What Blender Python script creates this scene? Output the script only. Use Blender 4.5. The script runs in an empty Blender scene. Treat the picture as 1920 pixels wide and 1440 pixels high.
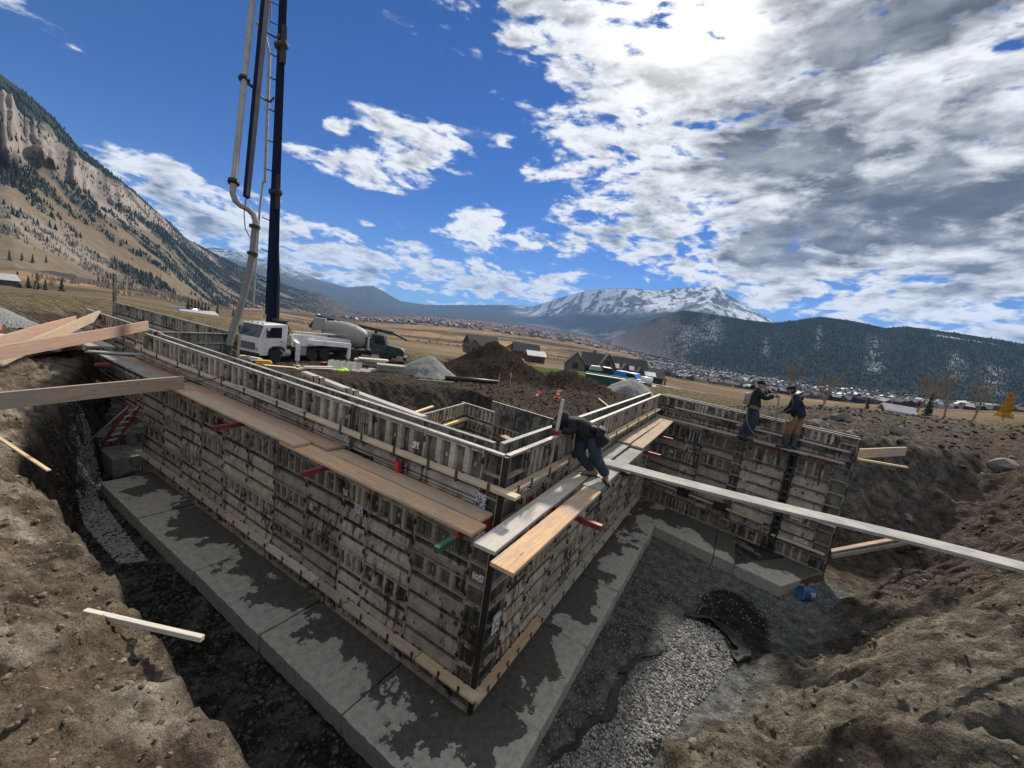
import bpy, bmesh, math, random
import numpy as np
from mathutils import Vector, Matrix

random.seed(7)
RNG = np.random.default_rng(11)
S = bpy.context.scene
COL = S.collection
PI = math.pi
R = math.radians

# ------------------------------------------------------------------ camera
# world: origin = outer corner of the formwork on its footing, X along the short wall, Y along the long wall
CAM = Vector((-4.028, -2.24, 5.248))
YAW, PITCH, ROLL = 0.524, 0.147, 0.142
fw = Vector((math.cos(YAW) * math.cos(PITCH), math.sin(YAW) * math.cos(PITCH), -math.sin(PITCH)))
r0 = Vector((math.sin(YAW), -math.cos(YAW), 0))
u0 = r0.cross(fw)
rr = math.cos(ROLL) * r0 + math.sin(ROLL) * u0
uu = -math.sin(ROLL) * r0 + math.cos(ROLL) * u0
cd = bpy.data.cameras.new('camera')
cam = bpy.data.objects.new('camera', cd)
COL.objects.link(cam)
cd.sensor_width = 36.0
cd.lens = 740.68 * 36 / 1920
cd.clip_start = 0.05
cd.clip_end = 90000
mw = Matrix((rr, uu, -fw)).transposed().to_4x4()
mw.translation = CAM
cam.matrix_world = mw
S.camera = cam

# ------------------------------------------------------------------ light, sky, exposure
SUN_AZ, SUN_EL = R(15.0), R(37.0)
sd = Vector((math.cos(SUN_AZ) * math.cos(SUN_EL), math.sin(SUN_AZ) * math.cos(SUN_EL), math.sin(SUN_EL)))
sl = bpy.data.lights.new('sun', 'SUN')
sun = bpy.data.objects.new('sun', sl)
COL.objects.link(sun)
sl.energy = 3.5
sl.angle = R(4.0)
sl.color = (1.0, 0.93, 0.82)
sun.rotation_euler = (-sd).to_track_quat('-Z', 'Y').to_euler()
S.view_settings.view_transform = 'Standard'
S.view_settings.look = 'None'
S.view_settings.exposure = 0.92
S.view_settings.gamma = 1
S.view_settings.use_curve_mapping = False
S.render.engine = 'CYCLES'
S.cycles.max_bounces = 6
S.cycles.diffuse_bounces = 3
S.cycles.volume_bounces = 0
S.cycles.transparent_max_bounces = 8
S.cycles.use_denoising = True


class Nd:
    """small node-tree writer"""
    def __init__(s, tree):
        s.t = tree

    def n(s, typ, ins=None, **props):
        nd = s.t.nodes.new(typ)
        for k, v in props.items():
            setattr(nd, k, v)
        for k, v in (ins or {}).items():
            sock = nd.inputs[k]
            if isinstance(v, bpy.types.NodeSocket):
                s.t.links.new(v, sock)
            elif isinstance(v, bpy.types.Node):
                s.t.links.new(v.outputs[0], sock)
            else:
                sock.default_value = v
        return nd

    def m(s, op, a, b=0.0, c=0.0, clamp=False):
        nd = s.n('ShaderNodeMath', {0: a, 1: b, 2: c}, operation=op)
        nd.use_clamp = clamp
        return nd.outputs[0]

    def vm(s, op, a, b=None, out=0):
        ins = {0: a}
        if b is not None:
            ins[1] = b
        return s.n('ShaderNodeVectorMath', ins, operation=op).outputs[out]

    def sm(s, x, a, b, lo=0.0, hi=1.0):
        nd = s.n('ShaderNodeMapRange', {0: x, 1: a, 2: b, 3: lo, 4: hi}, interpolation_type='SMOOTHSTEP')
        return nd.outputs[0]

    def mix(s, f, a, b, blend='MIX'):
        nd = s.n('ShaderNodeMix', {0: f, 6: a, 7: b}, data_type='RGBA', blend_type=blend)
        return nd.outputs[2]

    def noise(s, vec, scale, detail=4, rough=0.55, dist=0.0, out=0):
        nd = s.n('ShaderNodeTexNoise', {'Scale': scale, 'Detail': detail, 'Roughness': rough, 'Distortion': dist})
        if vec is not None:
            s.t.links.new(vec, nd.inputs['Vector'])
        return nd.outputs[out]


def c4(c):
    return (c[0], c[1], c[2], 1.0)


# sky: Nishita plus procedural cumulus, laid out by true direction (azimuth, elevation, half sizes in degrees, weight)
DARKS = [
    (-10.2, 15.4, 10.8, 3.5, 0.62),
    (0.1, 24.5, 5.8, 4.3, 0.42),
    (-5.4, 31.6, 7.4, 2.3, 0.40),
    (16.6, 30.1, 4.0, 2.3, 0.40),
    (3.7, 21.8, 8.6, 1.8, 0.40),
    (1.4, 11.6, 4.5, 1.3, 0.40),
    (18.4, 13.0, 3.5, 1.0, 0.34),
    (-16.1, 16.8, 5.0, 2.2, 0.35),
    (-12.7, 24.2, 3.1, 1.5, 0.22),
    (68.0, 6.3, 4.2, 1.1, 0.14),
    (57.2, 5.1, 7.2, 0.9, 0.16),
]
CLOUDS = [
    (11.9, 33.9, 9.8, 3.7, 0.78),
    (-3.0, 30.9, 12.6, 5.2, 0.92),
    (-13.5, 27.6, 5.2, 5.7, 0.74),
    (1.0, 24.1, 12.9, 5.4, 0.92),
    (-10.4, 21.5, 8.5, 5.0, 0.69),
    (-17.2, 18.8, 4.1, 5.5, 0.92),
    (29.8, 34.5, 5.1, 2.5, 0.75),
    (19.5, 31.5, 6.3, 4.1, 0.69),
    (25.0, 21.3, 5.4, 2.9, 0.62),
    (19.8, 23.9, 7.0, 3.3, 0.63),
    (13.2, 17.9, 7.6, 3.0, 0.60),
    (-8.4, 16.0, 11.3, 3.8, 1.06),
    (-16.6, 14.6, 4.7, 2.7, 1.10),
    (-0.9, 20.5, 10.0, 3.1, 0.83),
    (20.6, 13.6, 5.3, 2.5, 0.78),
    (27.6, 11.3, 3.5, 1.4, 0.60),
    (12.4, 13.9, 3.9, 2.0, 0.55),
    (1.6, 12.2, 6.2, 2.3, 0.99),
    (6.3, 9.4, 6.8, 1.7, 0.74),
    (-2.0, 8.4, 4.8, 1.6, 0.74),
    (-8.6, 11.3, 4.5, 1.9, 0.84),
    (-12.6, 8.2, 4.8, 1.6, 0.76),
    (-17.3, 8.5, 3.8, 2.2, 0.84),
    (-6.9, 6.4, 2.9, 1.2, 0.64),
    (-15.1, 5.3, 5.7, 1.2, 0.69),
    (-19.3, 6.2, 2.5, 1.4, 0.74),
    (47.6, 20.2, 5.3, 2.9, 0.82),
    (56.8, 16.7, 4.5, 1.4, 0.66),
    (52.4, 15.9, 4.5, 1.5, 0.60),
    (37.4, 12.1, 4.0, 2.1, 0.74),
    (56.4, 19.8, 1.2, 0.9, 0.45),
    (52.3, 10.2, 1.3, 0.8, 0.42),
    (43.1, 11.0, 1.7, 0.7, 0.42),
    (48.6, 10.4, 1.7, 0.6, 0.38),
    (35.3, 22.5, 0.8, 0.6, 0.40),
    (75.5, 9.7, 2.0, 1.3, 0.62),
    (72.4, 9.0, 4.0, 2.0, 0.75),
    (67.1, 8.0, 5.7, 2.0, 0.80),
    (71.6, 10.8, 1.5, 0.6, 0.60),
    (61.3, 6.1, 9.4, 2.2, 0.82),
    (52.2, 5.4, 9.7, 1.7, 0.72),
    (46.3, 7.9, 3.4, 0.9, 0.62),
    (58.0, 8.4, 2.3, 0.9, 0.50),
    (55.9, 3.1, 5.6, 1.2, 0.60),
    (38.0, 5.0, 8.1, 1.6, 0.90),
    (29.0, 5.5, 6.8, 1.3, 0.84),
    (24.7, 7.2, 3.7, 1.0, 0.69),
    (39.1, 1.5, 4.5, 0.6, 0.64),
    (36.4, 7.4, 1.3, 0.7, 0.64),
    (81.0, 18.4, 2.0, 1.1, 0.62),
    (79.3, 18.1, 1.2, 0.7, 0.45),
    # unseen cumulus behind and above the camera, added to fill shaded faces with light
    (15, 62, 34, 16, 1.00),
    (60, 74, 30, 12, .80),
    (-40, 60, 30, 20, .90),
    (300, 78, 30, 14, .90),
    (120, 70, 30, 12, .70),
    (150, 30, 26, 16, 0.80),
    (195, 18, 30, 12, 0.75),
    (235, 35, 28, 18, 0.85),
    (275, 22, 26, 14, 0.80),
    (310, 34, 22, 16, 0.70),
    (180, 55, 40, 18, 0.60),
    (260, 62, 40, 16, 0.60),
    (115, 45, 18, 10, 0.55),
]
W = bpy.data.worlds.new('World')
S.world = W
W.use_nodes = True
W.node_tree.nodes.clear()
k = Nd(W.node_tree)
tc = k.n('ShaderNodeTexCoord').outputs['Generated']
dirv = k.vm('NORMALIZE', tc)
sky = k.n('ShaderNodeTexSky', sky_type='NISHITA', sun_disc=False, sun_elevation=SUN_EL,
          sun_rotation=R(90) - SUN_AZ, altitude=2800, air_density=1.0, dust_density=0.25, ozone_density=3.0)
sepd = k.n('ShaderNodeSeparateXYZ', {0: dirv})
dz = k.m('MAXIMUM', sepd.outputs[2], 0.0)
den = k.m('ADD', dz, 0.34)
px = k.m('DIVIDE', sepd.outputs[0], den)
py = k.m('DIVIDE', sepd.outputs[1], den)
P3 = k.n('ShaderNodeCombineXYZ', {0: px, 1: py, 2: k.m('MULTIPLY', dz, 3.0)}).outputs[0]
cov = None
for az, el, sa, se, wgt in CLOUDS:
    a, e = R(az), R(el)
    Rv = Vector((math.sin(a), -math.cos(a), 0)) / R(sa)
    Uv = Vector((-math.cos(a) * math.sin(e), -math.sin(a) * math.sin(e), math.cos(e))) / R(se)
    x = k.vm('DOT_PRODUCT', dirv, tuple(Rv), out=1)
    y = k.vm('DOT_PRODUCT', dirv, tuple(Uv), out=1)
    q = k.m('MULTIPLY_ADD', x, x, k.m('MULTIPLY', y, y))
    g = k.m('POWER', 0.45, q)
    cov = k.m('MULTIPLY', g, wgt) if cov is None else k.m('MULTIPLY_ADD', g, wgt, cov)
drk = None
for az, el, sa, se, wgt in DARKS:
    a, e = R(az), R(el)
    Rv = Vector((math.sin(a), -math.cos(a), 0)) / R(sa)
    Uv = Vector((-math.cos(a) * math.sin(e), -math.sin(a) * math.sin(e), math.cos(e))) / R(se)
    x = k.vm('DOT_PRODUCT', dirv, tuple(Rv), out=1)
    y = k.vm('DOT_PRODUCT', dirv, tuple(Uv), out=1)
    q = k.m('MULTIPLY_ADD', x, x, k.m('MULTIPLY', y, y))
    g = k.m('POWER', 0.45, q)
    drk = k.m('MULTIPLY', g, wgt) if drk is None else k.m('MULTIPLY_ADD', g, wgt, drk)
covc = k.m('MULTIPLY', k.m('SUBTRACT', 1.0, k.m('POWER', 0.27, cov)), 1.02)
warp = k.noise(P3, 2.2, 3, 0.5, out=1)
P3w = k.vm('ADD', P3, k.vm('SCALE', k.vm('SUBTRACT', warp, (0.5, 0.5, 0.5))))
W.node_tree.nodes[-1]
for nd in W.node_tree.nodes:
    if nd.type == 'VECT_MATH' and nd.operation == 'SCALE':
        nd.inputs['Scale'].default_value = 0.16
def puff(vec, det):
    f_ = k.noise(vec, 6.6, det, 0.60)
    v_ = k.n('ShaderNodeTexVoronoi', {'Vector': vec, 'Scale': 11.0, 'Detail': min(det, 4) - 1.0, 'Roughness': 0.55, 'Randomness': 1.0}, feature='F1', normalize=True).outputs['Distance']
    return k.m('MULTIPLY_ADD', f_, 0.80, k.m('MULTIPLY', k.m('SUBTRACT', 0.82, v_), 0.30))


n1 = puff(P3w, 9)
off = k.vm('ADD', P3w, (0.016, 0.005, 0.055))
n2 = puff(off, 5)
nb = k.noise(k.vm('ADD', P3, (3.1, 7.7, 1.0)), 2.6, 4, 0.5)
dens = k.m('MULTIPLY_ADD', k.m('SUBTRACT', n1, 0.5), k.m('MULTIPLY', k.sm(covc, 0.10, 0.55), 3.9), k.m('MULTIPLY_ADD', drk, 0.55, k.m('SUBTRACT', covc, 0.19)))
alpha = k.sm(dens, 0.44, 0.86)
sunv = k.vm('DOT_PRODUCT', dirv, tuple(sd), out=1)
glow = k.m('POWER', k.m('MAXIMUM', sunv, 0.0), 22.0)
glow2 = k.m('POWER', k.m('MAXIMUM', sunv, 0.0), 160.0)
lit = k.m('MULTIPLY', k.m('SUBTRACT', n1, n2), 4.2)
body = k.m('ADD', k.m('MULTIPLY', k.m('SUBTRACT', nb, 0.5), 1.3), k.m('MULTIPLY', k.m('SUBTRACT', n1, 0.5), 2.2))
thick = k.sm(k.m('ADD', k.m('MULTIPLY_ADD', covc, 0.42, drk), body), 0.46, 1.06)
shade = k.m('SUBTRACT', k.m('MULTIPLY_ADD', thick, 1.0, k.m('MULTIPLY_ADD', k.sm(dens, 0.55, 1.5), 0.34, 0.0)), lit)
shade = k.m('SUBTRACT', shade, k.m('MULTIPLY', glow2, 0.45), clamp=True)
n3 = k.noise(P3w, 3.4, 8, 0.60)
n4 = k.noise(k.vm('ADD', P3w, (0.03, 0.01, 0.10)), 3.4, 6, 0.58)
dkc = k.mix(k.sm(k.m('MULTIPLY_ADD', k.m('SUBTRACT', n3, n4), 1.6, k.m('MULTIPLY_ADD', k.m('SUBTRACT', n3, 0.5), -1.2, k.m('MULTIPLY', k.m('SUBTRACT', n1, n2), 0.7))), -0.26, 0.30), (0.42, 0.47, 0.57, 1), (1.75, 1.85, 2.0, 1))
ccol = k.mix(shade, (4.0, 4.08, 4.2, 1), dkc)
ccol = k.mix(k.m('MULTIPLY', glow2, 0.8, clamp=True), ccol, (8.5, 8.3, 7.7, 1))
skyc = k.mix(1.0, sky.outputs[0], (0.080, 0.205, 0.375, 1), 'MULTIPLY')
hz = k.sm(sepd.outputs[2], 0.30, 0.0)
skyc = k.mix(k.m('MULTIPLY', hz, 0.25), skyc, (0.95, 1.7, 2.7, 1))
skyf = k.mix(alpha, skyc, ccol)
bg = k.n('ShaderNodeBackground', {'Color': skyf, 'Strength': 0.13})
k.n('ShaderNodeOutputWorld', {'Surface': bg})
W.cycles.sampling_method = 'MANUAL'
W.cycles.sample_map_resolution = 1024


# ------------------------------------------------------------------ noise in numpy
_tab = np.random.default_rng(5).random((256, 256))


def vnoise(x, y, seed=0):
    xi = np.floor(x).astype(np.int64)
    yi = np.floor(y).astype(np.int64)
    fx = x - xi
    fy = y - yi
    fx = fx * fx * fx * (fx * (fx * 6 - 15) + 10)
    fy = fy * fy * fy * (fy * (fy * 6 - 15) + 10)
    xi = xi + seed * 37
    yi = yi + seed * 91
    a = _tab[xi & 255, yi & 255]
    b = _tab[(xi + 1) & 255, yi & 255]
    c = _tab[xi & 255, (yi + 1) & 255]
    d = _tab[(xi + 1) & 255, (yi + 1) & 255]
    return (a * (1 - fx) + b * fx) * (1 - fy) + (c * (1 - fx) + d * fx) * fy


def fbm(x, y, o=4, seed=0, gain=0.5):
    s = np.zeros_like(x, float)
    amp = 1.0
    tot = 0
    for i in range(o):
        c, sn = math.cos(0.7 * i), math.sin(0.7 * i)
        s += amp * vnoise((x * c - y * sn) * 2 ** i + 13.7 * i, (x * sn + y * c) * 2 ** i + 5.1 * i, seed + i)
        tot += amp
        amp *= gain
    return s / tot


def ridged(x, y, o=4, seed=0, gain=0.5):
    s = np.zeros_like(x, float)
    amp = 1.0
    tot = 0
    for i in range(o):
        s += amp * (1 - np.abs(2 * vnoise(x * 2 ** i + 9.2 * i, y * 2 ** i + 3.3 * i, seed + i) - 1))
        tot += amp
        amp *= gain
    return s / tot


def ss(a, b, x):
    t = np.clip((x - a) / (b - a), 0, 1)
    return t * t * (3 - 2 * t)


# ------------------------------------------------------------------ materials
def newmat(name):
    m = bpy.data.materials.new(name)
    m.use_nodes = True
    m.node_tree.nodes.clear()
    return m, Nd(m.node_tree)


def finish(k, col, rough=0.8, bump=None, bstr=0.3, bdist=0.02, metal=0.0, spec=0.4, **extra):
    ins = {'Base Color': col, 'Roughness': rough, 'Metallic': metal, 'Specular IOR Level': spec}
    ins.update(extra)
    if bump is not None:
        ins['Normal'] = k.n('ShaderNodeBump', {'Height': bump, 'Strength': bstr, 'Distance': bdist}).outputs[0]
    b = k.n('ShaderNodeBsdfPrincipled', ins)
    k.n('ShaderNodeOutputMaterial', {'Surface': b.outputs[0]})


def objcoord(k, spread=37.0):
    t = k.n('ShaderNodeTexCoord').outputs['Object']
    r = k.n('ShaderNodeObjectInfo').outputs['Random']
    v = k.n('ShaderNodeCombineXYZ', {0: k.m('MULTIPLY', r, spread), 1: k.m('MULTIPLY', r, spread * 1.7), 2: k.m('MULTIPLY', r, -spread)}).outputs[0]
    return k.vm('ADD', t, v), r


def paint(name, col, rough=0.5, var=0.25, scale=6.0, metal=0.0, dirt=(0.1, 0.085, 0.07), dirtamt=0.35, bump=0.05, island=0.0, spec=0.4):
    m, k = newmat(name)
    v, r = objcoord(k)
    a = k.noise(v, scale, 5, 0.6)
    b = k.noise(v, scale * 5, 4, 0.6)
    c = k.mix(k.m('MULTIPLY', a, var), c4(col), c4([x * 0.55 for x in col]))
    d = k.sm(k.m('MULTIPLY_ADD', b, 0.4, a), 0.66, 0.95)
    c = k.mix(k.m('MULTIPLY', d, dirtamt), c, c4(dirt))
    if island:
        ri = k.n('ShaderNodeNewGeometry').outputs['Random Per Island']
        c = k.n('ShaderNodeHueSaturation', {'Value': k.m('MULTIPLY_ADD', ri, island * 2, 1 - island), 'Color': c}).outputs[0]
    finish(k, c, k.m('MULTIPLY_ADD', a, 0.3, rough - 0.1), b, bump, 0.01, metal, spec)
    return m


def wood(name, c1, c2, cd, smear=0.3, smearcol=(0.30, 0.28, 0.25)):
    """board timber, grain along local X"""
    m, k = newmat(name)
    v, r = objcoord(k, 90)
    g = k.vm('MULTIPLY', v, (0.9, 14, 14))
    a = k.noise(g, 3.0, 5, 0.6, 0.6)
    f = k.noise(k.vm('MULTIPLY', v, (2.5, 60, 60)), 2.2, 3, 0.6)
    big = k.noise(v, 1.6, 4, 0.6)
    kn = k.n('ShaderNodeTexVoronoi', {'Vector': k.vm('MULTIPLY', v, (1.8, 7, 7)), 'Scale': 1.0}).outputs['Distance']
    c = k.mix(k.sm(a, 0.3, 0.7), c4(c1), c4(c2))
    c = k.mix(k.sm(f, 0.52, 0.8, 0, 0.55), c, c4(cd))
    c = k.mix(k.sm(kn, 0.11, 0.04, 0, 0.7), c, c4(cd))
    sp = k.noise(v, 9.0, 5, 0.7)
    c = k.mix(k.sm(k.m('MULTIPLY_ADD', sp, 0.5, big), 0.64, 0.90, 0, smear), c, c4(smearcol))
    c = k.mix(k.sm(k.noise(v, 14.0, 4, 0.7), 0.60, 0.78, 0, 0.5), c, c4([x * 0.4 for x in cd]))
    hv = k.n('ShaderNodeHueSaturation', {'Saturation': k.m('MULTIPLY_ADD', r, 0.3, 0.85), 'Value': k.m('MULTIPLY_ADD', r, 0.4, 0.8), 'Color': c}).outputs[0]
    finish(k, hv, 0.9, k.m('ADD', a, f), 0.35, 0.006, 0, 0.08)
    return m


def formmat(name, pale, mid, dark, darkamt, warm=(0.16, 0.11, 0.07)):
    """concrete-smeared aluminium form panel: pale laitance, oily dark drips and spots"""
    m, k = newmat(name)
    v, r = objcoord(k, 53)
    big = k.noise(v, 1.1, 4, 0.6)
    med = k.noise(v, 4.5, 6, 0.65)
    fine = k.noise(v, 26, 5, 0.7)
    streak = k.noise(k.vm('MULTIPLY', v, (9, 9, 1.0)), 1.3, 5, 0.65)
    brush = k.noise(k.vm('MULTIPLY', v, (2, 2, 14)), 2.0, 4, 0.6)
    base = k.mix(k.sm(k.m('MULTIPLY_ADD', brush, 0.5, med), 0.5, 1.0), c4(mid), c4(pale))
    base = k.mix(k.sm(fine, 0.45, 0.75, 0, 0.45), base, c4([x * 0.55 for x in mid]))
    base = k.mix(k.sm(big, 0.55, 0.75, 0, 0.25), base, c4(warm))
    base = k.mix(k.sm(k.noise(v, 2.3, 5, 0.7), 0.63, 0.72, 0, 0.35), base, c4([min(1, x * 1.55) for x in pale]))
    drip = k.sm(k.m('MULTIPLY_ADD', big, 0.75, k.m('MULTIPLY', streak, 0.75)), 0.83 - darkamt, 0.95 - darkamt)
    drip = k.m('MULTIPLY', drip, k.sm(med, 0.36, 0.50))
    base = k.mix(k.m('MULTIPLY', drip, 0.88), base, c4(dark))
    vo = k.n('ShaderNodeTexVoronoi', {'Vector': v, 'Scale': 4.6}).outputs['Distance']
    spot = k.m('MULTIPLY', k.sm(k.m('MULTIPLY_ADD', fine, 0.10, vo), 0.27, 0.20), k.sm(k.noise(v, 0.9, 2), 0.50, 0.60))
    base = k.mix(k.m('MULTIPLY', spot, 0.85), base, c4(dark))
    val = k.m('MULTIPLY_ADD', r, 0.45, 0.78)
    base = k.n('ShaderNodeHueSaturation', {'Value': val, 'Color': base}).outputs[0]
    finish(k, base, k.m('MULTIPLY_ADD', med, 0.35, 0.42), k.m('MULTIPLY_ADD', fine, 0.6, med), 0.4, 0.006, 0.0, 0.2)
    return m


def groundmat(name, scale_a, scale_b, bstr, bdist, attr='col', amount=0.75, rough=1.0, crumb=False):
    m, k = newmat(name)
    v = k.n('ShaderNodeTexCoord').outputs['Object']
    a = k.noise(v, scale_a, 8, 0.62)
    b = k.noise(v, scale_b, 6, 0.7)
    at = k.n('ShaderNodeAttribute', attribute_name=attr).outputs['Color']
    f = k.m('MULTIPLY_ADD', k.m('ADD', a, b), amount, 1.0 - amount)
    if crumb:
        cr_ = k.noise(v, 62.0, 5, 0.75)
        vo_ = k.n('ShaderNodeTexVoronoi', {'Vector': k.vm('ADD', v, k.vm('MULTIPLY', k.noise(v, 9.0, 3, out=1), (.12, .12, .12))), 'Scale': 17.0}).outputs['Distance']
        f = k.m('MULTIPLY', f, k.m('MULTIPLY', k.sm(a, .28, .72, .55, 1.38), k.sm(cr_, .3, .7, .62, 1.35)))
        b = k.m('ADD', k.m('MULTIPLY_ADD', vo_, -.8, b), k.m('MULTIPLY', cr_, .5))
    sc = k.n('ShaderNodeCombineColor', {0: f, 1: f, 2: f}).outputs[0]
    c = k.mix(1.0, at, sc, 'MULTIPLY')
    finish(k, c, rough, k.m('MULTIPLY_ADD', b, 0.55, a), bstr, bdist, 0, 0.0)
    return m


M = {}
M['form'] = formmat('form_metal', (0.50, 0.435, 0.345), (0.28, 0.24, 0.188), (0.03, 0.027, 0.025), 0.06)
M['form_plate'] = formmat('form_metal_plate', (0.215, 0.183, 0.143), (0.10, 0.085, 0.067), (0.022, 0.02, 0.02), 0.12)  # oily plate, darkened further so the colour carries shade inside the pockets
M['form_muddy'] = formmat('form_metal_muddy', (0.29, 0.255, 0.205), (0.165, 0.143, 0.113), (0.03, 0.027, 0.025), 0.10)
M['form_dark'] = formmat('form_metal_dark', (0.16, 0.16, 0.165), (0.075, 0.075, 0.08), (0.015, 0.016, 0.02), 0.16)
M['form_inner'] = formmat('form_metal_inner', (0.27, 0.26, 0.235), (0.15, 0.145, 0.13), (0.03, 0.028, 0.025), 0.12)
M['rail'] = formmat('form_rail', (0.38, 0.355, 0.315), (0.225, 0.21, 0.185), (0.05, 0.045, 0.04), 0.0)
M['orange_wood'] = wood('orange_board', (0.58, 0.40, 0.255), (0.44, 0.28, 0.17), (0.20, 0.12, 0.07), 0.6)
M['pine'] = wood('new_pine', (0.74, 0.58, 0.34), (0.62, 0.45, 0.25), (0.2, 0.12, 0.06), 0.2)
M['tan_wood'] = wood('tan_board', (0.50, 0.375, 0.265), (0.38, 0.27, 0.185), (0.12, 0.08, 0.052), 0.5)
M['red_wood'] = wood('reddish_board', (0.44, 0.285, 0.21), (0.34, 0.215, 0.16), (0.08, 0.05, 0.04), 0.4)
M['grey_wood'] = wood('weathered_board', (0.56, 0.51, 0.44), (0.40, 0.365, 0.32), (0.10, 0.09, 0.08), 0.5, (0.40, 0.39, 0.37))
M['pale_wood'] = wood('pale_grey_board', (0.44, 0.42, 0.385), (0.29, 0.275, 0.25), (0.12, 0.113, 0.105), 0.7, (0.24, 0.23, 0.215))
M['ledger'] = wood('ledger_timber', (0.56, 0.46, 0.33), (0.40, 0.33, 0.23), (0.09, 0.07, 0.05), 0.55, (0.34, 0.32, 0.28))
M['red_steel'] = paint('red_steel', (0.22, 0.028, 0.03), 0.55, 0.6, 5, 0, (0.08, 0.06, 0.055), 0.7)
M['green_paint'] = paint('green_paint', (0.025, 0.10, 0.065), 0.5, 0.5)
M['black_steel'] = paint('black_steel', (0.022, 0.021, 0.021), 0.6, 0.4, 8, 0, (0.09, 0.07, 0.055), 0.5)
M['rust'] = paint('rusty_steel', (0.085, 0.05, 0.035), 0.8, 0.6, 14)
M['white_paint'] = paint('white_truck_paint', (0.74, 0.73, 0.70), 0.4, 0.25, 1.5, 0, (0.25, 0.22, 0.18), 0.45)
M['grey_paint'] = paint('grey_steel_paint', (0.33, 0.32, 0.30), 0.6, 0.5, 2, spec=0.08)
M['boom_blue'] = paint('navy_boom_paint', (0.008, 0.015, 0.04), 0.75, 0.4, 2, 0, (0.03, 0.03, 0.03), 0.3, spec=0.1)
M['pipe_grey'] = paint('delivery_pipe_grey', (0.36, 0.35, 0.32), 0.65, 0.5, 3, 0, (0.12, 0.11, 0.1), 0.5)
M['rubber_grey'] = paint('rubber_hose', (0.20, 0.195, 0.18), 0.8, 0.6, 6, 0, (0.32, 0.3, 0.27), 0.6)
M['tyre'] = paint('tyre_rubber', (0.025, 0.025, 0.025), 0.85, 0.4, 8, 0, (0.12, 0.1, 0.08), 0.6)
M['rim'] = paint('wheel_rim', (0.34, 0.33, 0.31), 0.5, 0.5, 8)
M['dark_green'] = paint('dark_green_truck', (0.017, 0.036, 0.036), 0.4, 0.4, 2, 0, (0.12, 0.1, 0.085), 0.4)
M['drum'] = paint('mixer_drum_paint', (0.27, 0.265, 0.25), 0.6, 0.4, 1.2, 0, (0.2, 0.19, 0.17), 0.6)
M['cone_orange'] = paint('cone_orange', (0.85, 0.09, 0.02), 0.6, 0.2)
M['white_plastic'] = paint('white_plastic', (0.75, 0.75, 0.72), 0.5, 0.2)
M['black_plastic'] = paint('black_plastic', (0.018, 0.018, 0.019), 0.5, 0.3)
M['blue_plastic'] = paint('blue_plastic', (0.035, 0.15, 0.34), 0.4, 0.3, 6, 0, (0.2, 0.19, 0.17), 0.3)
M['bright_blue'] = paint('bright_blue_paint', (0.02, 0.19, 0.55), 0.4, 0.2)
M['yellow'] = paint('yellow_plastic', (0.62, 0.36, 0.02), 0.5, 0.3)
M['hivis'] = paint('hi_vis_fabric', (0.45, 0.75, 0.06), 0.8, 0.4)
M['red_plastic'] = paint('red_plastic', (0.55, 0.04, 0.03), 0.5, 0.3)
M['ladder_red'] = paint('fibreglass_red', (0.33, 0.045, 0.04), 0.5, 0.4, 7)
M['ladder_green'] = paint('green_rubber_feet', (0.14, 0.26, 0.06), 0.6, 0.4)
M['alu'] = paint('aluminium', (0.55, 0.54, 0.52), 0.4, 0.4, 9, 0.3)
M['fabric_black'] = paint('filter_fabric_black', (0.02, 0.021, 0.022), 0.75, 0.5, 7, 0, (0.09, 0.08, 0.07), 0.6, 0.4)
M['stone'] = paint('field_stone', (0.17, 0.155, 0.135), 0.9, 0.7, 5, 0, (0.12, 0.1, 0.08), 0.6, 0.4, island=0.40, spec=0.05)
M['clod'] = paint('dirt_clod', (0.165, 0.135, 0.102), 0.95, 0.6, 6, 0, (0.10, 0.08, 0.062), 0.6, 0.5, island=0.35, spec=0.05)
M['clod_dark'] = paint('dark_dirt_clod', (0.060, 0.049, 0.040), 0.95, 0.6, 6, 0, (0.12, 0.10, 0.08), 0.5, 0.5, island=0.40, spec=0.05)
M['gravel'] = paint('gravel_stone', (0.25, 0.243, 0.232), 0.85, 0.7, 9, 0, (0.17, 0.16, 0.15), 0.5, 0.2, island=0.65, spec=0.05)
M['gravel_pale'] = paint('pale_drain_gravel', (0.31, 0.30, 0.285), 0.85, 0.5, 9, 0, (0.25, 0.24, 0.22), 0.4, 0.2, island=0.5, spec=0.05)
M['trench_stone'] = paint('dark_trench_stone', (0.075, 0.07, 0.063), 0.85, 0.7, 9, 0, (0.045, 0.04, 0.036), 0.6, 0.2, island=0.7, spec=0.15)  # darker than the other gravel, for the left trench floor
M['gravel_dark'] = paint('gravel_stone_dark', (0.19, 0.19, 0.185), 0.85, 0.7, 9, 0, (0.07, 0.065, 0.06), 0.5, 0.2, island=0.50, spec=0.05)
M['snow'] = paint('roof_snow', (0.72, 0.73, 0.75), 0.7, 0.15, spec=0.08)
M['roof_grey'] = paint('shingle_grey', (0.085, 0.08, 0.08), 0.85, 0.4, 1, spec=0.08)
M['roof_pale'] = paint('metal_roof_pale', (0.40, 0.40, 0.41), 0.5, 0.3, 1, spec=0.08)
M['roof_town'] = paint('town_roof', (0.22, 0.22, 0.225), 0.7, 0.3, 1, spec=0.08)
M['log_wall'] = paint('brown_log_wall', (0.11, 0.085, 0.066), 0.85, 0.5, 1, spec=0.08)
M['stone_wall'] = paint('stone_cladding', (0.17, 0.15, 0.13), 0.9, 0.6, 2, spec=0.08)
M['house_dark'] = paint('dark_trim', (0.028, 0.026, 0.025), 0.7, 0.3, spec=0.08)
M['barn_red'] = paint('barn_brown', (0.12, 0.06, 0.045), 0.8, 0.4, spec=0.08)
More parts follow.
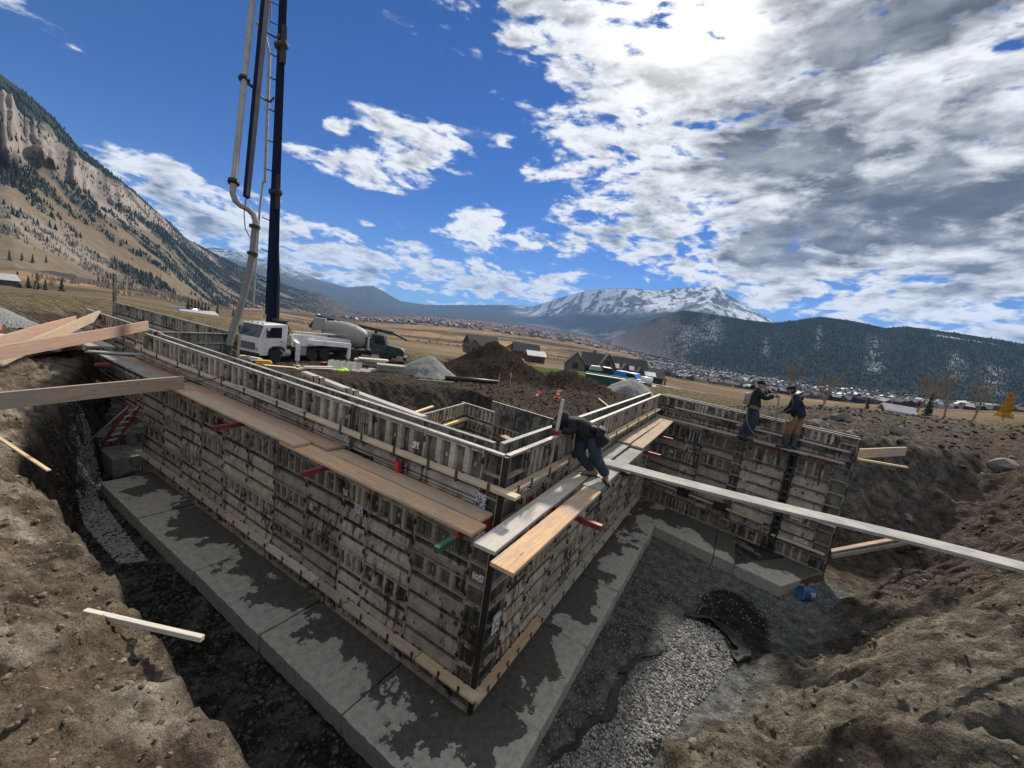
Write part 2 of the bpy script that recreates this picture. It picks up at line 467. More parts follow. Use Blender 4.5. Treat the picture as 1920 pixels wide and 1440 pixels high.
M['yellow_wall'] = paint('yellow_sheathing', (0.36, 0.28, 0.05), 0.8, 0.2, spec=0.08)
M['bark'] = paint('pale_bark', (0.26, 0.22, 0.17), 0.9, 0.5, 3)
M['twig'] = paint('bare_twigs', (0.22, 0.185, 0.145), 0.9, 0.5, 3)
M['twig_rust'] = paint('rusty_twigs', (0.27, 0.17, 0.10), 0.9, 0.5, 3)
M['leaf_yellow'] = paint('yellow_leaves', (0.55, 0.30, 0.03), 0.8, 0.5, 3)
M['needles'] = paint('conifer_needles', (0.028, 0.046, 0.030), 0.9, 0.7, 0.7, 0, (0.05, 0.065, 0.04), 0.5)
M['needles_far'] = paint('far_conifer', (0.035, 0.052, 0.042), 0.95, 0.6, 0.02, 0, (0.06, 0.07, 0.05), 0.5, 0.0, island=0.28, spec=0.0)
M['aspen'] = paint('bare_aspen', (0.23, 0.21, 0.18), 0.95, 0.5, 0.05, 0, (0.15, 0.135, 0.11), 0.5, 0.0, island=0.40, spec=0.05)
M['dry_grass'] = paint('dry_grass', (0.42, 0.33, 0.18), 0.9, 0.4, 5)
M['denim'] = paint('dark_denim', (0.03, 0.042, 0.066), 0.9, 0.5, 9, 0, (0.14, 0.125, 0.11), 0.45, 0.25)
M['black_cloth'] = paint('black_hoodie', (0.014, 0.015, 0.019), 0.9, 0.4, 6, 0, (0.06, 0.055, 0.05), 0.35, 0.3)
M['navy_cloth'] = paint('navy_jacket', (0.014, 0.018, 0.03), 0.9, 0.4, 6, 0, (0.05, 0.05, 0.05), 0.3, 0.3)
M['brown_cloth'] = paint('tan_work_trousers', (0.25, 0.135, 0.07), 0.9, 0.5, 6, 0, (0.12, 0.1, 0.08), 0.5, 0.3)
M['skin'] = paint('skin', (0.42, 0.24, 0.17), 0.6, 0.2)
M['hair'] = paint('dark_hair', (0.02, 0.015, 0.012), 0.8, 0.3)
M['boot'] = paint('tan_boots', (0.30, 0.21, 0.13), 0.85, 0.5, 8, 0, (0.25, 0.23, 0.2), 0.5, 0.3)
M['rubber_boot'] = paint('grey_rubber_boots', (0.05, 0.055, 0.065), 0.7, 0.5, 8, 0, (0.2, 0.19, 0.17), 0.6, 0.2)
M['glove_red'] = paint('red_gloves', (0.22, 0.02, 0.03), 0.8, 0.4)
M['leather'] = paint('black_tool_bag', (0.016, 0.015, 0.015), 0.7, 0.5, 9, 0, (0.08, 0.07, 0.06), 0.4, 0.3)
M['ribbon'] = paint('pink_ribbon', (0.75, 0.22, 0.16), 0.7, 0.2)
M['road'] = paint('pale_road', (0.36, 0.345, 0.32), 0.9, 0.3, 0.8, spec=0.08)
M['water'] = paint('pond_water', (0.12, 0.14, 0.17), 0.1, 0.1)
mg, k = newmat('window_glass')
finish(k, (0.012, 0.016, 0.018, 1), 0.06, None, 0, 0, 0, 0.6)
M['glass'] = mg
M['ground'] = groundmat('site_soil', 4.0, 26.0, 1.0, 0.09, crumb=True)
M['far'] = groundmat('mountain_cover', 0.012, 0.11, 0.35, 2.0, amount=0.55)


# sticker: white blotchy stencil plate
m, k = newmat('sticker_print')
v, r = objcoord(k)
f = k.sm(k.noise(v, 34, 3, 0.6), 0.48, 0.54)
finish(k, k.mix(f, (0.66, 0.66, 0.66, 1), (0.12, 0.13, 0.15, 1)), 0.6)
M['sticker'] = m

# footing concrete: pale when dry, dark where the water has run from the form
m, k = newmat('footing_concrete')
v = k.n('ShaderNodeTexCoord').outputs['Object']
g = k.n('ShaderNodeNewGeometry')
wv = g.outputs['Position']
e = k.n('ShaderNodeAttribute', attribute_name='edge').outputs['Fac']
nz = k.noise(wv, 0.95, 6, 0.62)
nf = k.noise(wv, 9, 6, 0.65)
fi = k.noise(wv, 60, 4, 0.7)
wet = k.sm(k.m('ADD', k.m('MULTIPLY_ADD', k.m('SUBTRACT', nz, 0.5), 5.0, e), k.m('MULTIPLY', k.m('SUBTRACT', nf, 0.5), 0.5)), 0.31, 0.36)
dry = k.mix(k.sm(nf, 0.35, 0.7), (0.43, 0.395, 0.335, 1), (0.31, 0.285, 0.245, 1))
dry = k.mix(k.sm(k.noise(wv, 2.6, 6, 0.7), 0.56, 0.70, 0, 0.55), dry, (0.17, 0.145, 0.115, 1))
dry = k.mix(k.sm(fi, 0.55, 0.75, 0, 0.5), dry, (0.15, 0.14, 0.125, 1))
wetc = k.mix(k.sm(nf, 0.3, 0.7), (0.058, 0.054, 0.046, 1), (0.10, 0.093, 0.08, 1))
finish(k, k.mix(wet, dry, wetc), k.m('MULTIPLY_ADD', wet, -0.25, 0.85), k.m('MULTIPLY_ADD', fi, 0.5, nf), 0.3, 0.01)
M['footing'] = m


# ------------------------------------------------------------------ mesh helpers
class MB:
    def __init__(s):
        s.v = []
        s.f = []
        s.mi = []
        s.cur = 0

    def add(s, vs, fs):
        o = len(s.v)
        s.v.extend([tuple(q) for q in vs])
        s.f.extend([tuple(i + o for i in f) for f in fs])
        s.mi.extend([s.cur] * len(fs))

    def box(s, c, size, rot=None):
        hx, hy, hz = size[0] / 2, size[1] / 2, size[2] / 2
        vs = [Vector((x, y, z)) for x in (-hx, hx) for y in (-hy, hy) for z in (-hz, hz)]
        if rot is not None:
            vs = [rot @ q for q in vs]
        c = Vector(c)
        s.add([q + c for q in vs], [(0, 1, 3, 2), (4, 6, 7, 5), (0, 4, 5, 1), (2, 3, 7, 6), (0, 2, 6, 4), (1, 5, 7, 3)])
        return s

    def b2(s, x0, x1, y0, y1, z0, z1):
        return s.box(((x0 + x1) / 2, (y0 + y1) / 2, (z0 + z1) / 2), (x1 - x0, y1 - y0, z1 - z0))

    def bar(s, p, q, w, h, up=(0, 0, 1)):
        p, q = Vector(p), Vector(q)
        d = q - p
        x = d.normalized()
        up = Vector(up)
        if abs(x.dot(up)) > 0.98:
            up = Vector((0, 1, 0))
        y = up.cross(x).normalized()
        z = x.cross(y)
        rot = Matrix((x, y, z)).transposed()
        return s.box((p + q) / 2, (d.length, w, h), rot)

    def tube(s, pts, r, n=8, cap=True):
        pts = [Vector(q) for q in pts]
        rs = r if isinstance(r, (list, tuple)) else [r] * len(pts)
        rings = []
        prev = None
        for i, q in enumerate(pts):
            d = (pts[min(i + 1, len(pts) - 1)] - pts[max(i - 1, 0)]).normalized()
            if prev is None:
                a = Vector((0, 0, 1)) if abs(d.z) < 0.9 else Vector((1, 0, 0))
                x = a.cross(d).normalized()
            else:
                x = (prev - d * prev.dot(d)).normalized()
            prev = x
            y = d.cross(x)
            rings.append([q + (x * math.cos(2 * PI * j / n) + y * math.sin(2 * PI * j / n)) * rs[i] for j in range(n)])
        vs = [p for ring in rings for p in ring]
        fs = []
        for i in range(len(pts) - 1):
            for j in range(n):
                fs.append((i * n + j, i * n + (j + 1) % n, (i + 1) * n + (j + 1) % n, (i + 1) * n + j))
        if cap:
            fs.append(tuple(range(n - 1, -1, -1)))
            fs.append(tuple((len(pts) - 1) * n + j for j in range(n)))
        s.add(vs, fs)
        return s

    def lathe(s, prof, o, axis=(0, 0, 1), n=16, cap=True):
        """prof: list of (radius, distance along axis)"""
        o = Vector(o)
        z = Vector(axis).normalized()
        a = Vector((1, 0, 0)) if abs(z.x) < 0.9 else Vector((0, 1, 0))
        x = a.cross(z).normalized()
        y = z.cross(x)
        vs, fs = [], []
        for r_, h in prof:
            for j in range(n):
                t = 2 * PI * j / n
                vs.append(o + z * h + (x * math.cos(t) + y * math.sin(t)) * r_)
        for i in range(len(prof) - 1):
            for j in range(n):
                fs.append((i * n + j, i * n + (j + 1) % n, (i + 1) * n + (j + 1) % n, (i + 1) * n + j))
        if cap:
            fs.append(tuple(range(n - 1, -1, -1)))
            fs.append(tuple((len(prof) - 1) * n + j for j in range(n)))
        s.add(vs, fs)
        return s

    def prism(s, poly, o, ex, ey, ez, depth):
        """polygon (u,v) in the plane o+u*ex+v*ey, extruded along ez by depth"""
        o, ex, ey, ez = Vector(o), Vector(ex), Vector(ey), Vector(ez)
        n = len(poly)
        a = [o + ex * u + ey * v for u, v in poly]
        b = [q + ez * depth for q in a]
        s.add(a + b, [tuple(range(n - 1, -1, -1)), tuple(range(n, 2 * n))] + [(i, (i + 1) % n, n + (i + 1) % n, n + i) for i in range(n)])
        return s

    def ell(s, c, rad, n=10, m=7, rot=None):
        vs, fs = [], []
        c = Vector(c)
        for i in range(m + 1):
            th = PI * i / m
            for j in range(n):
                ph = 2 * PI * j / n
                q = Vector((rad[0] * math.sin(th) * math.cos(ph), rad[1] * math.sin(th) * math.sin(ph), rad[2] * math.cos(th)))
                if rot is not None:
                    q = rot @ q
                vs.append(q + c)
        for i in range(m):
            for j in range(n):
                fs.append((i * n + j, (i + 1) * n + j, (i + 1) * n + (j + 1) % n, i * n + (j + 1) % n))
        s.add(vs, fs)
        return s

    def mesh(s, name, mats, smooth=False, inv=None):
        me = bpy.data.meshes.new(name)
        vs = s.v if inv is None else [tuple(inv @ Vector(q)) for q in s.v]
        me.from_pydata(vs, [], s.f)
        mats = mats if isinstance(mats, (list, tuple)) else [mats]
        for m_ in mats:
            me.materials.append(m_)
        if len(mats) > 1:
            me.polygons.foreach_set('material_index', s.mi)
        if smooth:
            me.polygons.foreach_set('use_smooth', [True] * len(me.polygons))
        me.update()
        return me

    def build(s, name, mats, parent=None, smooth=False, bevel=0.0, sub=0):
        """world-space vertices (or parent-space when the parent is a thing already placed with local coordinates)"""
        if parent is None:
            arr = np.array(s.v)
            o = Vector(((arr[:, 0].min() + arr[:, 0].max()) / 2, (arr[:, 1].min() + arr[:, 1].max()) / 2, arr[:, 2].min()))
            me = s.mesh(name, mats, smooth, Matrix.Translation(-o))
            ob = bpy.data.objects.new(name, me)
            ob.location = o
        else:
            me = s.mesh(name, mats, smooth)
            ob = bpy.data.objects.new(name, me)
            ob.parent = parent
        COL.objects.link(ob)
        if bevel:
            b = ob.modifiers.new('bevel', 'BEVEL')
            b.width = bevel
            b.segments = 2
            b.limit_method = 'ANGLE'
        if sub:
            b = ob.modifiers.new('sub', 'SUBSURF')
            b.levels = b.render_levels = sub
        return ob


def tag(o, label=None, cat=None, group=None, kind=None):
    if label:
        o['label'] = label
    if cat:
        o['category'] = cat
    if group:
        o['group'] = group
    if kind:
        o['kind'] = kind
    return o


def thing(name, label, cat, loc=(0, 0, 0), rz=0.0, group=None):
    o = bpy.data.objects.new(name, None)
    o.empty_display_size = 0.2
    COL.objects.link(o)
    o.location = loc
    o.rotation_euler = (0, 0, rz)
    return tag(o, label, cat, group)


def inst(name, me, parent, loc=(0, 0, 0), rz=0.0, mat=None, scale=None):
    o = bpy.data.objects.new(name, me)
    COL.objects.link(o)
    o.parent = parent
    o.location = loc
    o.rotation_euler = (0, 0, rz)
    if scale:
        o.scale = scale
    if mat:
        o.material_slots[0].link = 'OBJECT'
        o.material_slots[0].material = mat
    return o


def dup(root, loc, rz, label=None, group=None):
    r = root.copy()
    COL.objects.link(r)
    r.location = loc
    r.rotation_euler = (0, 0, rz)
    if label:
        r['label'] = label
    if group:
        r['group'] = group
    for ch in list(root.children):
        c = ch.copy()
        COL.objects.link(c)
        c.parent = r
        for g in list(ch.children):
            d = g.copy()
            COL.objects.link(d)
            d.parent = c
    return r


def board(name, label, cat, p, q, w, t, mat, group=None, up=(0, 0, 1), warp=0.006):
    """a sawn board from p to q (centre line of its top-to-bottom thickness), local X along the grain, slightly bowed"""
    p, q = Vector(p), Vector(q)
    d = q - p
    L = d.length
    x = d.normalized()
    upv = Vector(up)
    y = upv.cross(x).normalized()
    z = x.cross(y)
    n = max(2, int(L / 0.5))
    mb = MB()
    vs, fs = [], []
    ph = random.random() * 6
    for i in range(n + 1):
        u = L * i / n
        b = warp * math.sin(u * 1.3 + ph)
        c = warp * math.sin(u * 0.9 + ph * 2) * 0.6
        tw = 0.012 * math.sin(u * 0.7 + ph)
        for sy, sz in ((-1, -1), (1, -1), (1, 1), (-1, 1)):
            vs.append((u - L / 2, sy * w / 2 + c, sz * t / 2 + b + tw * sy * w / 2))
    for i in range(n):
        for j in range(4):
            fs.append((i * 4 + j, i * 4 + (j + 1) % 4, (i + 1) * 4 + (j + 1) % 4, (i + 1) * 4 + j))
    fs.append((3, 2, 1, 0))
    fs.append((n * 4, n * 4 + 1, n * 4 + 2, n * 4 + 3))
    mb.add(vs, fs)
    me = mb.mesh(name, mat)
    o = bpy.data.objects.new(name, me)
    mw = Matrix((x, y, z)).transposed().to_4x4()
    mw.translation = (p + q) / 2
    o.matrix_world = mw
    COL.objects.link(o)
    bv = o.modifiers.new('bevel', 'BEVEL')
    bv.width = min(0.004, t * 0.12)
    bv.segments = 1
    return tag(o, label, cat, group)


def npmesh(name, verts, faces, mat, smooth=True):
    """verts (N,3) float array, faces (F,k) int array"""
    me = bpy.data.meshes.new(name)
    faces = np.asarray(faces, dtype=np.int32)
    kk = faces.shape[1]
    me.vertices.add(len(verts))
    me.vertices.foreach_set('co', np.asarray(verts, dtype=np.float32).ravel())
    me.loops.add(faces.size)
    me.loops.foreach_set('vertex_index', faces.ravel())
    me.polygons.add(len(faces))
    me.polygons.foreach_set('loop_start', np.arange(0, faces.size, kk, dtype=np.int32))
    me.polygons.foreach_set('use_smooth', np.full(len(faces), smooth))
    for m_ in (mat if isinstance(mat, (list, tuple)) else [mat]):
        me.materials.append(m_)
    me.update(calc_edges=True)
    me.validate()
    return me


def setcol(me, name, col):
    a = me.attributes.new(name, 'FLOAT_COLOR', 'POINT')
    c = np.ones((len(col), 4), dtype=np.float32)
    c[:, :3] = col
    a.data.foreach_set('color', c.ravel())


def link(name, me, label=None, cat=None, group=None, kind=None):
    o = bpy.data.objects.new(name, me)
    COL.objects.link(o)
    return tag(o, label, cat, group, kind)

# ------------------------------------------------------------------ the lie of the land
CX, CY, CZ = CAM.x, CAM.y, CAM.z
PTS = np.array([(-4, -2, 3.55), (-5, 3, 3.5), (-4.6, 8, 3.1), (-2.2, 14, 2.45), (0, 22, 2.3), (-6, 30, 2.6), (-10, 10, 3.0), (3, 27, 1.5), (8, 22, .4),
                (13, 28, -.4), (18, 30, -.4), (24, 31, -.4), (20, 18, .3), (30, 18, -.1), (22, 9, .4), (18, 4, .4), (35, 7, .1), (12, 2, .4), (40, -2, .2),
                (13, -3, 1.9), (15, -7, 3.0), (22, -9, 3.1), (30, -12, 3.0), (36, -20, 3.1), (4, -6.5, 3.0), (1, -5, 3.2), (8, -10, 2.9), (-4, -8, 3.6),
                (0, -12, 3.4), (12, -14, 3.2), (45, 30, -1), (50, -30, 2.2), (10, 50, 1.2), (-10, 50, 3), (60, 10, -1), (30, 50, -1.2), (-20, -20, 3.6), (-25, 20, 3.4)])


def plateau(x, y):
    num = np.zeros_like(x)
    dn = np.zeros_like(x)
    for a, b, z in PTS:
        w = 1.0 / (((x - a) ** 2 + (y - b) ** 2) + 0.8) ** 1.6
        num += w * z
        dn += w
    return num / dn


E150 = ([-22.25, -19.57, -17.24, -15.05, -13.48, -10.95, -8.19, -6.23, -3.6, -0.8, 2.82, 6.7, 10.12, 13.69, 16.63, 19.65, 23.45, 27.32, 31.23, 35.13, 38.98, 42.76, 46.43, 49.97, 53.37, 56.6, 59.66, 62.55, 65.24, 67.77, 70.14, 72.35, 74.42, 76.35, 78.16, 79.85, 81.43, 82.91],
    [-2.01, -2.65, -3.15, -3.58, -3.84, -4.25, -4.57, -4.8, -5.0, -5.19, -5.27, -5.28, -5.2, -5.14, -5.13, -5.1, -5.32, -5.51, -5.56, -5.59, -5.59, -5.57, -5.49, -5.39, -5.13, -4.88, -4.48, -4.1, -4.01, -3.92, -3.77, -3.63, -3.4, -3.19, -3.19, -3.19, -3.33, -3.46])
ER2 = ([-22.08, -19.37, -17.01, -14.81, -13.22, -10.68, -7.91, -5.94, -3.3, -0.49, 3.13, 7.01, 10.45, 14.03, 16.99, 20.02, 23.83, 27.69, 31.59, 35.47, 39.28, 43.02, 46.64, 50.13, 53.49, 56.69, 59.73, 62.59, 65.27, 67.79, 70.15, 72.36, 74.42, 76.35, 78.15, 79.84, 81.42, 82.89],
    [-1.18, -1.66, -2.05, -2.4, -2.61, -2.93, -3.2, -3.39, -3.51, -3.63, -3.69, -3.65, -3.46, -3.24, -3.06, -2.86, -2.94, -3.0, -2.97, -2.93, -3.07, -3.19, -3.36, -3.52, -3.45, -3.37, -3.15, -2.94, -3.14, -3.32, -3.04, -2.78, -2.75, -2.72, -2.79, -2.85, -2.79, -2.72])
EF = ([-22.01, -19.24, -16.85, -14.61, -13.0, -10.42, -7.61, -5.61, -2.97, -0.15, 3.49, 7.38, 10.82, 14.42, 17.41, 20.47, 24.29, 28.16, 32.01, 35.84, 39.61, 43.3, 46.85, 50.29, 53.61, 56.77, 59.78, 62.62, 65.29, 67.8, 70.16, 72.37, 74.42, 76.35, 78.14, 79.82, 81.39, 82.85],
    [-0.81, -1.05, -1.25, -1.44, -1.53, -1.67, -1.75, -1.8, -1.87, -1.93, -1.85, -1.7, -1.46, -1.09, -0.64, -0.19, -0.05, 0.09, 0.01, -0.08, -0.31, -0.54, -1.08, -1.6, -1.88, -2.15, -2.29, -2.43, -2.58, -2.71, -2.37, -2.05, -2.04, -2.03, -1.82, -1.62, -1.55, -1.48])
EC = ([-20.87, -17.97, -15.49, -13.17, -11.62, -8.92, -6.06, -4.18, -1.66, 1.16, 4.81, 8.66, 11.75, 14.88, 17.49, 20.52, 24.33, 28.19, 32.03, 35.86, 39.63, 43.33, 46.9, 50.34, 53.7, 56.92, 59.93, 62.77, 65.45, 67.94, 70.26, 72.43, 74.42, 76.27, 77.98, 79.55, 81.01, 82.37],
    [4.7, 5.08, 5.32, 5.51, 5.18, 5.64, 5.82, 5.26, 4.61, 4.67, 4.92, 5.02, 3.59, 1.51, -0.21, 0.11, 0.21, 0.32, 0.19, 0.07, -0.09, -0.24, -0.61, -0.96, -0.67, 0.34, 0.73, 1.36, 2.31, 3.17, 4.21, 6.14, 7.82, 9.03, 10.33, 12.13, 13.31, 14.1])
EB = ([-21.4, -18.56, -16.11, -13.81, -12.18, -9.56, -6.72, -4.7, -1.61, 1.48, 5.5, 9.19, 12.42, 15.89, 18.69, 21.53, 25.04, 28.59, 32.38, 36.13, 39.83, 43.47, 47.06, 50.64, 53.87, 57.04, 60.04, 62.86, 65.5, 67.95, 70.24, 72.39, 74.42, 76.32, 78.11, 79.78, 81.35, 82.82],
    [2.15, 2.26, 2.34, 2.42, 2.47, 2.55, 2.62, 2.68, 4.86, 6.26, 8.4, 7.8, 7.18, 7.12, 6.72, 6.15, 4.72, 2.99, 2.68, 2.14, 1.6, 1.07, 1.08, 2.53, 1.78, 2.15, 2.85, 3.4, 3.84, 3.83, 2.91, 1.94, 1.5, 1.08, 0.69, 0.33, -0.02, -0.34])


def feat(t, az, lo, hi):
    a = np.array(t[0])
    e = np.array(t[1])
    a = np.concatenate([[-180, -60], a, [105, 140, 180]])
    e = np.concatenate([[lo, e[0]], e, [e[-1], hi, lo]])
    return np.interp(az, a, e)


def azf(tab, az):
    return np.interp(az, [q[0] for q in tab], [q[1] for q in tab])


R2T = [(-180, 800), (60, 800), (66, 500), (72, 300), (180, 300)]
RFT = [(-180, 1500), (-10, 1500), (-3, 1700), (4, 1900), (10, 2300), (15, 3300), (20, 4800), (28, 5600), (43, 5600), (54, 2600), (62, 1900), (72, 750), (82, 520), (180, 520)]
RCT = [(-180, 2500), (-5, 2500), (4, 2700), (11, 3000), (15, 3700), (20, 5400), (28, 6400), (43, 6600), (54, 5000), (62, 3900), (67, 3100), (72, 2300), (82, 1600), (180, 1600)]
RBT = [(-180, 8000), (19, 8000), (26, 9000), (30, 11000), (44, 11000), (48, 10500), (180, 10500)]


def far_nodes(az):
    e1 = feat(E150, az, -3, -3)
    e2 = feat(ER2, az, -2, -2)
    e3 = feat(EF, az, -1, -1)
    e4 = feat(EC, az, 4, 6)
    e5 = feat(EB, az, 3, 3)
    r = [np.full_like(az, 150.0), azf(R2T, az), azf(RFT, az), azf(RCT, az), azf(RBT, az)]
    z = [CZ + rr_ * np.tan(np.radians(e)) for rr_, e in zip(r, (e1, e2, e3, e4, e5))]
    return r, z


def far_z(az, r):
    rn, zn = far_nodes(az)
    e1 = (zn[0] - CZ) / 150.0
    z = CZ + np.minimum(r, 150) * e1
    for i in range(2):
        t = np.clip((r - rn[i]) / (rn[i + 1] - rn[i]), 0, 1)
        z = np.where(r > rn[i], zn[i] + (zn[i + 1] - zn[i]) * t, z)
    t = np.clip((r - rn[2]) / (rn[3] - rn[2]), 0, 1)
    z = np.where(r > rn[2], zn[2] + (zn[3] - zn[2]) * t ** 1.25, z)
    return z


def base(x, y):
    dx, dy = x - CX, y - CY
    r = np.hypot(dx, dy)
    az = np.degrees(np.arctan2(dy, dx))
    w = ss(38, 70, r)
    return plateau(x, y) * (1 - w) + far_z(az, np.maximum(r, 30)) * w


def basez(x, y):
    return float(base(np.array([float(x)]), np.array([float(y)]))[0])


def at_az(az, el, rmin=60, rmax=2600):
    """where, going out along an azimuth, the land is first seen at an elevation"""
    r = np.geomspace(rmin, rmax, 600)
    a = R(az)
    x, y = CX + r * math.cos(a), CY + r * math.sin(a)
    e = np.degrees(np.arctan2(base(x, y) - CZ, r))
    i = int(np.argmin(np.abs(e - el)))
    return float(x[i]), float(y[i]), float(base(x[i:i + 1], y[i:i + 1])[0])


def sdist(poly, x, y):
    """signed distance to an open polyline, positive on its right-hand side"""
    best = np.full_like(x, 1e9)
    sign = np.ones_like(x)
    for (ax, ay), (bx, by) in zip(poly[:-1], poly[1:]):
        ex, ey = bx - ax, by - ay
        L2 = ex * ex + ey * ey
        t = np.clip(((x - ax) * ex + (y - ay) * ey) / L2, 0, 1)
        d = np.hypot(x - ax - t * ex, y - ay - t * ey)
        cr = ex * (y - ay) - ey * (x - ax)
        m_ = d < best - 1e-9
        best = np.where(m_, d, best)
        sign = np.where(m_, np.where(cr < 0, 1.0, -1.0), sign)
    return best * sign


TOE = [(-9, -2.6), (-2.4, -2.35), (1.44, -2.1), (2.7, -2.75), (4.06, -3.22), (6.2, -4.6), (7.9, -5.35), (10.6, -6.6), (13.5, -8.4), (18, -11), (26, -14)]
FAR = [(26, -13.2), (18, -10.6), (14, -8.9), (11.5, -6.9), (10.5, -4.5), (10.7, -1.5), (11.6, 0.6)]
NOR = [(11.6, 0.6), (15.5, 2.2), (17.2, 4.85), (17.8, 8.65), (16.8, 14.3), (13, 17.8), (9.9, 18.5), (6.5, 22.0), (3.2, 25.0), (1.2, 24.6)]
LEFT_Y = [-9, 8.0, 9.5, 11.2, 13.2, 15, 18, 21, 25]
LEFT_X = [-2.66, -2.66, -2.2, -1.6, -0.85, -0.3, 0.2, 1.0, 2.0]


def near_raw(x, y):
    P = base(x, y)
    fl = np.where((x > 0.2) & (y > 0.2), -0.9, -0.3)
    fl = fl + 0.42 * np.clip(x - 10.8, 0, 12) * (y < -3.5)
    fl = fl + 0.34 * np.clip(y - 11.9, 0, 4.6) * (x < 1.0)
    fl = np.minimum(fl, P - 0.25)
    wob = (fbm(x * 0.9, y * 0.9, 3, 3) - 0.5)
    wob2 = (fbm(x * 2.6, y * 2.6, 3, 8) - 0.5)
    # right bank
    s = sdist(TOE, x, y) + wob * 0.55
    hr = s * 0.98 + wob * 0.5
    hr = np.where(hr > 0, hr, -5)
    # far bank, behind the cross wall
    s2 = sdist(FAR, x, y) + wob * 0.8
    s2 = np.where((y > 1.5) & (x < 14), -1.0, s2)
    hf = np.where(s2 > 0, s2 * 0.62, -5)
    # north and east side of the dig
    s3 = sdist(NOR, x, y) + 1.5 + wob * 0.9
    s3 = np.where((y < 0.5) & (x < 60), -1.0, s3)
    hn = np.where(s3 > 0, s3 * 0.66, -5)
    # left bank: a crisp lip over a steep cut
    xl = np.interp(y, LEFT_Y, LEFT_X) + wob * 0.22 + wob2 * 0.16
    d = xl - x
    lip = 2.05 + 0.25 * wob
    hl = np.where(d < 0, lip * np.clip(1 + d / 0.62, 0, 1) ** 1.3, lip + 0.62 * d)
    hl = np.where(d > -0.62, hl, -5)
    h = np.maximum(np.maximum(hr, hf), np.maximum(hn, hl))
    h = np.maximum(h, 0)
    cap = np.maximum(P - fl, 0.0)
    # soft minimum with the plateau
    kk_ = 0.35
    hh = np.minimum(h, cap) - np.maximum(kk_ - np.abs(h - cap), 0) ** 2 / (4 * kk_) * (h > 0)
    z = fl + np.maximum(hh, 0)
    return z, h / np.maximum(cap, 0.05), s, d, s2, s3


MOUNDS = [  # x, y, radius x, radius y, height
    (29.5, 19.6, 7.6, 5.4, 3.5), (30.0, 11.2, 3.6, 2.2, 1.75), (28.2, 12.6, 2.4, 1.8, 1.15), (32.5, 9.6, 2.6, 2.0, 0.9)]


def near_z(x, y, detail=True):
    z, t, s, d, s2, s3 = near_raw(x, y)
    for mx, my, ra, rb, h in MOUNDS:
        q = np.hypot((x - mx) / ra, (y - my) / rb) + (fbm(x * .5, y * .5, 3, 21) - .5) * .35
        z = z + h * np.clip(1 - q, 0, 1) ** 1.15
    if detail:
        r = np.hypot(x - CX, y - CY)
        slope_zone = ss(0.02, 0.15, t)
        n1_ = fbm(x * 1.7, y * 1.7, 4, 31) - .5
        n2_ = ridged(x * 3.1 + n1_, y * 3.1, 5, 41, .6) - .6
        n3_ = fbm(x * 8, y * 8, 4, 51, .68) - .5
        n4_ = ridged(x * 11 + n3_ * .8, y * 11, 3, 55, .6) - .6
        # bucket-tooth scrapes along the banks
        sc_ = ridged((x * .45 - y * .9) * 4.5 + n1_ * 1.5, (x * .9 + y * .45) * .9, 4, 58, .6) - .6
        amp = np.clip(slope_zone, 0.16, 1)
        z = z + amp * (0.15 * n1_ + 0.10 * n2_ + 0.17 * n3_ + .085 * n4_ + .12 * sc_ * ss(.1, .5, np.maximum(s, s2))) * ss(120, 40, r)
        # small flat ledges, as if sliced
        z = z + amp * .05 * (np.round((n2_ + n1_) * 9) / 9 - (n2_ + n1_)) * 2.0
        # gullies running down the right-hand bank
        g = ridged(x * 1.3 - y * 0.5, (x + y) * 0.35, 3, 61)
        z = z - 0.16 * ss(0.72, 0.95, g) * ss(0.1, 0.6, s) * ss(9, 4, s)
    return z


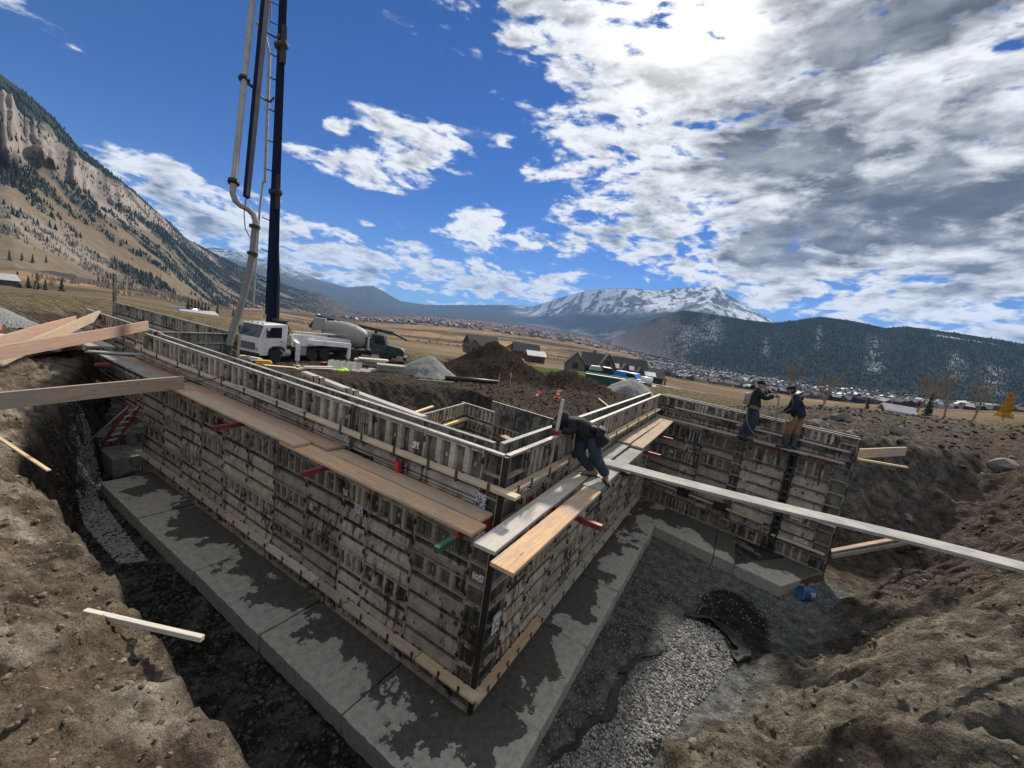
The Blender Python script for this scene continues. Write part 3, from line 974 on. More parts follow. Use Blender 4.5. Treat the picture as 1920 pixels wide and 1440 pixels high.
def near_col(x, y, z):
    zr, t, s, d, s2, s3 = near_raw(x, y)
    n = fbm(x * .8, y * .8, 5, 71)
    m_ = fbm(x * 3.3, y * 3.3, 5, 81, .6)
    f = fbm(x * 13, y * 13, 4, 91, .6)
    tan = np.array([0.192, 0.168, 0.134])
    tan2 = np.array([0.115, 0.090, 0.066])
    brown = np.array([0.088, 0.072, 0.058])
    dark = np.array([0.040, 0.033, 0.028])
    grey = np.array([0.20, 0.198, 0.19])
    wet = np.array([0.045, 0.039, 0.033])

    def mixc(c, b, w):
        return c * (1 - w[:, None]) + b * w[:, None]
    c = np.tile(brown, (len(x), 1))
    # left bank dry and pale
    wl = ss(-0.05, 0.25, d) * ss(16, 10, y)
    c = mixc(c, tan * 1.22, wl)
    c = mixc(c, tan2 * 1.1, wl * ss(.5, .62, n))
    c = mixc(c, dark * 1.4, wl * ss(.60, .68, m_) * ss(.40, .55, n) * .8)
    wl2 = ss(-0.05, 0.4, d) * ss(10, 16, y)
    c = mixc(c, np.array([0.135, 0.108, 0.08]), wl2)
    # right bank
    wr = ss(0.15, 0.7, s)
    c = mixc(c, tan * 0.82, wr * ss(9, 5, x))
    c = mixc(c, brown * 0.9, wr * ss(.50, .64, n) * .85)
    c = mixc(c, tan * .95, wr * ss(.56, .66, m_) * ss(9, 4, x) * .6)
    c = mixc(c, dark * 1.5, wr * ss(.36, .28, m_) * .6)
    # far bank: damp grey brown
    wf = ss(0.0, 0.8, s2)
    c = mixc(c, np.array([0.092, 0.080, 0.068]), wf)
    c = mixc(c, np.array([0.16, 0.14, 0.115]), wf * ss(.52, .66, m_) * .6)
    # trench floor and dig
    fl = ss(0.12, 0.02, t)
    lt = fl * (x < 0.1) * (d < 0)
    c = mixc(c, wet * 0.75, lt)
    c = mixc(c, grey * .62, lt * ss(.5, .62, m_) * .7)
    inside = fl * ((x > 0.2) & (y > 0.2))
    c = mixc(c, np.array([0.16, 0.155, 0.145]), inside * ss(9.5, 8, x))
    rg = fl * ((y < 0.1) & (x > -2.4)) * ss(9.4, 8.4, x)
    c = mixc(c, grey * .72, rg)
    c = mixc(c, np.array([0.10, 0.108, 0.098]), rg * ss(.47, .6, n) * .8)
    pit = np.exp(-(((x - 5.3) / 1.5) ** 2 + ((y + 3.05) / .75) ** 2))
    c = mixc(c, wet * .8, rg * ss(.35, .55, pit + (m_ - .5) * .5))
    # pad dirt north
    wn = ss(-1.3, 0.2, s3) * (y > 0)
    c = mixc(c, dark * 1.35, wn * ss(0, 1, x / 4))
    c = mixc(c, np.array([0.085, 0.067, 0.052]), wn * ss(.5, .66, m_) * .7)
    # beyond the site: dry grass, lawn
    r = np.hypot(x - CX, y - CY)
    az = np.degrees(np.arctan2(y - CY, x - CX))
    edge = np.where(az > 60, 40, np.where(az > 40, 44, np.where(az < 12, 40, 50)))
    wg = ss(0, 7, r - edge + (n - .5) * 16)
    grass = np.array([0.155, 0.125, 0.078])
    c = mixc(c, grass, wg)
    c = mixc(c, np.array([0.105, 0.09, 0.062]), wg * ss(.45, .65, m_) * .8)
    lawn = ss(16, 18, az) * ss(29, 27, az) * ss(46, 50, r) * ss(150, 130, r)
    c = mixc(c, np.array([0.075, 0.105, 0.033]), lawn)
    for i, (mx, my, ra, rb, h) in enumerate(MOUNDS):
        q = np.hypot((x - mx) / ra, (y - my) / rb)
        c = mixc(c, np.array([0.034, 0.026, 0.021]) * (1 if i == 0 else 1.4), ss(1.05, .9, q))
    dr = ss(.10, .0, np.abs(az - 19 + (r - 60) * .05) / 30) * ss(50, 54, r) * ss(130, 110, r) * 0
    c = c * (0.72 + 0.56 * f)[:, None]
    return np.clip(c, 0.008, 0.9)


def axis(lo, hi, c0, c1, step, grow=1.045, mx=1.6):
    mid = list(np.arange(c0, c1, step))
    a = []
    s_ = step
    q = c0
    while q > lo:
        s_ = min(s_ * grow, mx)
        q -= s_
        a.append(q)
    b = []
    s_ = step
    q = mid[-1]
    while q < hi:
        s_ = min(s_ * grow, mx)
        q += s_
        b.append(q)
    return np.array(a[::-1] + mid + b)


gx = axis(-45, 75, -5.6, 14.5, 0.05)
gy = axis(-45, 72, -9.5, 9.0, 0.05)
XX, YY = np.meshgrid(gx, gy)
fx_, fy_ = XX.ravel(), YY.ravel()
gz = near_z(fx_, fy_)
nx_, ny_ = len(gx), len(gy)
idx = np.arange(nx_ * ny_).reshape(ny_, nx_)
faces = np.stack([idx[:-1, :-1], idx[:-1, 1:], idx[1:, 1:], idx[1:, :-1]], -1).reshape(-1, 4)
gm = npmesh('ground', np.stack([fx_, fy_, gz], -1), faces, M['ground'])
setcol(gm, 'col', near_col(fx_, fy_, gz))
link('ground', gm, kind='structure')

# ---- valley, hills and mountains, out to the horizon
az = np.concatenate([np.arange(-180, -30, 2.0), np.arange(-30, 90, 0.13), np.arange(90, 180.1, 2.0)])
rn, zn = far_nodes(az)
rb2 = rn[4] * 1.18
rdip = rn[3] + (rn[4] - rn[3]) * 0.25
segs = [(np.full_like(az, 52.0), rn[0], 10), (rn[0], rn[1], 40), (rn[1], rn[2], 60), (rn[2], rn[3], 150), (rn[3], rdip, 8), (rdip, rn[4], 90), (rn[4], rb2, 5)]
rows = []
frac = []
for i, (a, b, n) in enumerate(segs):
    for j in range(n):
        t = j / n
        rows.append(a * (b / a) ** t if i < 3 else a + (b - a) * t)
        frac.append((i, t))
rows.append(rb2)
frac.append((6, 1.0))
FR = np.stack(rows)
AZ = np.tile(az, (len(rows), 1))
FX = CX + FR * np.cos(np.radians(AZ))
FY = CY + FR * np.sin(np.radians(AZ))
FZ = far_z(AZ.ravel(), FR.ravel()).reshape(FR.shape)
near_blend = FR < 75
zb = base(FX[:12].ravel(), FY[:12].ravel()).reshape(12, -1)
FZ[:12] = np.where(FR[:12] < 75, zb - 0.35, FZ[:12])
si = np.array([q[0] for q in frac])[:, None] * np.ones_like(FR)
ti = np.array([q[1] for q in frac])[:, None] * np.ones_like(FR)
# beyond the front crest
zdip = np.minimum(zn[3] * 0.55, rdip / rn[3] * (zn[3] - CZ) * 0.8)
FZ = np.where(si == 4, zn[3] + (zdip - zn[3]) * ti, FZ)
FZ = np.where(si == 5, zdip + (zn[4] - zdip) * (0.25 * ti + 0.75 * ti ** 2.4), FZ)
FZ = np.where(si == 6, zn[4] * (1 - ti * 0.9), FZ)
LEFTM = ss(60, 66, AZ)                       # the near mountain on the left
hh_front = np.maximum(zn[3] - zn[2], 1.0) * np.ones_like(FR)
hh_back = np.maximum(zn[4] - zdip, 1.0) * np.ones_like(FR)
u1, u2 = FX / 420.0, FY / 420.0
rg1 = ridged(u1, u2, 6, 101, .52) - .55
rg2 = ridged(FX / 1500.0 + .2 * rg1, FY / 1500.0, 6, 111, .55) - .55
tap = np.sin(np.clip(ti, 0, 1) * PI) ** 0.8
FZ += np.where(si == 3, hh_front * 0.16 * rg1 * tap * (0.5 + 0.5 * ti), 0)
FZ += np.where(si == 5, hh_back * 0.34 * rg2 * np.sin(np.clip(ti, 0, 1) * PI) ** .7 * 1.15, 0)
FZ += np.where(si <= 2, (fbm(FX / 90, FY / 90, 4, 121) - .5) * np.clip((FR - 60) / 40, 0, 14) * np.where(LEFTM > .5, 1.2, .35), 0)
# undulating skyline of tree tops and rock
FZ += np.where((si == 3) & (ti > .8), (fbm(FX / 45, FY / 45, 3, 131) - .5) * 10, 0)
# cliff band of the left mountain: pull rows forward into buttresses
cl = LEFTM * ss(72.0, 77.0, AZ) * (si == 3)
butt = ridged(AZ * 0.95, FZ / 900 + 3, 4, 141, .55)
cz0 = np.interp(az, [66, 72, 76, 79, 82.5, 90], [.80, .72, .58, .49, .43, .42])
cz1 = np.interp(az, [66, 72, 76, 79, 82.5, 90], [.93, .95, .90, .80, .74, .72])
band = ss(cz0 - .02, cz0 + .03, ti) * ss(cz1 + .05, cz1 - .02, ti)
push = cl * band * (butt - .35) * 260
FX -= push * np.cos(np.radians(AZ))
FY -= push * np.sin(np.radians(AZ))


def farcol():
    x, y, z, r, a = FX, FY, FZ, FR, AZ
    n = fbm(x / 260, y / 260, 5, 151)
    m_ = fbm(x / 60, y / 60, 5, 161, .6)
    f = fbm(x / 14, y / 14, 3, 171, .6)
    # long bands following the contour (radius) for fields
    bnd = fbm(np.log(r) * 9 + n * 1.6, a * .05, 4, 181, .6)
    c = np.zeros(x.shape + (3,))
    tan = np.array([0.172, 0.130, 0.086])
    olive = np.array([0.10, 0.080, 0.055])
    orange = np.array([0.25, 0.168, 0.095])
    sage = np.array([0.072, 0.058, 0.048])
    forest = np.array([0.032, 0.042, 0.036])
    aspen = np.array([0.165, 0.145, 0.122])
    rock = np.array([0.245, 0.208, 0.182])
    rockd = np.array([0.125, 0.105, 0.097])
    snow = np.array([0.78, 0.80, 0.84])
    scrub = np.array([0.115, 0.098, 0.084])

    def mx(b, w):
        nonlocal c
        w = np.clip(w, 0, 1)[..., None]
        c = c * (1 - w) + b * w
    c[:] = tan
    mx(olive, ss(.45, .62, n) * .8)
    mx(sage, ss(.50, .58, bnd) * ss(150, 400, r) * .9)
    mx(orange, ss(.45, .41, bnd) * ss(160, 420, r) * .8)
    mx(sage * .8, ss(.56, .62, m_) * .6 * ss(300, 700, r))
    # valley floor town ground on the right: grey brown
    mx(np.array([0.13, 0.118, 0.105]), ss(16, 8, a) * ss(500, 800, r) * (si <= 2) * .85)
    mx(forest * 1.2, ss(18, 10, a) * (si == 2) * ss(.80, .93, ti + (m_ - .5) * .3))
    # hills
    H = (si == 3)
    t = ti + (n - .5) * .25
    # dark hill to the right
    D = H & (a < 17)
    mx(forest, D * ss(-.1, .03, t + (m_ - .5) * .2))
    mx(aspen, D * ss(6.0, 10.5, a + (m_ - .5) * 5) * ss(1.15, .75, t + (a - 10) * -.05) * .92)
    slide = ss(.62, .72, ridged(a * 1.15 + (n - .5) * .6 + 4.4, t * .35, 3, 191)) * ss(.25, .5, t) * ss(1.0, .7, t)
    for a0, wd, t0, t1 in ((-11.4, .55, .25, .80), (4.6, 1.2, .45, .95), (-6.5, .25, .5, .8), (-17.3, .5, .3, .65), (-19.6, .6, .2, .55), (-1.5, .35, .4, .7), (7.2, 1.1, .25, .7)):
        w = np.exp(-((a - a0 - (ti - .5) * 1.2 + (m_ - .5) * .8) / wd) ** 2) * ss(t0 - .1, t0 + .1, ti) * ss(t1 + .1, t1 - .1, ti)
        mx(snow * .45, D * w * .75 * ss(.43, .54, f * .5 + m_ * .5))
    mx(snow * .8, D * np.exp(-((ti - .90) / .012) ** 2) * ss(-15, -16, a) * ss(-19.5, -18.5, a))
    # low rises across the valley
    Vv = H & (a >= 17) & (a < 64)
    mx(sage * 1.1, Vv * 1.0)
    mx(forest, Vv * ss(.48, .58, n + (f - .5) * .4) * .8)
    mx(tan, Vv * ss(.56, .66, m_) * ss(52, 56, a) * .8)
    # left mountain
    Lm = H * ss(55, 63, a)
    mx(np.array([.140, .112, .080]), Lm * 1.0)
    mx(olive, Lm * ss(.45, .6, m_) * .7)
    mx(aspen * 1.15, Lm * ss(.05, .15, ti) * ss(.42, .30, ti) * ss(.42, .56, m_ + (n - .5)))
    fo = ss(.22, .42, ti + (m_ - .5) * .55 + (n - .5) * .4 + ss(78, 72, a) * .14)
    mx(forest * 1.25, Lm * fo * ss(.36, .50, f * .5 + m_ * .5) * .92)
    mx(rock * .8, Lm * ss(.40, .5, ti) * ss(.60, .68, n) * .6)
    bw = band * ss(66, 69, a) * (ss(.22, .34, n + (m_ - .5) * .7))
    mx(rock, Lm * bw)
    mx(rockd, Lm * bw * ss(.55, .40, butt) * .8)
    mx(rockd, Lm * bw * ss(.55, .70, m_) * .5)
    mx(forest * 1.3, Lm * bw * ss(.60, .70, f * .4 + n * .6) * .8)
    mx(snow * .6, Lm * ss(80, 82, a) * ss(.70, .78, ti) * ss(.54, .62, m_) * .6)
    mx(rock * 1.05, Lm * ss(71.5, 73, a) * ss(cz0 - .16, cz0 - .10, ti) * ss(cz0 + .02, cz0 - .04, ti) * ss(.46, .56, n) * .7)
    mx(forest, Lm * ss(cz1 - .01, cz1 + .05, ti + (m_ - .5) * .1))
    # behind
    B = si >= 4
    mx(forest * 1.1, B * 1.0)
    P = B * ss(33, 27, a)
    tt = ti + (rg2) * .35
    mx(snow * .85, P * (si == 5) * ss(.60, .76, tt) * (1 - .95 * ss(.54, .66, ridged(x / 260, y / 260, 4, 201) * .5 + m_ * .5)))
    mx(np.array([0.11, 0.105, 0.11]), P * (si == 5) * ss(.55, .7, tt) * ss(.56, .66, fbm(x / 330, y / 330, 5, 211, .62)))
    mx(aspen, P * (si == 5) * ss(.34, .2, tt) * ss(.5, .6, n))
    Q = B & (a >= 44)
    mx(np.array([0.085, 0.085, 0.09]), Q * ss(.5, .65, m_) * .8)
    mx(snow * .6, Q * (si == 5) * ss(.72, .9, ti) * ss(.50, .58, m_) * ss(57, 60, a) * .8)
    c *= (0.78 + .44 * f)[..., None]
    return np.clip(c, .008, .9)


na, nr = len(az), len(rows)
idx = np.arange(na * nr).reshape(nr, na)
faces = np.stack([idx[:-1, :-1], idx[1:, :-1], idx[1:, 1:], idx[:-1, 1:]], -1).reshape(-1, 4)
FCOL = farcol()
fm = npmesh('hills', np.stack([FX.ravel(), FY.ravel(), FZ.ravel()], -1), faces, M['far'])
setcol(fm, 'col', FCOL.reshape(-1, 3))
link('hills', fm, kind='structure')


def scatter_far(name, pick, n, hmin, hmax, wide, mat, label, cat, seed=1, sides=5, tiers=1):
    """n small conifers (or bare trees) standing on the hill mesh where the weight is high, joined"""
    rg = np.random.default_rng(seed)
    w = pick.ravel()
    p_ = w / w.sum()
    ii = rg.choice(len(w), n, p=p_)
    jit = rg.random((n, 3)) - .5
    rr_ = FR.ravel()[ii]
    px_ = FX.ravel()[ii] + jit[:, 0] * rr_ * .006
    py_ = FY.ravel()[ii] + jit[:, 1] * rr_ * .006
    pz_ = FZ.ravel()[ii] - 1.0
    h = hmin + (hmax - hmin) * rg.random(n) ** 1.5
    ra = h * wide * (.7 + .6 * rg.random(n))
    vs, fs = [], []
    ang = rg.random(n) * 6.28
    for j in range(sides):
        t = ang + 2 * PI * j / sides
        vs.append(np.stack([px_ + ra * np.cos(t), py_ + ra * np.sin(t), pz_], -1))
    vs.append(np.stack([px_, py_, pz_ + h], -1))
    V = np.stack(vs, 1).reshape(-1, 3)
    b = np.arange(n) * (sides + 1)
    fs = np.stack([np.stack([b + j, b + (j + 1) % sides, b + sides], -1) for j in range(sides)], 1).reshape(-1, 3)
    return link(name, npmesh(name, V, fs, mat, False), kind='stuff', label=label, cat=cat)


# area each vertex stands for keeps the density even
area = FR ** 2
n_ = fbm(FX / 260, FY / 260, 5, 151)
m2_ = fbm(FX / 60, FY / 60, 5, 161, .6)
pk = (si == 3) * ss(54, 63, AZ) * (AZ < 92) * ss(.20, .40, ti + (m2_ - .5) * .8 + (n_ - .5) * .5 + ss(78, 72, AZ) * .16) * ss(.38, .5, m2_) * (1 - .93 * band * ss(68, 74, AZ)) * FR
scatter_far('forest', pk, 42000, 3.5, 10, .2, M['needles_far'], 'dark conifer forest scattered over the slope below the pink cliffs', 'forest', 3)
pk = (si == 3) * (AZ > 60) * (AZ < 92) * ss(.02, .12, ti) * ss(.36, .26, ti) * ss(.50, .58, m2_ * .6 + n_ * .4) + 0.6 * (si == 2) * (AZ > 66) * (AZ < 92) * ss(.2, .4, ti) * ss(.55, .6, m2_)
scatter_far('forest', pk, 10000, 3, 6, .16, M['aspen'], 'pale bare aspen groves along the foot of the cliff mountain', 'forest', 4, 4)
pk = (si == 3) * (AZ < 12) * (AZ > -26) * ss(.0, .12, ti) * FR * ss(12, 7, AZ)
scatter_far('forest', pk, 34000, 4, 9.5, .22, M['needles_far'], 'dark conifer forest over the long hill above the town', 'forest', 5)
pk = (si == 2) * (AZ < 19) * (AZ > -25) * ss(.80, .92, ti + (m2_ - .5) * .3)
scatter_far('forest', pk, 3500, 5, 11, .22, M['needles_far'], 'belt of dark conifers at the far edge of the town', 'forest', 6)

# thin mountain air: one closed box over everything, sky outside
mb = MB()
mb.b2(-13500, 13500, -13500, 13500, -420, 1420)
hzm = bpy.data.materials.new('haze_air')
hzm.use_nodes = True
hzm.node_tree.nodes.clear()
k = Nd(hzm.node_tree)
pv = k.n('ShaderNodeVolumePrincipled', {'Color': (0.34, 0.57, 1.0, 1), 'Density': 5.0e-5, 'Anisotropy': 0.0})
k.n('ShaderNodeOutputMaterial', {'Volume': pv.outputs[0]})
hz_ = mb.build('haze', hzm)
tag(hz_, kind='stuff')

# ------------------------------------------------------------------ footings
def grid_slab(name, quad_fn, nu, nv, z0, z1, edge_fn, parent):
    """slab with a finely divided top whose 'edge' value tells how far a point is from the free edge"""
    vs, fs, ed = [], [], []
    for j in range(nv + 1):
        for i in range(nu + 1):
            x, y = quad_fn(i / nu, j / nv)
            vs.append((x, y, z1))
            ed.append(edge_fn(x, y))
    for j in range(nv):
        for i in range(nu):
            a = j * (nu + 1) + i
            fs.append((a, a + 1, a + nu + 2, a + nu + 1))
    rim = [i for i in range(nu + 1)] + [j * (nu + 1) + nu for j in range(1, nv + 1)] + [nv * (nu + 1) + i for i in range(nu - 1, -1, -1)] + [j * (nu + 1) for j in range(nv - 1, 0, -1)]
    o = len(vs)
    rq = random.Random(len(vs))
    for q in rim:
        vs[q] = (vs[q][0] + rq.uniform(-.006, .006), vs[q][1] + rq.uniform(-.006, .006), vs[q][2] - rq.uniform(0, .012))
        vs.append((vs[q][0], vs[q][1], z0))
        ed.append(-0.6)
    n = len(rim)
    for i in range(n):
        j = (i + 1) % n
        fs.append((rim[j], rim[i], o + i, o + j))
    me = bpy.data.meshes.new(name)
    me.from_pydata(vs, [], fs)
    me.materials.append(M['footing'])
    a = me.attributes.new('edge', 'FLOAT', 'POINT')
    a.data.foreach_set('value', ed)
    me.update()
    ob = bpy.data.objects.new(name, me)
    ob.parent = parent
    COL.objects.link(ob)
    return ob


FT = thing('concrete_footing', 'wide concrete footing under the formwork, dry pale edges and dark wet patches', 'footing', (0, 0, 0))
ZF0, ZF1 = -0.55, 0.0
XL = -1.02


def edgeL(x, y):
    return (min(x - XL, y + 0.86) - 0.26) * 1.45


def edgeR(x, y):
    return (min(y + 0.86, x - XL) - 0.26) * 1.45


def quad(a, b, c, d):
    def f(u, v):
        p = [a[i] * (1 - u) * (1 - v) + b[i] * u * (1 - v) + c[i] * u * v + d[i] * (1 - u) * v for i in (0, 1)]
        return p[0], p[1]
    return f


def quad_slab(a, b, c, d, n, m, ef, z=0.0):
    return grid_slab('footing_segment', quad(a, b, c, d), n, m, ZF0, ZF1 + z, ef, FT)


cuts = [(-0.86, 1.31), (1.335, 3.33), (3.36, 5.62), (5.65, 8.3), (8.33, 10.78)]
for i, (y0, y1) in enumerate(cuts):
    dz_ = [0, -.004, .003, -.006, .002][i]
    quad_slab((XL + 0.01 * (i % 2), y0), (0.42, y0), (0.42, y1), (XL + 0.012 * (i % 3), y1), 24, 30, edgeL, dz_)
for i, (x0, x1) in enumerate([(0.425, 2.2), (2.22, 4.1), (4.12, 6.2), (6.22, 8.02)]):
    quad_slab((x0, -0.86 + .008 * (i % 2)), (x1, -0.85), (x1, 0.42), (x0, 0.42), 30, 24, edgeR, [.002, -.004, .003, -.003][i])
# footing of the cross wall, running off at its own angle


def edgeW(x, y):
    t = (x - (7.15 + (y + 3.97) * 0.247))
    return (min(t, 2.2) - 0.35) * 1.1


WQ = [(8.025, -0.85), (10.6, -0.85), (10.6, 0.42), (8.025, 0.42)]
quad_slab(*WQ, 30, 20, lambda x, y: 0.5)
for (ya, yb) in ((-0.855, -2.45), (-2.47, -2.95), (-2.97, -3.95)):
    xa, xb = 7.93 + (ya + 0.82) * 0.247, 7.93 + (yb + 0.82) * 0.247
    cut = -5.02 if yb < -3.9 else yb
    c_ = (9.9, cut - 0.55) if yb < -3.9 else (10.5, yb)
    c_ = (8.85, -5.03) if yb < -3.9 else c_
    if yb < -3.9:
        quad_slab((xb, yb), (8.85, -5.03), (10.1, -5.03), (xa, ya), 24, 24, edgeW)
        quad_slab((10.1, -5.03), (10.5, -2.97), (9.5, -2.97), (9.0, -4.0), 4, 4, lambda x, y: 1.0, -0.02)
    else:
        quad_slab((xa, ya), (xb, yb), (10.4, yb), (10.4, ya), 24, 24, edgeW)

# ------------------------------------------------------------------ form panels
T = 0.072


def panel_mesh(Wd, H, rows, key):
    mb = MB()

    def bx(x0, x1, z0, z1, d0, d1):
        mb.b2(x0, x1, -d1, -d0, z0, z1)
    g = 0.002
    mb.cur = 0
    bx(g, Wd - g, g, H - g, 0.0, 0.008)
    e = 0.014
    mb.cur = 1
    bx(g, g + e, g, H - g, 0.008, T)
    bx(Wd - g - e, Wd - g, g, H - g, 0.008, T)
    bx(g + e, Wd - g - e, g, g + e, 0.008, T - 0.002)
    bx(g + e, Wd - g - e, H - g - e, H - g, 0.008, T - 0.002)
    mb.cur = 1
    a, b = g + e, Wd - g - e
    for row in rows:
        z0, z1 = row[1], row[2]
        if row[0] == 'rib':
            # sloping hat: overlapping like a clapboard, thick at the foot
            d = T - 0.004
            z1 -= 0.03
            poly = [(-0.008, z0), (-d, z0 + 0.008), (-d, z0 + 0.07), (-d + 0.03, z1 - 0.03), (-0.008, z1)]
            mb.prism(poly, (a, 0, 0), (0, 1, 0), (0, 0, 1), (1, 0, 0), b - a)
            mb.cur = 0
            bx(a + .001, b - .001, z1 - .026, z1 + .012, 0.008, d - .018)  # dark ledge strip: grime, plus the shadow line between ribs put into colour
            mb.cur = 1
        elif row[0] == 'bar':
            bx(a, b, z0, z1, 0.008, T - 0.004)
        else:
            n = row[3]
            bx(a, b, z0, z0 + 0.022, 0.008, T - 0.006)
            bx(a, b, z1 - 0.022, z1, 0.008, T - 0.006)
            w = row[4] if len(row) > 4 else 0.062
            for i in range(n):
                cx = a + (b - a) * (i + 1) / (n + 1)
                d = T - 0.010
                poly = [(cx - w / 2 - .012, -0.008), (cx - w / 2, -d), (cx + w / 2, -d), (cx + w / 2 + .012, -0.008)]
                mb.prism([(u, v) for u, v in poly], (0, 0, z0 + 0.022), (1, 0, 0), (0, 1, 0), (0, 0, 1), z1 - z0 - 0.044)
            # tie holes and lugs
            for i in range(n + 1):
                cx = a + (b - a) * (i + 0.5) / (n + 1)
                if (i + int(z0 * 10)) % 2 == 0:
                    bx(cx - 0.016, cx + 0.016, (z0 + z1) / 2 - 0.03, (z0 + z1) / 2 + 0.02, 0.008, 0.024)
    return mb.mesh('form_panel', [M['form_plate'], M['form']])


LOW_A = [('pocket', .02, .33, 3), ('rib', .36, .60), ('rib', .61, .86), ('pocket', .89, 1.21, 3), ('rib', 1.24, 1.49), ('rib', 1.50, 1.76), ('rib', 1.77, 2.03), ('pocket', 2.07, 2.41, 3)]
LOW_B = [('pocket', .02, .36, 4, .05), ('rib', .40, .62), ('pocket', .66, .9, 2), ('rib', .94, 1.16), ('rib', 1.17, 1.40), ('pocket', 1.44, 1.72, 4, .05), ('rib', 1.76, 2.02), ('pocket', 2.06, 2.41, 4, .05)]
LOW_C = [('pocket', .02, .35, 2), ('rib', .38, .66), ('rib', .67, .95), ('rib', .96, 1.24), ('rib', 1.25, 1.53), ('pocket', 1.57, 1.85, 3), ('rib', 1.88, 2.06), ('pocket', 2.10, 2.41, 2)]
LOW_F = [('bar', .30, .33), ('bar', .60, .63), ('bar', .92, .95), ('bar', 1.22, 1.25), ('bar', 1.52, 1.55), ('bar', 1.82, 1.85), ('bar', 2.12, 2.15)]
UP_A = [('rib', .03, .24), ('pocket', .27, .50, 3), ('bar', .52, .55), ('rib', .57, .74), ('pocket', .77, 1.19, 3, .085)]
UP_B = [('pocket', .03, .26, 4, .05), ('rib', .29, .48), ('bar', .52, .55), ('rib', .57, .74), ('pocket', .77, 1.19, 4, .07)]
UP_F = [('bar', .30, .33), ('bar', .62, .65), ('bar', .92, .95)]
INN = [('bar', .3, .33), ('bar', .9, .93)]
_pc = {}


def panel(Wd, H, style):
    key = (round(Wd, 2), round(H, 2), style)
    if key not in _pc:
        rows = {'LA': LOW_A, 'LB': LOW_B, 'LC': LOW_C, 'LF': LOW_F, 'UA': UP_A, 'UB': UP_B, 'UF': UP_F, 'IN': INN}[style]
        H0 = 2.44 if style[0] == 'L' else 1.22 if style[0] in 'UI' else H
        f = H / H0
        rows = [(q[0], q[1] * f, q[2] * f) + tuple(q[3:]) for q in rows]
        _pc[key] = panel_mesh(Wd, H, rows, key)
    return _pc[key]


def form_wall(name, label, start, rz, widths, tiers, z0=0.0, group=None, inner=False, dark=(), base_mat=None, cat='formwork', lip=True, stickers=()):
    """local X runs along the wall, local -Y is the ribbed face; tiers = heights from the bottom"""
    t = thing(name, label, cat, (start[0], start[1], z0), rz, group)
    u = 0.0
    rg = random.Random(len(label) * 31 + int(start[0] * 10))
    bolts = MB()
    for i, wd in enumerate(widths):
        z = 0.0
        for j, H in enumerate(tiers):
            if inner:
                st = 'IN'
            elif wd < 0.5:
                st = 'LF' if j == 0 and H > 1.5 else 'UF'
            elif H > 1.5:
                st = rg.choice(['LA', 'LA', 'LB', 'LC'])
            else:
                st = rg.choice(['UA', 'UA', 'UB'])
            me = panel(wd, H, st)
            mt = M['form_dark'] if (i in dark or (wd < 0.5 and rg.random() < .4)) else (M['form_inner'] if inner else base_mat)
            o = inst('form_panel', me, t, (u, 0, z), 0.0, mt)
            if rg.random() < 0.8:
                o.location.y += (rg.random() - .5) * 0.006
            z += H
        zt = sum(tiers)
        if i > 0 and not inner:
            zz = 0.12
            while zz < zt:
                bolts.box((u, -T - .004, zz), (0.05, 0.016, 0.02))
                bolts.box((u + .008, -T - .014, zz + .02), (0.012, 0.02, 0.085))
                zz += 0.30 + rg.random() * .02
        # top rail over the panel, its paler colour standing for sky light on the edge
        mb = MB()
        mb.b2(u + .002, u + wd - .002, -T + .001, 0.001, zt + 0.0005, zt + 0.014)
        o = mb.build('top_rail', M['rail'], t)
        u += wd
    if bolts.v:
        tag(bolts.build('wedge_bolts', M['black_steel'], t), kind='stuff')
    for su, sz, sw, sh in stickers:
        mb = MB()
        mb.b2(su - sw / 2, su + sw / 2, -T - .006, -T + .001, sz - sh / 2, sz + sh / 2)
        mb.build('sticker', M['sticker'], t)
    return t


TI = (2.44, 1.22)
# long wall, outer face on x = 0 looking to -X; widths run from its far end to the corner
seams = [11.5, 10.1, 9.05, 8.03, 6.99, 5.98, 4.97, 3.96, 2.95, 2.35, 1.35, .35, .06]
wl = [round(seams[i] - seams[i + 1], 3) for i in range(len(seams) - 1)]
form_wall('formwork_wall', 'long ribbed outer form panel wall on the wide footing, running from the near corner post', (T, 11.5), -PI / 2, wl, TI,
          dark=(8,), stickers=[(7.72, 1.62, .11, .13), (8.95, 2.02, .2, .16), (11.20, 3.0, .16, .2), (11.28, 2.52, .2, .22), (11.32, 1.98, .18, .1), (3.0, 3.28, .1, .12), (8.6, 2.2, .12, .1), (10.0, 3.4, .13, .1)])
form_wall('formwork_wall', 'inner form of the long wall, dark smooth face inside the pour gap', (0.31, 0.42), PI / 2, [1.2, .9, 1.2, 1.2, .9, 1.2, 1.2, 1.2, 1.2, .88], TI, inner=True)
# short wall, outer face on y = 0 looking to -Y
rw = [.46, .65, .9, .68, .91, .96, .93, .92, .9, .45, .9, .9, .30]
form_wall('formwork_wall', 'shorter ribbed outer form wall below the man in the black hoodie', (0.06, T), 0, rw, TI, dark=(0,),
          stickers=[(.62, 3.15, .24, .2), (.28, 1.2, .2, .3), (2.1, 2.2, .12, .12)])
form_wall('formwork_wall', 'inner form of the shorter wall, smooth concrete-stained face behind the pour gap', (9.75, 0.31), PI, [.9, 1.2, 1.2, .9, 1.2, 1.2, 1.2, 1.2, .34], TI, inner=True)
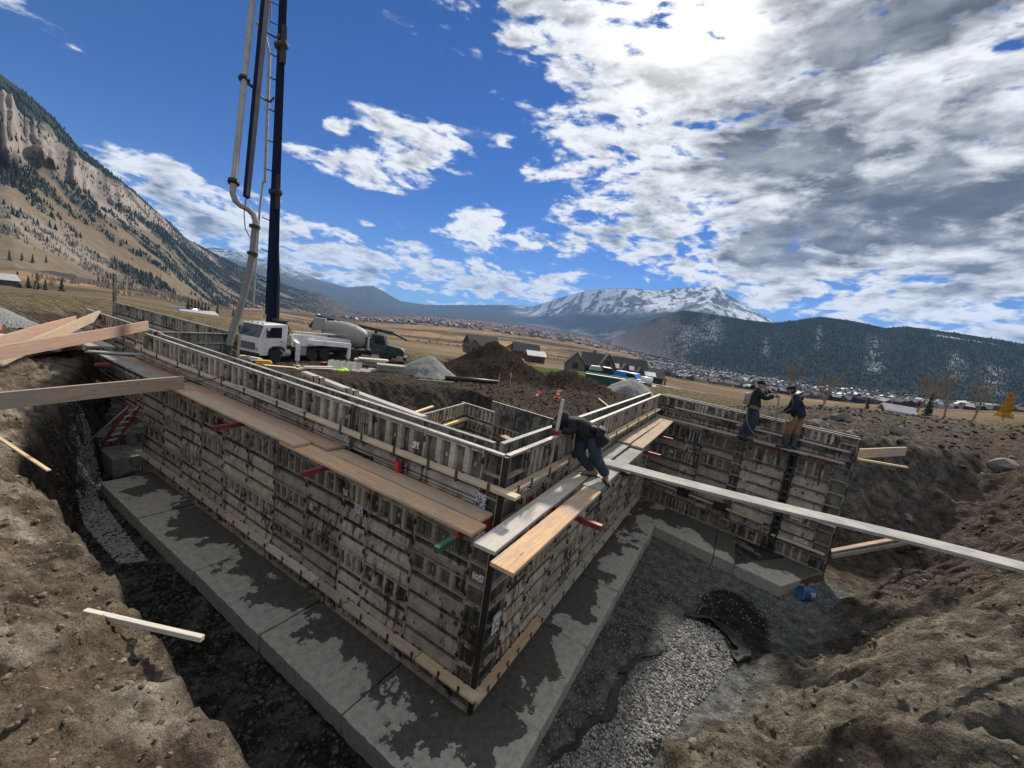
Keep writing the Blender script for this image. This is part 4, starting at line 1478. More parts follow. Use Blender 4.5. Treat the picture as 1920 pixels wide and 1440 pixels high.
# corner post
cp = thing('corner_post', 'rust-black steel corner post where the two ribbed form walls meet', 'corner post', (0, 0, 0))
mb = MB()
mb.b2(0.0, 0.058, 0.0, 0.058, -0.0, 3.655)
mb.build('angle_core', M['black_steel'], cp)
for k_ in range(5):
    mb = MB()
    mb.b2(-0.008, 0.0, 0.004 + .011 * k_, 0.010 + .011 * k_, 0.01, 3.64)
    mb.build('rib', M['rust'] if k_ % 2 else M['black_steel'], cp)
    mb = MB()
    mb.b2(0.004 + .011 * k_, 0.010 + .011 * k_, -0.008, 0.0, 0.01, 3.64)
    mb.build('rib', M['rust'] if k_ % 2 else M['black_steel'], cp)
# cross wall beyond the two men
W3A = math.atan2(-5, -1.05)
w3w = [1.05, .53, .92, .25, 1.03, .22, .76, .34]
W3 = form_wall('formwork_wall', 'cross form wall behind the two standing workers, its ribbed panels spotted with mud', (9.93, 0.0), W3A, w3w, (2.84, .82), dark=(5,), base_mat=M['form_muddy'],
               stickers=[(.7, 1.9, .16, .1), (4.3, 1.2, .3, .16), (4.5, .62, .34, .12), (2.9, 1.75, .12, .1), (1.9, .5, .3, .1), (.9, .55, .25, .12)])
dx3, dy3 = math.cos(W3A), math.sin(W3A)
nx3, ny3 = math.sin(W3A), -math.cos(W3A)          # outward, towards the viewer


def w3(u, d, z):
    return (9.93 + dx3 * u + nx3 * d, 0.0 + dy3 * u + ny3 * d, z)


p = w3(5.1, -0.31, 0)
form_wall('formwork_wall', 'back form of the cross wall, facing the raw dirt bank', p, W3A + PI, [.9, 1.2, 1.2, .9, .9], TI)
e3 = thing('end_bulkhead', 'steel end bulkhead closing the free end of the cross wall, pale and dark patches', 'bulkhead', w3(5.1, -.13, 0))
e3.rotation_euler = (0, 0, W3A)
for i in range(17):
    mb = MB()
    mb.b2(0.002, 0.03, -.10, .15, i * .215 + .005, i * .215 + .20)
    mb.build('plate', M['rail'] if i % 2 else M['form_dark'], e3)
mb = MB()
mb.b2(0.031, 0.05, .10, .15, 0, 3.68)
mb.b2(0.031, 0.05, -.10, -.06, 0, 3.68)
mb.build('flange', M['form_dark'], e3)

# far part of the works on the left
form_wall('formwork_wall', 'far outer form wall on stepped blocks beyond the red ladder', (0.50, 18.4), -PI / 2, [.95, 1.0, .95, 1.0, .95, 1.0, .9], (1.64, 1.22), z0=.8, dark=(2,))
form_wall('formwork_wall', 'farthest long form wall with a tall strip standing at its far end', (2.62, 24.0), -PI / 2 + .012, [1, 1, 1, .6, 1, 1, 1, 1, 1, 1, 1, 1], TI)
form_wall('formwork_wall', 'short return form wall below the grey concrete hose', (0.34, 12.05), 0.16, [.62, .75, .8], TI, inner=True)
ft = thing('form_strip', 'narrow form strip standing on end above the farthest form wall', 'form strip', (2.6, 23.85, 2.9), -PI / 2)
for i in range(5):
    inst('form_panel', panel(.3, .42, 'UF'), ft, (0, -.02, .42 * i))
# lower room inside
form_wall('formwork_wall', 'low ribbed inner form wall across the dug-out with a yellow waler', (4.6, 6.25), .16, [.95, .95, .95, .85], (1.45, 1.22), z0=-.67, inner=False)
form_wall('formwork_wall', 'low form wall turning back from the yellow waler towards the black hoodie', (8.3, 7.0), -PI / 2 - .1, [.9, .8], (1.45, 1.22), z0=-.67)
form_wall('formwork_wall', 'tall bare-faced inner form panel beside the dug-out, brown and smooth', (8.72, 2.6), PI / 2 - .12, [1.2, 1.2, 1.2], (1.5, 1.3), z0=-.67, inner=True)
form_wall('formwork_wall', 'low form wall in front of the tall brown panel, ribbed and spotted', (8.85, 6.15), -PI / 2 - .12, [.9, .9, .9, .9], (1.1, .9), z0=-.67)

# ------------------------------------------------------------------ ledgers (walers) on clips, base ledgers
WALER = 'timber walers on the form walls'


def clip(x, y, z, axis_, mat='rust'):
    mb = MB()
    if axis_ == 'y':
        mb.b2(x - .16, x, y - .018, y + .018, z - .06, z - .045)
        mb.b2(x - .165, x - .15, y - .018, y + .018, z - .06, z + .085)
        mb.b2(x - .03, x, y - .018, y + .018, z - .045, z + .03)
    else:
        mb.b2(x - .018, x + .018, y - .16, y, z - .06, z - .045)
        mb.b2(x - .018, x + .018, y - .165, y - .15, z - .06, z + .085)
        mb.b2(x - .018, x + .018, y - .03, y, z - .045, z + .03)
    o = mb.build('waler_clip', M[mat])
    return o


ORD = 'first second third fourth fifth sixth seventh eighth ninth tenth eleventh twelfth thirteenth fourteenth fifteenth sixteenth seventeenth eighteenth'.split()


def clips(pts, z, axis_, where):
    for i, q in enumerate(pts):
        o = clip(0.0 if axis_ == 'y' else q, q if axis_ == 'y' else 0.0, z, axis_)
        tag(o, 'rusty steel waler clip ' + where + ', ' + ORD[i] + ' from the corner post', 'clip', 'waler clips ' + where)


zl = 3.255
clips([.12, .62, 1.1, 1.75, 2.45, 2.95, 3.9, 4.75, 5.9, 6.8, 7.8, 8.9, 10.1, 11.1], zl, 'y', 'high on the long form wall')
clips([.1, .45, 1.0, 1.7, 3.3, 4.3, 5.2, 6.3, 7.3, 8.4], zl, 'x', 'high on the shorter form wall')
clips([.15, .5, 1.0, 1.5, 2.1, 2.6, 3.2, 3.7, 4.3, 4.9, 5.5, 6.1, 6.8, 7.5, 8.2, 9.0, 9.8, 10.6], .41, 'y', 'low on the long form wall')
clips([.1, .35, .6, .9, 1.3, 1.7, 2.1, 2.6, 3.1, 3.7, 4.3, 5.0, 5.8, 6.6, 7.6], .41, 'x', 'low on the shorter form wall')
board('waler', 'upper timber waler reaching past the near corner post, grey and mud-spotted', 'waler', (-.085, -.26, zl), (-.085, 4.72, zl), .135, .042, M['ledger'], WALER)
board('waler', 'upper timber waler on the long wall below the far bare panels', 'waler', (-.085, 4.76, zl), (-.085, 8.2, zl), .135, .042, M['ledger'], WALER)
board('waler', 'upper timber waler at the far end of the long wall', 'waler', (-.085, 8.24, zl), (-.085, 11.6, zl), .135, .042, M['ledger'], WALER)
board('waler', 'short scrap of board lying on the middle upper waler of the long wall', 'scrap board', (-.095, 4.0, zl + .042), (-.095, 6.3, zl + .042), .10, .03, M['grey_wood'])
board('waler', 'upper timber waler beside the bent worker, butting behind the corner', 'waler', (0.0, -.085, zl), (2.55, -.085, zl), .135, .042, M['tan_wood'], WALER)
board('waler', 'new yellow upper waler from the bent worker to the cross wall', 'waler', (2.75, -.085, zl), (9.3, -.085, zl), .135, .042, M['pine'], WALER)
segs_ = [(-.1, .93, 'pine'), (.95, 2.55, 'ledger'), (2.57, 3.35, 'ledger'), (3.38, 4.95, 'grey_wood'), (4.98, 6.6, 'ledger'), (6.63, 8.7, 'ledger'), (8.72, 11.5, 'ledger')]
lab = ['yellow mossy lower waler nearest the corner post on the long wall', 'lower waler flecked with pale paint, second from the corner on the long wall', 'short lower waler between two speckled ones on the long wall',
       'muddy grey lower waler at the middle of the long wall', 'lower waler past the middle of the long wall', 'lower waler in the far half of the long wall above the wet footing', 'farthest lower waler, ending near the red ladder']
for (a, b, mt), l in zip(segs_, lab):
    board('waler', l, 'waler', (-.085, a, .41), (-.085, b, .41), .15, .042, M[mt], WALER)
segs_ = [(-.12, 1.75, 'tan_wood'), (1.78, 3.9, 'grey_wood'), (3.93, 6.2, 'ledger'), (6.23, 8.5, 'ledger')]
lab = ['reddish lower waler at the corner on the shorter wall', 'greyer lower waler second from the corner on the shorter wall', 'lower waler at the middle of the shorter wall', 'farthest lower waler on the shorter wall, by the cross wall']
for (a, b, mt), l in zip(segs_, lab):
    board('waler', l, 'waler', (a, -.085, .41), (b, -.085, .41), .15, .042, M[mt], WALER)
# cross wall walers
for (u0_, u1_, z, l, mt) in ((.55, 3.0, 3.36, 'upper waler on the cross wall behind the spraying worker', 'ledger'), (2.4, 3.75, 3.30, 'upper waler on the cross wall behind the man in tan trousers', 'grey_wood'),
                             (3.8, 5.0, 3.30, 'upper waler near the free end of the cross wall', 'grey_wood'), (.3, 3.6, .72, 'long lower waler on the cross wall above the wet footing', 'tan_wood'),
                             (3.85, 5.05, .50, 'lower waler at the free end of the cross wall', 'grey_wood'), (3.85, 5.12, 1.32, 'middle waler at the free end of the cross wall', 'grey_wood')):
    board('waler', l, 'waler', w3(u0_, T + .06, z), w3(u1_, T + .06, z), .10, .045, M[mt], WALER)
# dark strongback bolted on the cross wall
sb = thing('strongback', 'upright black steel strongback bolted to the cross wall', 'strongback', w3(3.9, T + .03, 0), W3A)
mb = MB()
mb.b2(-.09, -.05, -.08, 0.02, .0, 2.84)
mb.b2(.05, .09, -.08, 0.02, .0, 2.84)
mb.build('channel', M['black_steel'], sb)
for z in (.3, .9, 1.6, 2.3):
    mb = MB()
    mb.b2(-.06, .06, -.09, -.07, z, z + .06)
    mb.build('strap', M['rust'], sb)
for u_, l in ((1.35, 'black plastic block hung on the lower waler of the cross wall'), (2.45, 'small black block hung on the lower waler, right of the first')):
    mb = MB()
    mb.b2(-.18, .18, -.16, 0, 0, .22)
    mb.b2(-.14, .14, -.18, -.16, .03, .19)
    o = mb.build('hung_block', M['black_plastic'])
    o.location = w3(u_, .12, .62)
    o.rotation_euler = (0, 0, W3A)
    tag(o, l, 'block')

# ------------------------------------------------------------------ scaffold brackets
def bracket(label, loc, rz, green=False, length=.95, brace=False):
    t = thing('scaffold_bracket', label, 'bracket', loc, rz, 'red scaffold brackets on the form walls')
    # local +Y points away from the wall
    mb = MB()
    mb.b2(-.025, .025, 0, length * .72, -.09, -.03)
    mb.build('arm', M['red_steel'], t)
    mb = MB()
    mb.b2(-.032, .032, length * .72, length, -.095, -.025)
    mb.build('arm_tip', M['green_paint'] if green else M['red_steel'], t)
    mb = MB()
    mb.b2(-.03, .03, 0, .03, -.3, .0)
    mb.build('wall_plate', M['red_steel'], t)
    if brace:
        mb = MB()
        mb.bar((0, length * .9, -.09), (0, 0.02, -.75), .03, .04)
        mb.build('brace', M['red_steel'], t)
    return t


ZW = 2.95
bracket('red scaffold bracket with a green tip, nearest the corner on the long wall', (0, .12, ZW - .04), PI / 2, True, 1.02)
bracket('red scaffold bracket sticking out under the middle planks of the long wall', (0, 2.62, ZW - .04), PI / 2)
bracket('faded red scaffold bracket under the reddish planks of the long wall', (0, 5.15, ZW - .04), PI / 2)
bracket('far red scaffold bracket below the pale board end on the long wall', (0, 11.35, ZW - .04), PI / 2)
bracket('red scaffold bracket hidden mid-way along the reddish planks', (0, 8.3, ZW - .04), PI / 2, False, .7)
bracket('dark red scaffold bracket nearest the corner on the shorter wall', (.82, 0, ZW - .04), PI, False, 1.06)
bracket('red scaffold bracket under the grey planks of the shorter wall by the long bridge plank', (3.2, 0, ZW - .04), PI, False, .8)
bracket('slim red scaffold bracket under the overlapping planks of the shorter wall', (5.1, 0, ZW - .04), PI, False, 1.0)
bracket('farthest red scaffold bracket of the shorter wall', (7.1, 0, ZW - .04), PI, False, .95)
for u_, l in ((1.65, 'red scaffold bracket under the spraying worker on the cross wall'), (3.55, 'red scaffold bracket under the man in tan trousers'), (4.55, 'bright red diagonal scaffold bracket near the free end of the cross wall')):
    bracket(l, w3(u_, T, 2.98), W3A + PI, False, .45, u_ > 4)
mb = MB()
mb.b2(-.03, .03, -.04, .03, 0, .15)
o = mb.build('red_clamp', M['red_plastic'])
o.location = (-.08, 1.72, 2.96)
tag(o, 'small bright red clamp standing on the long-wall planks', 'clamp')

# ------------------------------------------------------------------ walkway planks
PL = 'scaffold planks on the wall brackets'
TH = .042
zt = ZW - TH / 2
WX = [(-.49, .27), (-.20, .27)]      # outer, inner board lines on the long wall
board('plank', 'bright orange outer plank of the long wall, ending at the corner', 'plank', (-.52, -.06, zt), (-.50, 3.75, zt), .285, TH, M['orange_wood'], PL)
board('plank', 'reddish inner plank of the long wall, splashed with mud near the clamp', 'plank', (-.215, .05, zt), (-.205, 3.9, zt), .27, TH, M['tan_wood'], PL)
board('plank', 'worn tan outer plank of the long wall overlapping the orange one', 'plank', (-.50, 3.35, zt + TH + .002), (-.48, 8.05, zt + .012), .285, TH, M['tan_wood'], PL)
board('plank', 'dull red inner plank of the long wall overlapping the mud-splashed one', 'plank', (-.205, 2.95, zt + TH + .002), (-.205, 8.0, zt + .012), .27, TH, M['red_wood'], PL)
board('plank', 'pale grey outer plank near the far end of the long wall', 'plank', (-.49, 8.06, zt), (-.47, 13.1, zt), .285, TH, M['pale_wood'], PL)
board('plank', 'dull brown inner plank at the far end of the long wall', 'plank', (-.20, 8.05, zt), (-.19, 12.6, zt), .27, TH, M['red_wood'], PL)
board('plank', 'short pale board laid across the far end of the long-wall planks', 'plank', (-.75, 12.75, zt + TH + .003), (.35, 11.75, zt + TH + .06), .26, TH, M['pale_wood'])
# shorter wall
z2 = zt + TH + .004
board('plank', 'grey-brown plank with a sawn orange end, inner of the two at the corner', 'plank', (-.82, -.335, z2), (2.05, -.26, z2), .265, .044, M['grey_wood'], PL)
board('plank', 'bright orange plank sticking out furthest over the corner', 'plank', (-1.0, -.655, z2 + .004), (1.62, -.63, z2 + .004), .265, .044, M['orange_wood'], PL)
board('plank', 'grey plank under the boots of the bent worker', 'plank', (1.70, -.25, z2 - .002), (4.9, -.24, z2 - .002), .27, .042, M['pale_wood'], PL)
board('plank', 'grey outer plank beside the bent worker', 'plank', (1.65, -.59, z2), (4.85, -.56, z2), .27, .042, M['pale_wood'], PL)
board('plank', 'tan inner plank running up to the cross wall', 'plank', (4.72, -.24, z2 + .046), (9.25, -.22, z2 + .02), .27, .042, M['tan_wood'], PL)
board('plank', 'orange outer plank running up to the cross wall', 'plank', (4.62, -.555, z2 + .046), (9.15, -.50, z2 + .02), .27, .042, M['orange_wood'], PL)
# cross wall planks
board('plank', 'long tan plank under the two standing workers', 'plank', w3(.05, T + .30, 3.0), w3(4.2, T + .26, 3.0), .25, .04, M['tan_wood'], PL)
board('plank', 'orange plank end under the man in tan trousers', 'plank', w3(2.6, T + .12, 3.003), w3(4.95, T + .17, 3.003), .22, .04, M['orange_wood'], PL)
# bridge to the right-hand bank
board('plank', 'long pale grey bridge plank from the bent worker to the right-hand dirt bank', 'bridge plank', (2.92, -.36, z2 + .05), (3.875, -7.95, 3.125), .36, .048, M['pale_wood'], warp=.012)

# ------------------------------------------------------------------ boards lying about, ladder, bucket, fabric, gravel
def gz1(x, y):
    return float(near_z(np.array([float(x)]), np.array([float(y)]))[0])


board('brace_board', 'thick tan brace board on edge, nearest of those reaching in from the left bank', 'brace board', (-4.6, 6.95, 2.98), (-.46, 7.72, 3.10), .052, .27, M['tan_wood'], 'brace boards from the left bank')
board('brace_board', 'brown brace board on edge resting on the far end of the long wall top', 'brace board', (-5.2, 6.42, 3.19), (.30, 12.2, 3.80), .05, .26, M['red_wood'], 'brace boards from the left bank')
board('brace_board', 'greyish brace board ending on the far outer wall, second from the back', 'brace board', (-4.18, 6.0, 3.04), (.45, 16.9, 3.62), .05, .28, M['tan_wood'], 'brace boards from the left bank')
board('brace_board', 'rear reddish brace board furthest back on the left', 'brace board', (-4.2, 7.8, 3.15), (-.25, 16.3, 3.45), .05, .26, M['red_wood'], 'brace boards from the left bank')
mb = MB()
mb.tube([(-.46, 7.72, 3.12), (-.3, 7.3, 3.20), (-.09, 6.9, 3.36)], .014, 6)
mb.tube([(-.09, 6.9, 3.36), (-.085, 6.85, 3.22)], .014, 6)
tag(mb.build('form_tie', M['rust']), 'thin rusty rod hooked from the nearest brace board to the waler', 'tie rod')
board('loose_board', 'single weathered board lying over the lip of the left bank', 'board', (-3.02, 2.62, gz1(-3.02, 2.62) + .05), (-2.50, 1.52, 2.02), .05, .05, M['grey_wood'])
board('loose_stake', 'thin pale lath lying down the left bank slope', 'lath', (-3.1, 9.2, 2.42), (-2.52, 6.7, 2.0), .05, .025, M['pine'])
board('loose_board', 'short pale board leaning over the far left bank beside the far outer wall', 'board', (-.55, 16.2, 2.05), (-.15, 14.2, 1.75), .12, .05, M['pale_wood'])
board('brace_board', 'pale edged board propping the foot of the cross wall against the dirt', 'brace board', (9.05, -5.12, .42), (12.0, -7.55, .62), .06, .10, M['pale_wood'], 'props at the end of the cross wall')
board('brace_board', 'tan board lying on the pale prop at the foot of the cross wall', 'brace board', (9.1, -5.06, .52), (11.7, -7.2, .73), .12, .05, M['orange_wood'], 'props at the end of the cross wall')
board('brace_board', 'wide tan board sticking out from the top of the free wall end', 'brace board', (9.35, -5.0, 3.18), (11.75, -6.66, 3.22), .06, .26, M['tan_wood'], 'props at the end of the cross wall')
board('brace_board', 'narrow new lath running out under the wide board at the free wall end', 'brace board', (9.05, -5.08, 3.12), (10.2, -6.35, 3.02), .07, .045, M['pine'], 'props at the end of the cross wall')

# stepped concrete blocks under the far outer wall
STEP = thing('stepped_footing', 'stepped pale concrete footing blocks behind the red ladder', 'footing', (-.35, 12.4, 0))
for i, (y0, y1, z1) in enumerate([(11.55, 12.7, .25), (12.72, 13.9, .55), (13.92, 15.2, .85), (15.22, 18.4, 1.15)]):
    mb = MB()
    mb.b2(-.25 - .02 * i, 1.2, y0 - 12.4, y1 - 12.4, -.6, z1)
    mb.build('footing_block', M['form_inner'], STEP, bevel=.012)

# red ladder
lad = thing('ladder', 'red fibreglass step ladder with green feet leaning in the trench', 'ladder', (-.62, 12.35, .42))
a_, b_ = Vector((0, 0, 0)), Vector((.16, -1.45, 1.42))
sidev = Vector((.31, .10, 0))
for i, s_ in enumerate((0, 1)):
    mb = MB()
    mb.bar(a_ + sidev * s_, b_ + sidev * s_ * .8, .03, .09)
    mb.build('rail', M['ladder_red'], lad)
    mb = MB()
    mb.box(a_ + sidev * s_ + Vector((0, .02, 0)), (.06, .12, .07))
    mb.build('foot', M['ladder_green'], lad)
for i in range(6):
    t_ = .12 + i * .155
    q = a_.lerp(b_, t_)
    mb = MB()
    mb.bar(q, q + sidev * (1 - .2 * t_), .09, .03)
    mb.build('step', M['alu'], lad)
for s_ in (0, 1):
    mb = MB()
    mb.bar(Vector((-.28, .3, -.05)) + sidev * s_, b_ + sidev * s_ * .8, .02, .035)
    mb.build('rear_leg', M['alu'], lad)

# blue bucket on its side
bk = thing('bucket', 'blue plastic pail lying on its side in the gravel', 'bucket', (7.62, -4.55, gz1(7.62, -4.55)))
ax_ = Vector((.72, -.69, -.06)).normalized()
o_ = Vector((-.12, .12, .16))
mb = MB()
mb.lathe([(.152, 0), (.155, .02), (.15, .02), (.128, .36), (.0, .36), (.0, .35), (.12, .35), (.143, .02), (.146, .0)], o_, ax_, 24, False)
mb.build('pail', M['blue_plastic'], bk, True)
for h in (.03, .065, .095):
    mb = MB()
    mb.lathe([(.15, h), (.163, h), (.163, h + .014), (.148, h + .014)], o_, ax_, 24)
    mb.build('ring', M['blue_plastic'], bk)
mb = MB()
vs, fs = [], []
zz = ax_
a0 = Vector((1, 0, 0)).cross(zz).normalized()
b0 = zz.cross(a0)
for i in range(9):
    t_ = R(20) + R(100) * i / 8
    for h, r_ in ((.14, .1445), (.30, .1345)):
        vs.append(o_ + zz * h + (a0 * math.cos(t_ + 3.6) + b0 * math.sin(t_ + 3.6)) * (r_ + .001))
for i in range(8):
    fs.append((2 * i, 2 * i + 2, 2 * i + 3, 2 * i + 1))
mb.add(vs, fs)
mb.build('label_sheet', M['sticker'], bk)
mb = MB()
pts = []
for i in range(13):
    t_ = PI * i / 12
    pts.append(o_ + zz * (.05 - .10 * math.sin(t_)) + a0 * .165 * math.cos(t_) + b0 * (-.10) * math.sin(t_))
mb.tube(pts, .004, 6)
mb.build('bail', M['alu'], bk)


def fabric(name, label, line, width, seed, lift=.02):
    """crumpled strip of filter cloth following a line on the ground"""
    rg = np.random.default_rng(seed)
    line = np.array(line, float)
    seg = np.hypot(*np.diff(line, axis=0).T)
    s_ = np.concatenate([[0], np.cumsum(seg)])
    n = int(s_[-1] / .035)
    t_ = np.linspace(0, s_[-1], n)
    cx, cy = np.interp(t_, s_, line[:, 0]), np.interp(t_, s_, line[:, 1])
    tx, ty = np.gradient(cx), np.gradient(cy)
    L = np.hypot(tx, ty) + 1e-9
    nx, ny = -ty / L, tx / L
    m_ = 11
    vv = np.linspace(-.5, .5, m_)
    w = width * (.55 + .8 * vnoise(t_ * 3.1, t_ * 0 + seed, seed))
    w *= np.clip(np.minimum(t_, s_[-1] - t_) * 6, .15, 1)
    wob = (vnoise(t_ * 4.3, t_ * 0 + 7.7, seed + 3) - .5) * width * .9
    X = cx[:, None] + nx[:, None] * (vv[None] * w[:, None] + wob[:, None])
    Y = cy[:, None] + ny[:, None] * (vv[None] * w[:, None] + wob[:, None])
    Z = near_z(X.ravel(), Y.ravel()).reshape(X.shape) + lift
    fold = ridged(t_[:, None] * 3.5 + vv[None] * 2, vv[None] * 3.2 + t_[:, None] * .8 + seed, 3, seed + 5)
    Z += np.clip(fold - .45, 0, 1) * width * .55 + .5 * (fbm(X * 16, Y * 16, 3, seed) - .4) * width * .4
    idx = np.arange(n * m_).reshape(n, m_)
    F = np.stack([idx[:-1, :-1], idx[:-1, 1:], idx[1:, 1:], idx[1:, :-1]], -1).reshape(-1, 4)
    me = npmesh(name, np.stack([X.ravel(), Y.ravel(), Z.ravel()], -1), F, M['fabric_black'])
    o = link(name, me, label, 'fabric', 'black filter cloth by the drains')
    sd_ = o.modifiers.new('s', 'SOLIDIFY')
    sd_.thickness = .008
    return o


fabric('filter_fabric', 'long crumpled black filter cloth along the left edge of the bright gravel', [(.35, -1.08), (1.0, -1.3), (1.65, -1.5), (2.15, -1.46), (2.5, -1.5)], .11, 3)
fabric('filter_fabric', 'knotted black filter cloth at the near corner of the bright gravel', [(2.35, -1.42), (2.85, -1.57), (3.3, -1.9), (3.6, -1.98)], .12, 5)
fabric('filter_fabric', 'black filter cloth folded along the far side of the bright gravel', [(4.75, -2.15), (4.95, -2.6), (4.85, -3.05), (4.5, -3.2), (4.05, -3.15)], .22, 8)
fabric('filter_fabric', 'black filter cloth around the head of the left gravel strip', [(-1.55, 10.2), (-1.35, 11.6), (-.95, 12.7), (-.5, 12.6), (-.5, 11.8)], .24, 11)
fabric('filter_fabric', 'dark flap of filter cloth spread beside the left gravel strip', [(-.5, 12.2), (-.55, 11.4), (-.8, 10.7), (-1.0, 10.2)], .5, 14)


def ico(sub=1):
    bm = bmesh.new()
    bmesh.ops.create_icosphere(bm, subdivisions=sub, radius=1)
    v = np.array([q.co[:] for q in bm.verts])
    f = np.array([[l.index for l in q.verts] for q in bm.faces])
    bm.free()
    return v, f


ICO1 = ico(1)
ICO2 = ico(2)


def rocks(name, xs, ys, sizes, mat, kind='stuff', label=None, cat=None, seed=0, sink=.25, zf=None, flat=(.55, .9)):
    rg = np.random.default_rng(seed)
    n = len(xs)
    v, f = ICO1
    nv = len(v)
    zs = near_z(xs, ys) if zf is None else zf
    ax = rg.uniform(.7, 1.3, (n, 3)) * sizes[:, None]
    ax[:, 2] *= rg.uniform(flat[0], flat[1], n)
    V = v[None] * (1 + rg.uniform(-.22, .22, (n, nv, 1)))
    V = V * ax[:, None, :]
    t_ = rg.uniform(0, 6.28, n)
    c_, s_ = np.cos(t_)[:, None], np.sin(t_)[:, None]
    tl = rg.uniform(-.5, .5, n)[:, None]
    x, y, z = V[..., 0], V[..., 1], V[..., 2]
    z2_ = z * np.cos(tl) + x * np.sin(tl)
    x = x * np.cos(tl) - z * np.sin(tl)
    X = x * c_ - y * s_ + xs[:, None]
    Y = x * s_ + y * c_ + ys[:, None]
    Z = z2_ + zs[:, None] + (ax[:, 2] * (1 - 2 * sink))[:, None] * .8
    F = (f[None] + (np.arange(n) * nv)[:, None, None]).reshape(-1, 3)
    return link(name, npmesh(name, np.stack([X.ravel(), Y.ravel(), Z.ravel()], -1), F, mat, False), label, cat, None, kind)


def inpoly(poly, x, y):
    c = np.zeros(len(x), bool)
    j = len(poly) - 1
    for i in range(len(poly)):
        xi, yi = poly[i]
        xj, yj = poly[j]
        h = ((yi > y) != (yj > y)) & (x < (xj - xi) * (y - yi) / (yj - yi + 1e-12) + xi)
        c ^= h
        j = i
    return c


def fill(poly, n, seed):
    rg = np.random.default_rng(seed)
    p_ = np.array(poly)
    x = rg.uniform(p_[:, 0].min(), p_[:, 0].max(), n)
    y = rg.uniform(p_[:, 1].min(), p_[:, 1].max(), n)
    k_ = inpoly(poly, x, y)
    return x[k_], y[k_], rg


GP = [(.2, -1.0), (1.2, -1.32), (2.1, -1.5), (3.0, -1.85), (3.9, -2.05), (4.75, -2.2), (4.8, -2.85), (4.1, -3.1), (3.2, -2.85), (2.2, -2.45), (1.3, -2.2), (.2, -2.1), (-.6, -1.9), (-.5, -1.2)]
x, y, rg = fill(GP, 19000, 1)
rocks('gravel', x, y, rg.uniform(.009, .025, len(x)), M['gravel'], label='bright heap of loose drain gravel at the foot of the near right bank', cat='gravel', seed=2)
GP2 = [(-1.0, -.87), (8.0, -.87), (7.2, -4.0), (9.0, -5.1), (8.6, -5.6), (7.4, -5.0), (6.2, -4.4), (4.4, -3.2), (2.4, -2.5), (.5, -2.1), (-2.2, -2.2)]
x, y, rg = fill(GP2, 17000, 3)
pit = np.exp(-(((x - 5.3) / 1.5) ** 2 + ((y + 3.05) / .75) ** 2))
k_ = (pit < .5) | (rg.random(len(x)) < .15)
x, y = x[k_], y[k_]
rocks('gravel', x, y, rg.uniform(.009, .024, len(x)), M['gravel_dark'], label='trodden dark gravel floor beside the short wall footing', cat='gravel', seed=4, sink=.35)
GL = [(-1.15, 12.5), (-.75, 12.7), (-.75, 11.8), (-.95, 10.9), (-1.12, 10.0), (-1.2, 8.6), (-1.25, 7.0), (-1.6, 7.2), (-1.62, 9.0), (-1.55, 10.2), (-1.4, 11.4)]
x, y, rg = fill(GL, 16000, 5)
rocks('gravel', x, y, rg.uniform(.012, .028, len(x)), M['gravel_pale'], label='strip of pale gravel in the left trench', cat='gravel', seed=6)
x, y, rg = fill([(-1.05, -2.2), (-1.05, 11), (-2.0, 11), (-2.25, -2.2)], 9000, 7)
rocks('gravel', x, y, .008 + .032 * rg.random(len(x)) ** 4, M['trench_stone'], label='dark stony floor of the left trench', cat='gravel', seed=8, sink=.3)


def clods(name, poly, n, lo, hi, pw, mat, label, seed, cond=None):
    x, y, rg = fill(poly, n, seed)
    if cond is not None:
        k_ = cond(x, y)
        x, y = x[k_], y[k_]
    rocks(name, x, y, lo + (hi - lo) * rg.random(len(x)) ** pw, mat, label=label, cat='rubble', seed=seed + 1, sink=.3)


def onR(x, y):
    return sdist(TOE, x, y) > .15


def onL(x, y):
    return np.interp(y, LEFT_Y, LEFT_X) - x > .05


clods('rubble', [(-3, -9), (14, -12), (14, -2), (-3, -2)], 11000, .005, .045, 7, M['clod'], 'crumbled dirt clods over the near right bank', 21, onR)
clods('rubble', [(-3, -9), (14, -12), (14, -2), (-3, -2)], 1500, .008, .075, 4, M['stone'], 'pale pebbles scattered over the near right bank', 23, onR)
clods('rubble', [(-6, -2.5), (-2.3, -2.5), (-2.3, 12), (-6, 12)], 12000, .004, .035, 7, M['clod'], 'crumbled dry clods over the left bank', 25, onL)
clods('rubble', [(-6, -2.5), (-2.3, -2.5), (-2.3, 12), (-6, 12)], 900, .006, .04, 4, M['stone'], 'pale pebbles scattered over the left bank', 27, onL)
clods('rubble', [(10.3, 0), (34, 2), (46, -30), (12, -10)], 9000, .012, .13, 6, M['clod_dark'], 'dirt clods over the far bank behind the cross wall', 29)
clods('rubble', [(12, 0), (34, 2), (46, -30), (12, -9)], 1100, .02, .12, 4, M['stone'], 'grey stones over the far bank behind the cross wall', 31)
clods('rubble', [(14, 2), (34, 4), (34, 16), (18, 20)], 3500, .015, .14, 5, M['clod_dark'], 'lumpy dirt and stones around the traffic cones', 33)
clods('rubble', [(-8, 13), (1.0, 16), (2.4, 30), (-8, 34)], 2500, .015, .10, 5, M['clod_dark'], 'dirt crumbs on the ground left of the far walls', 35)
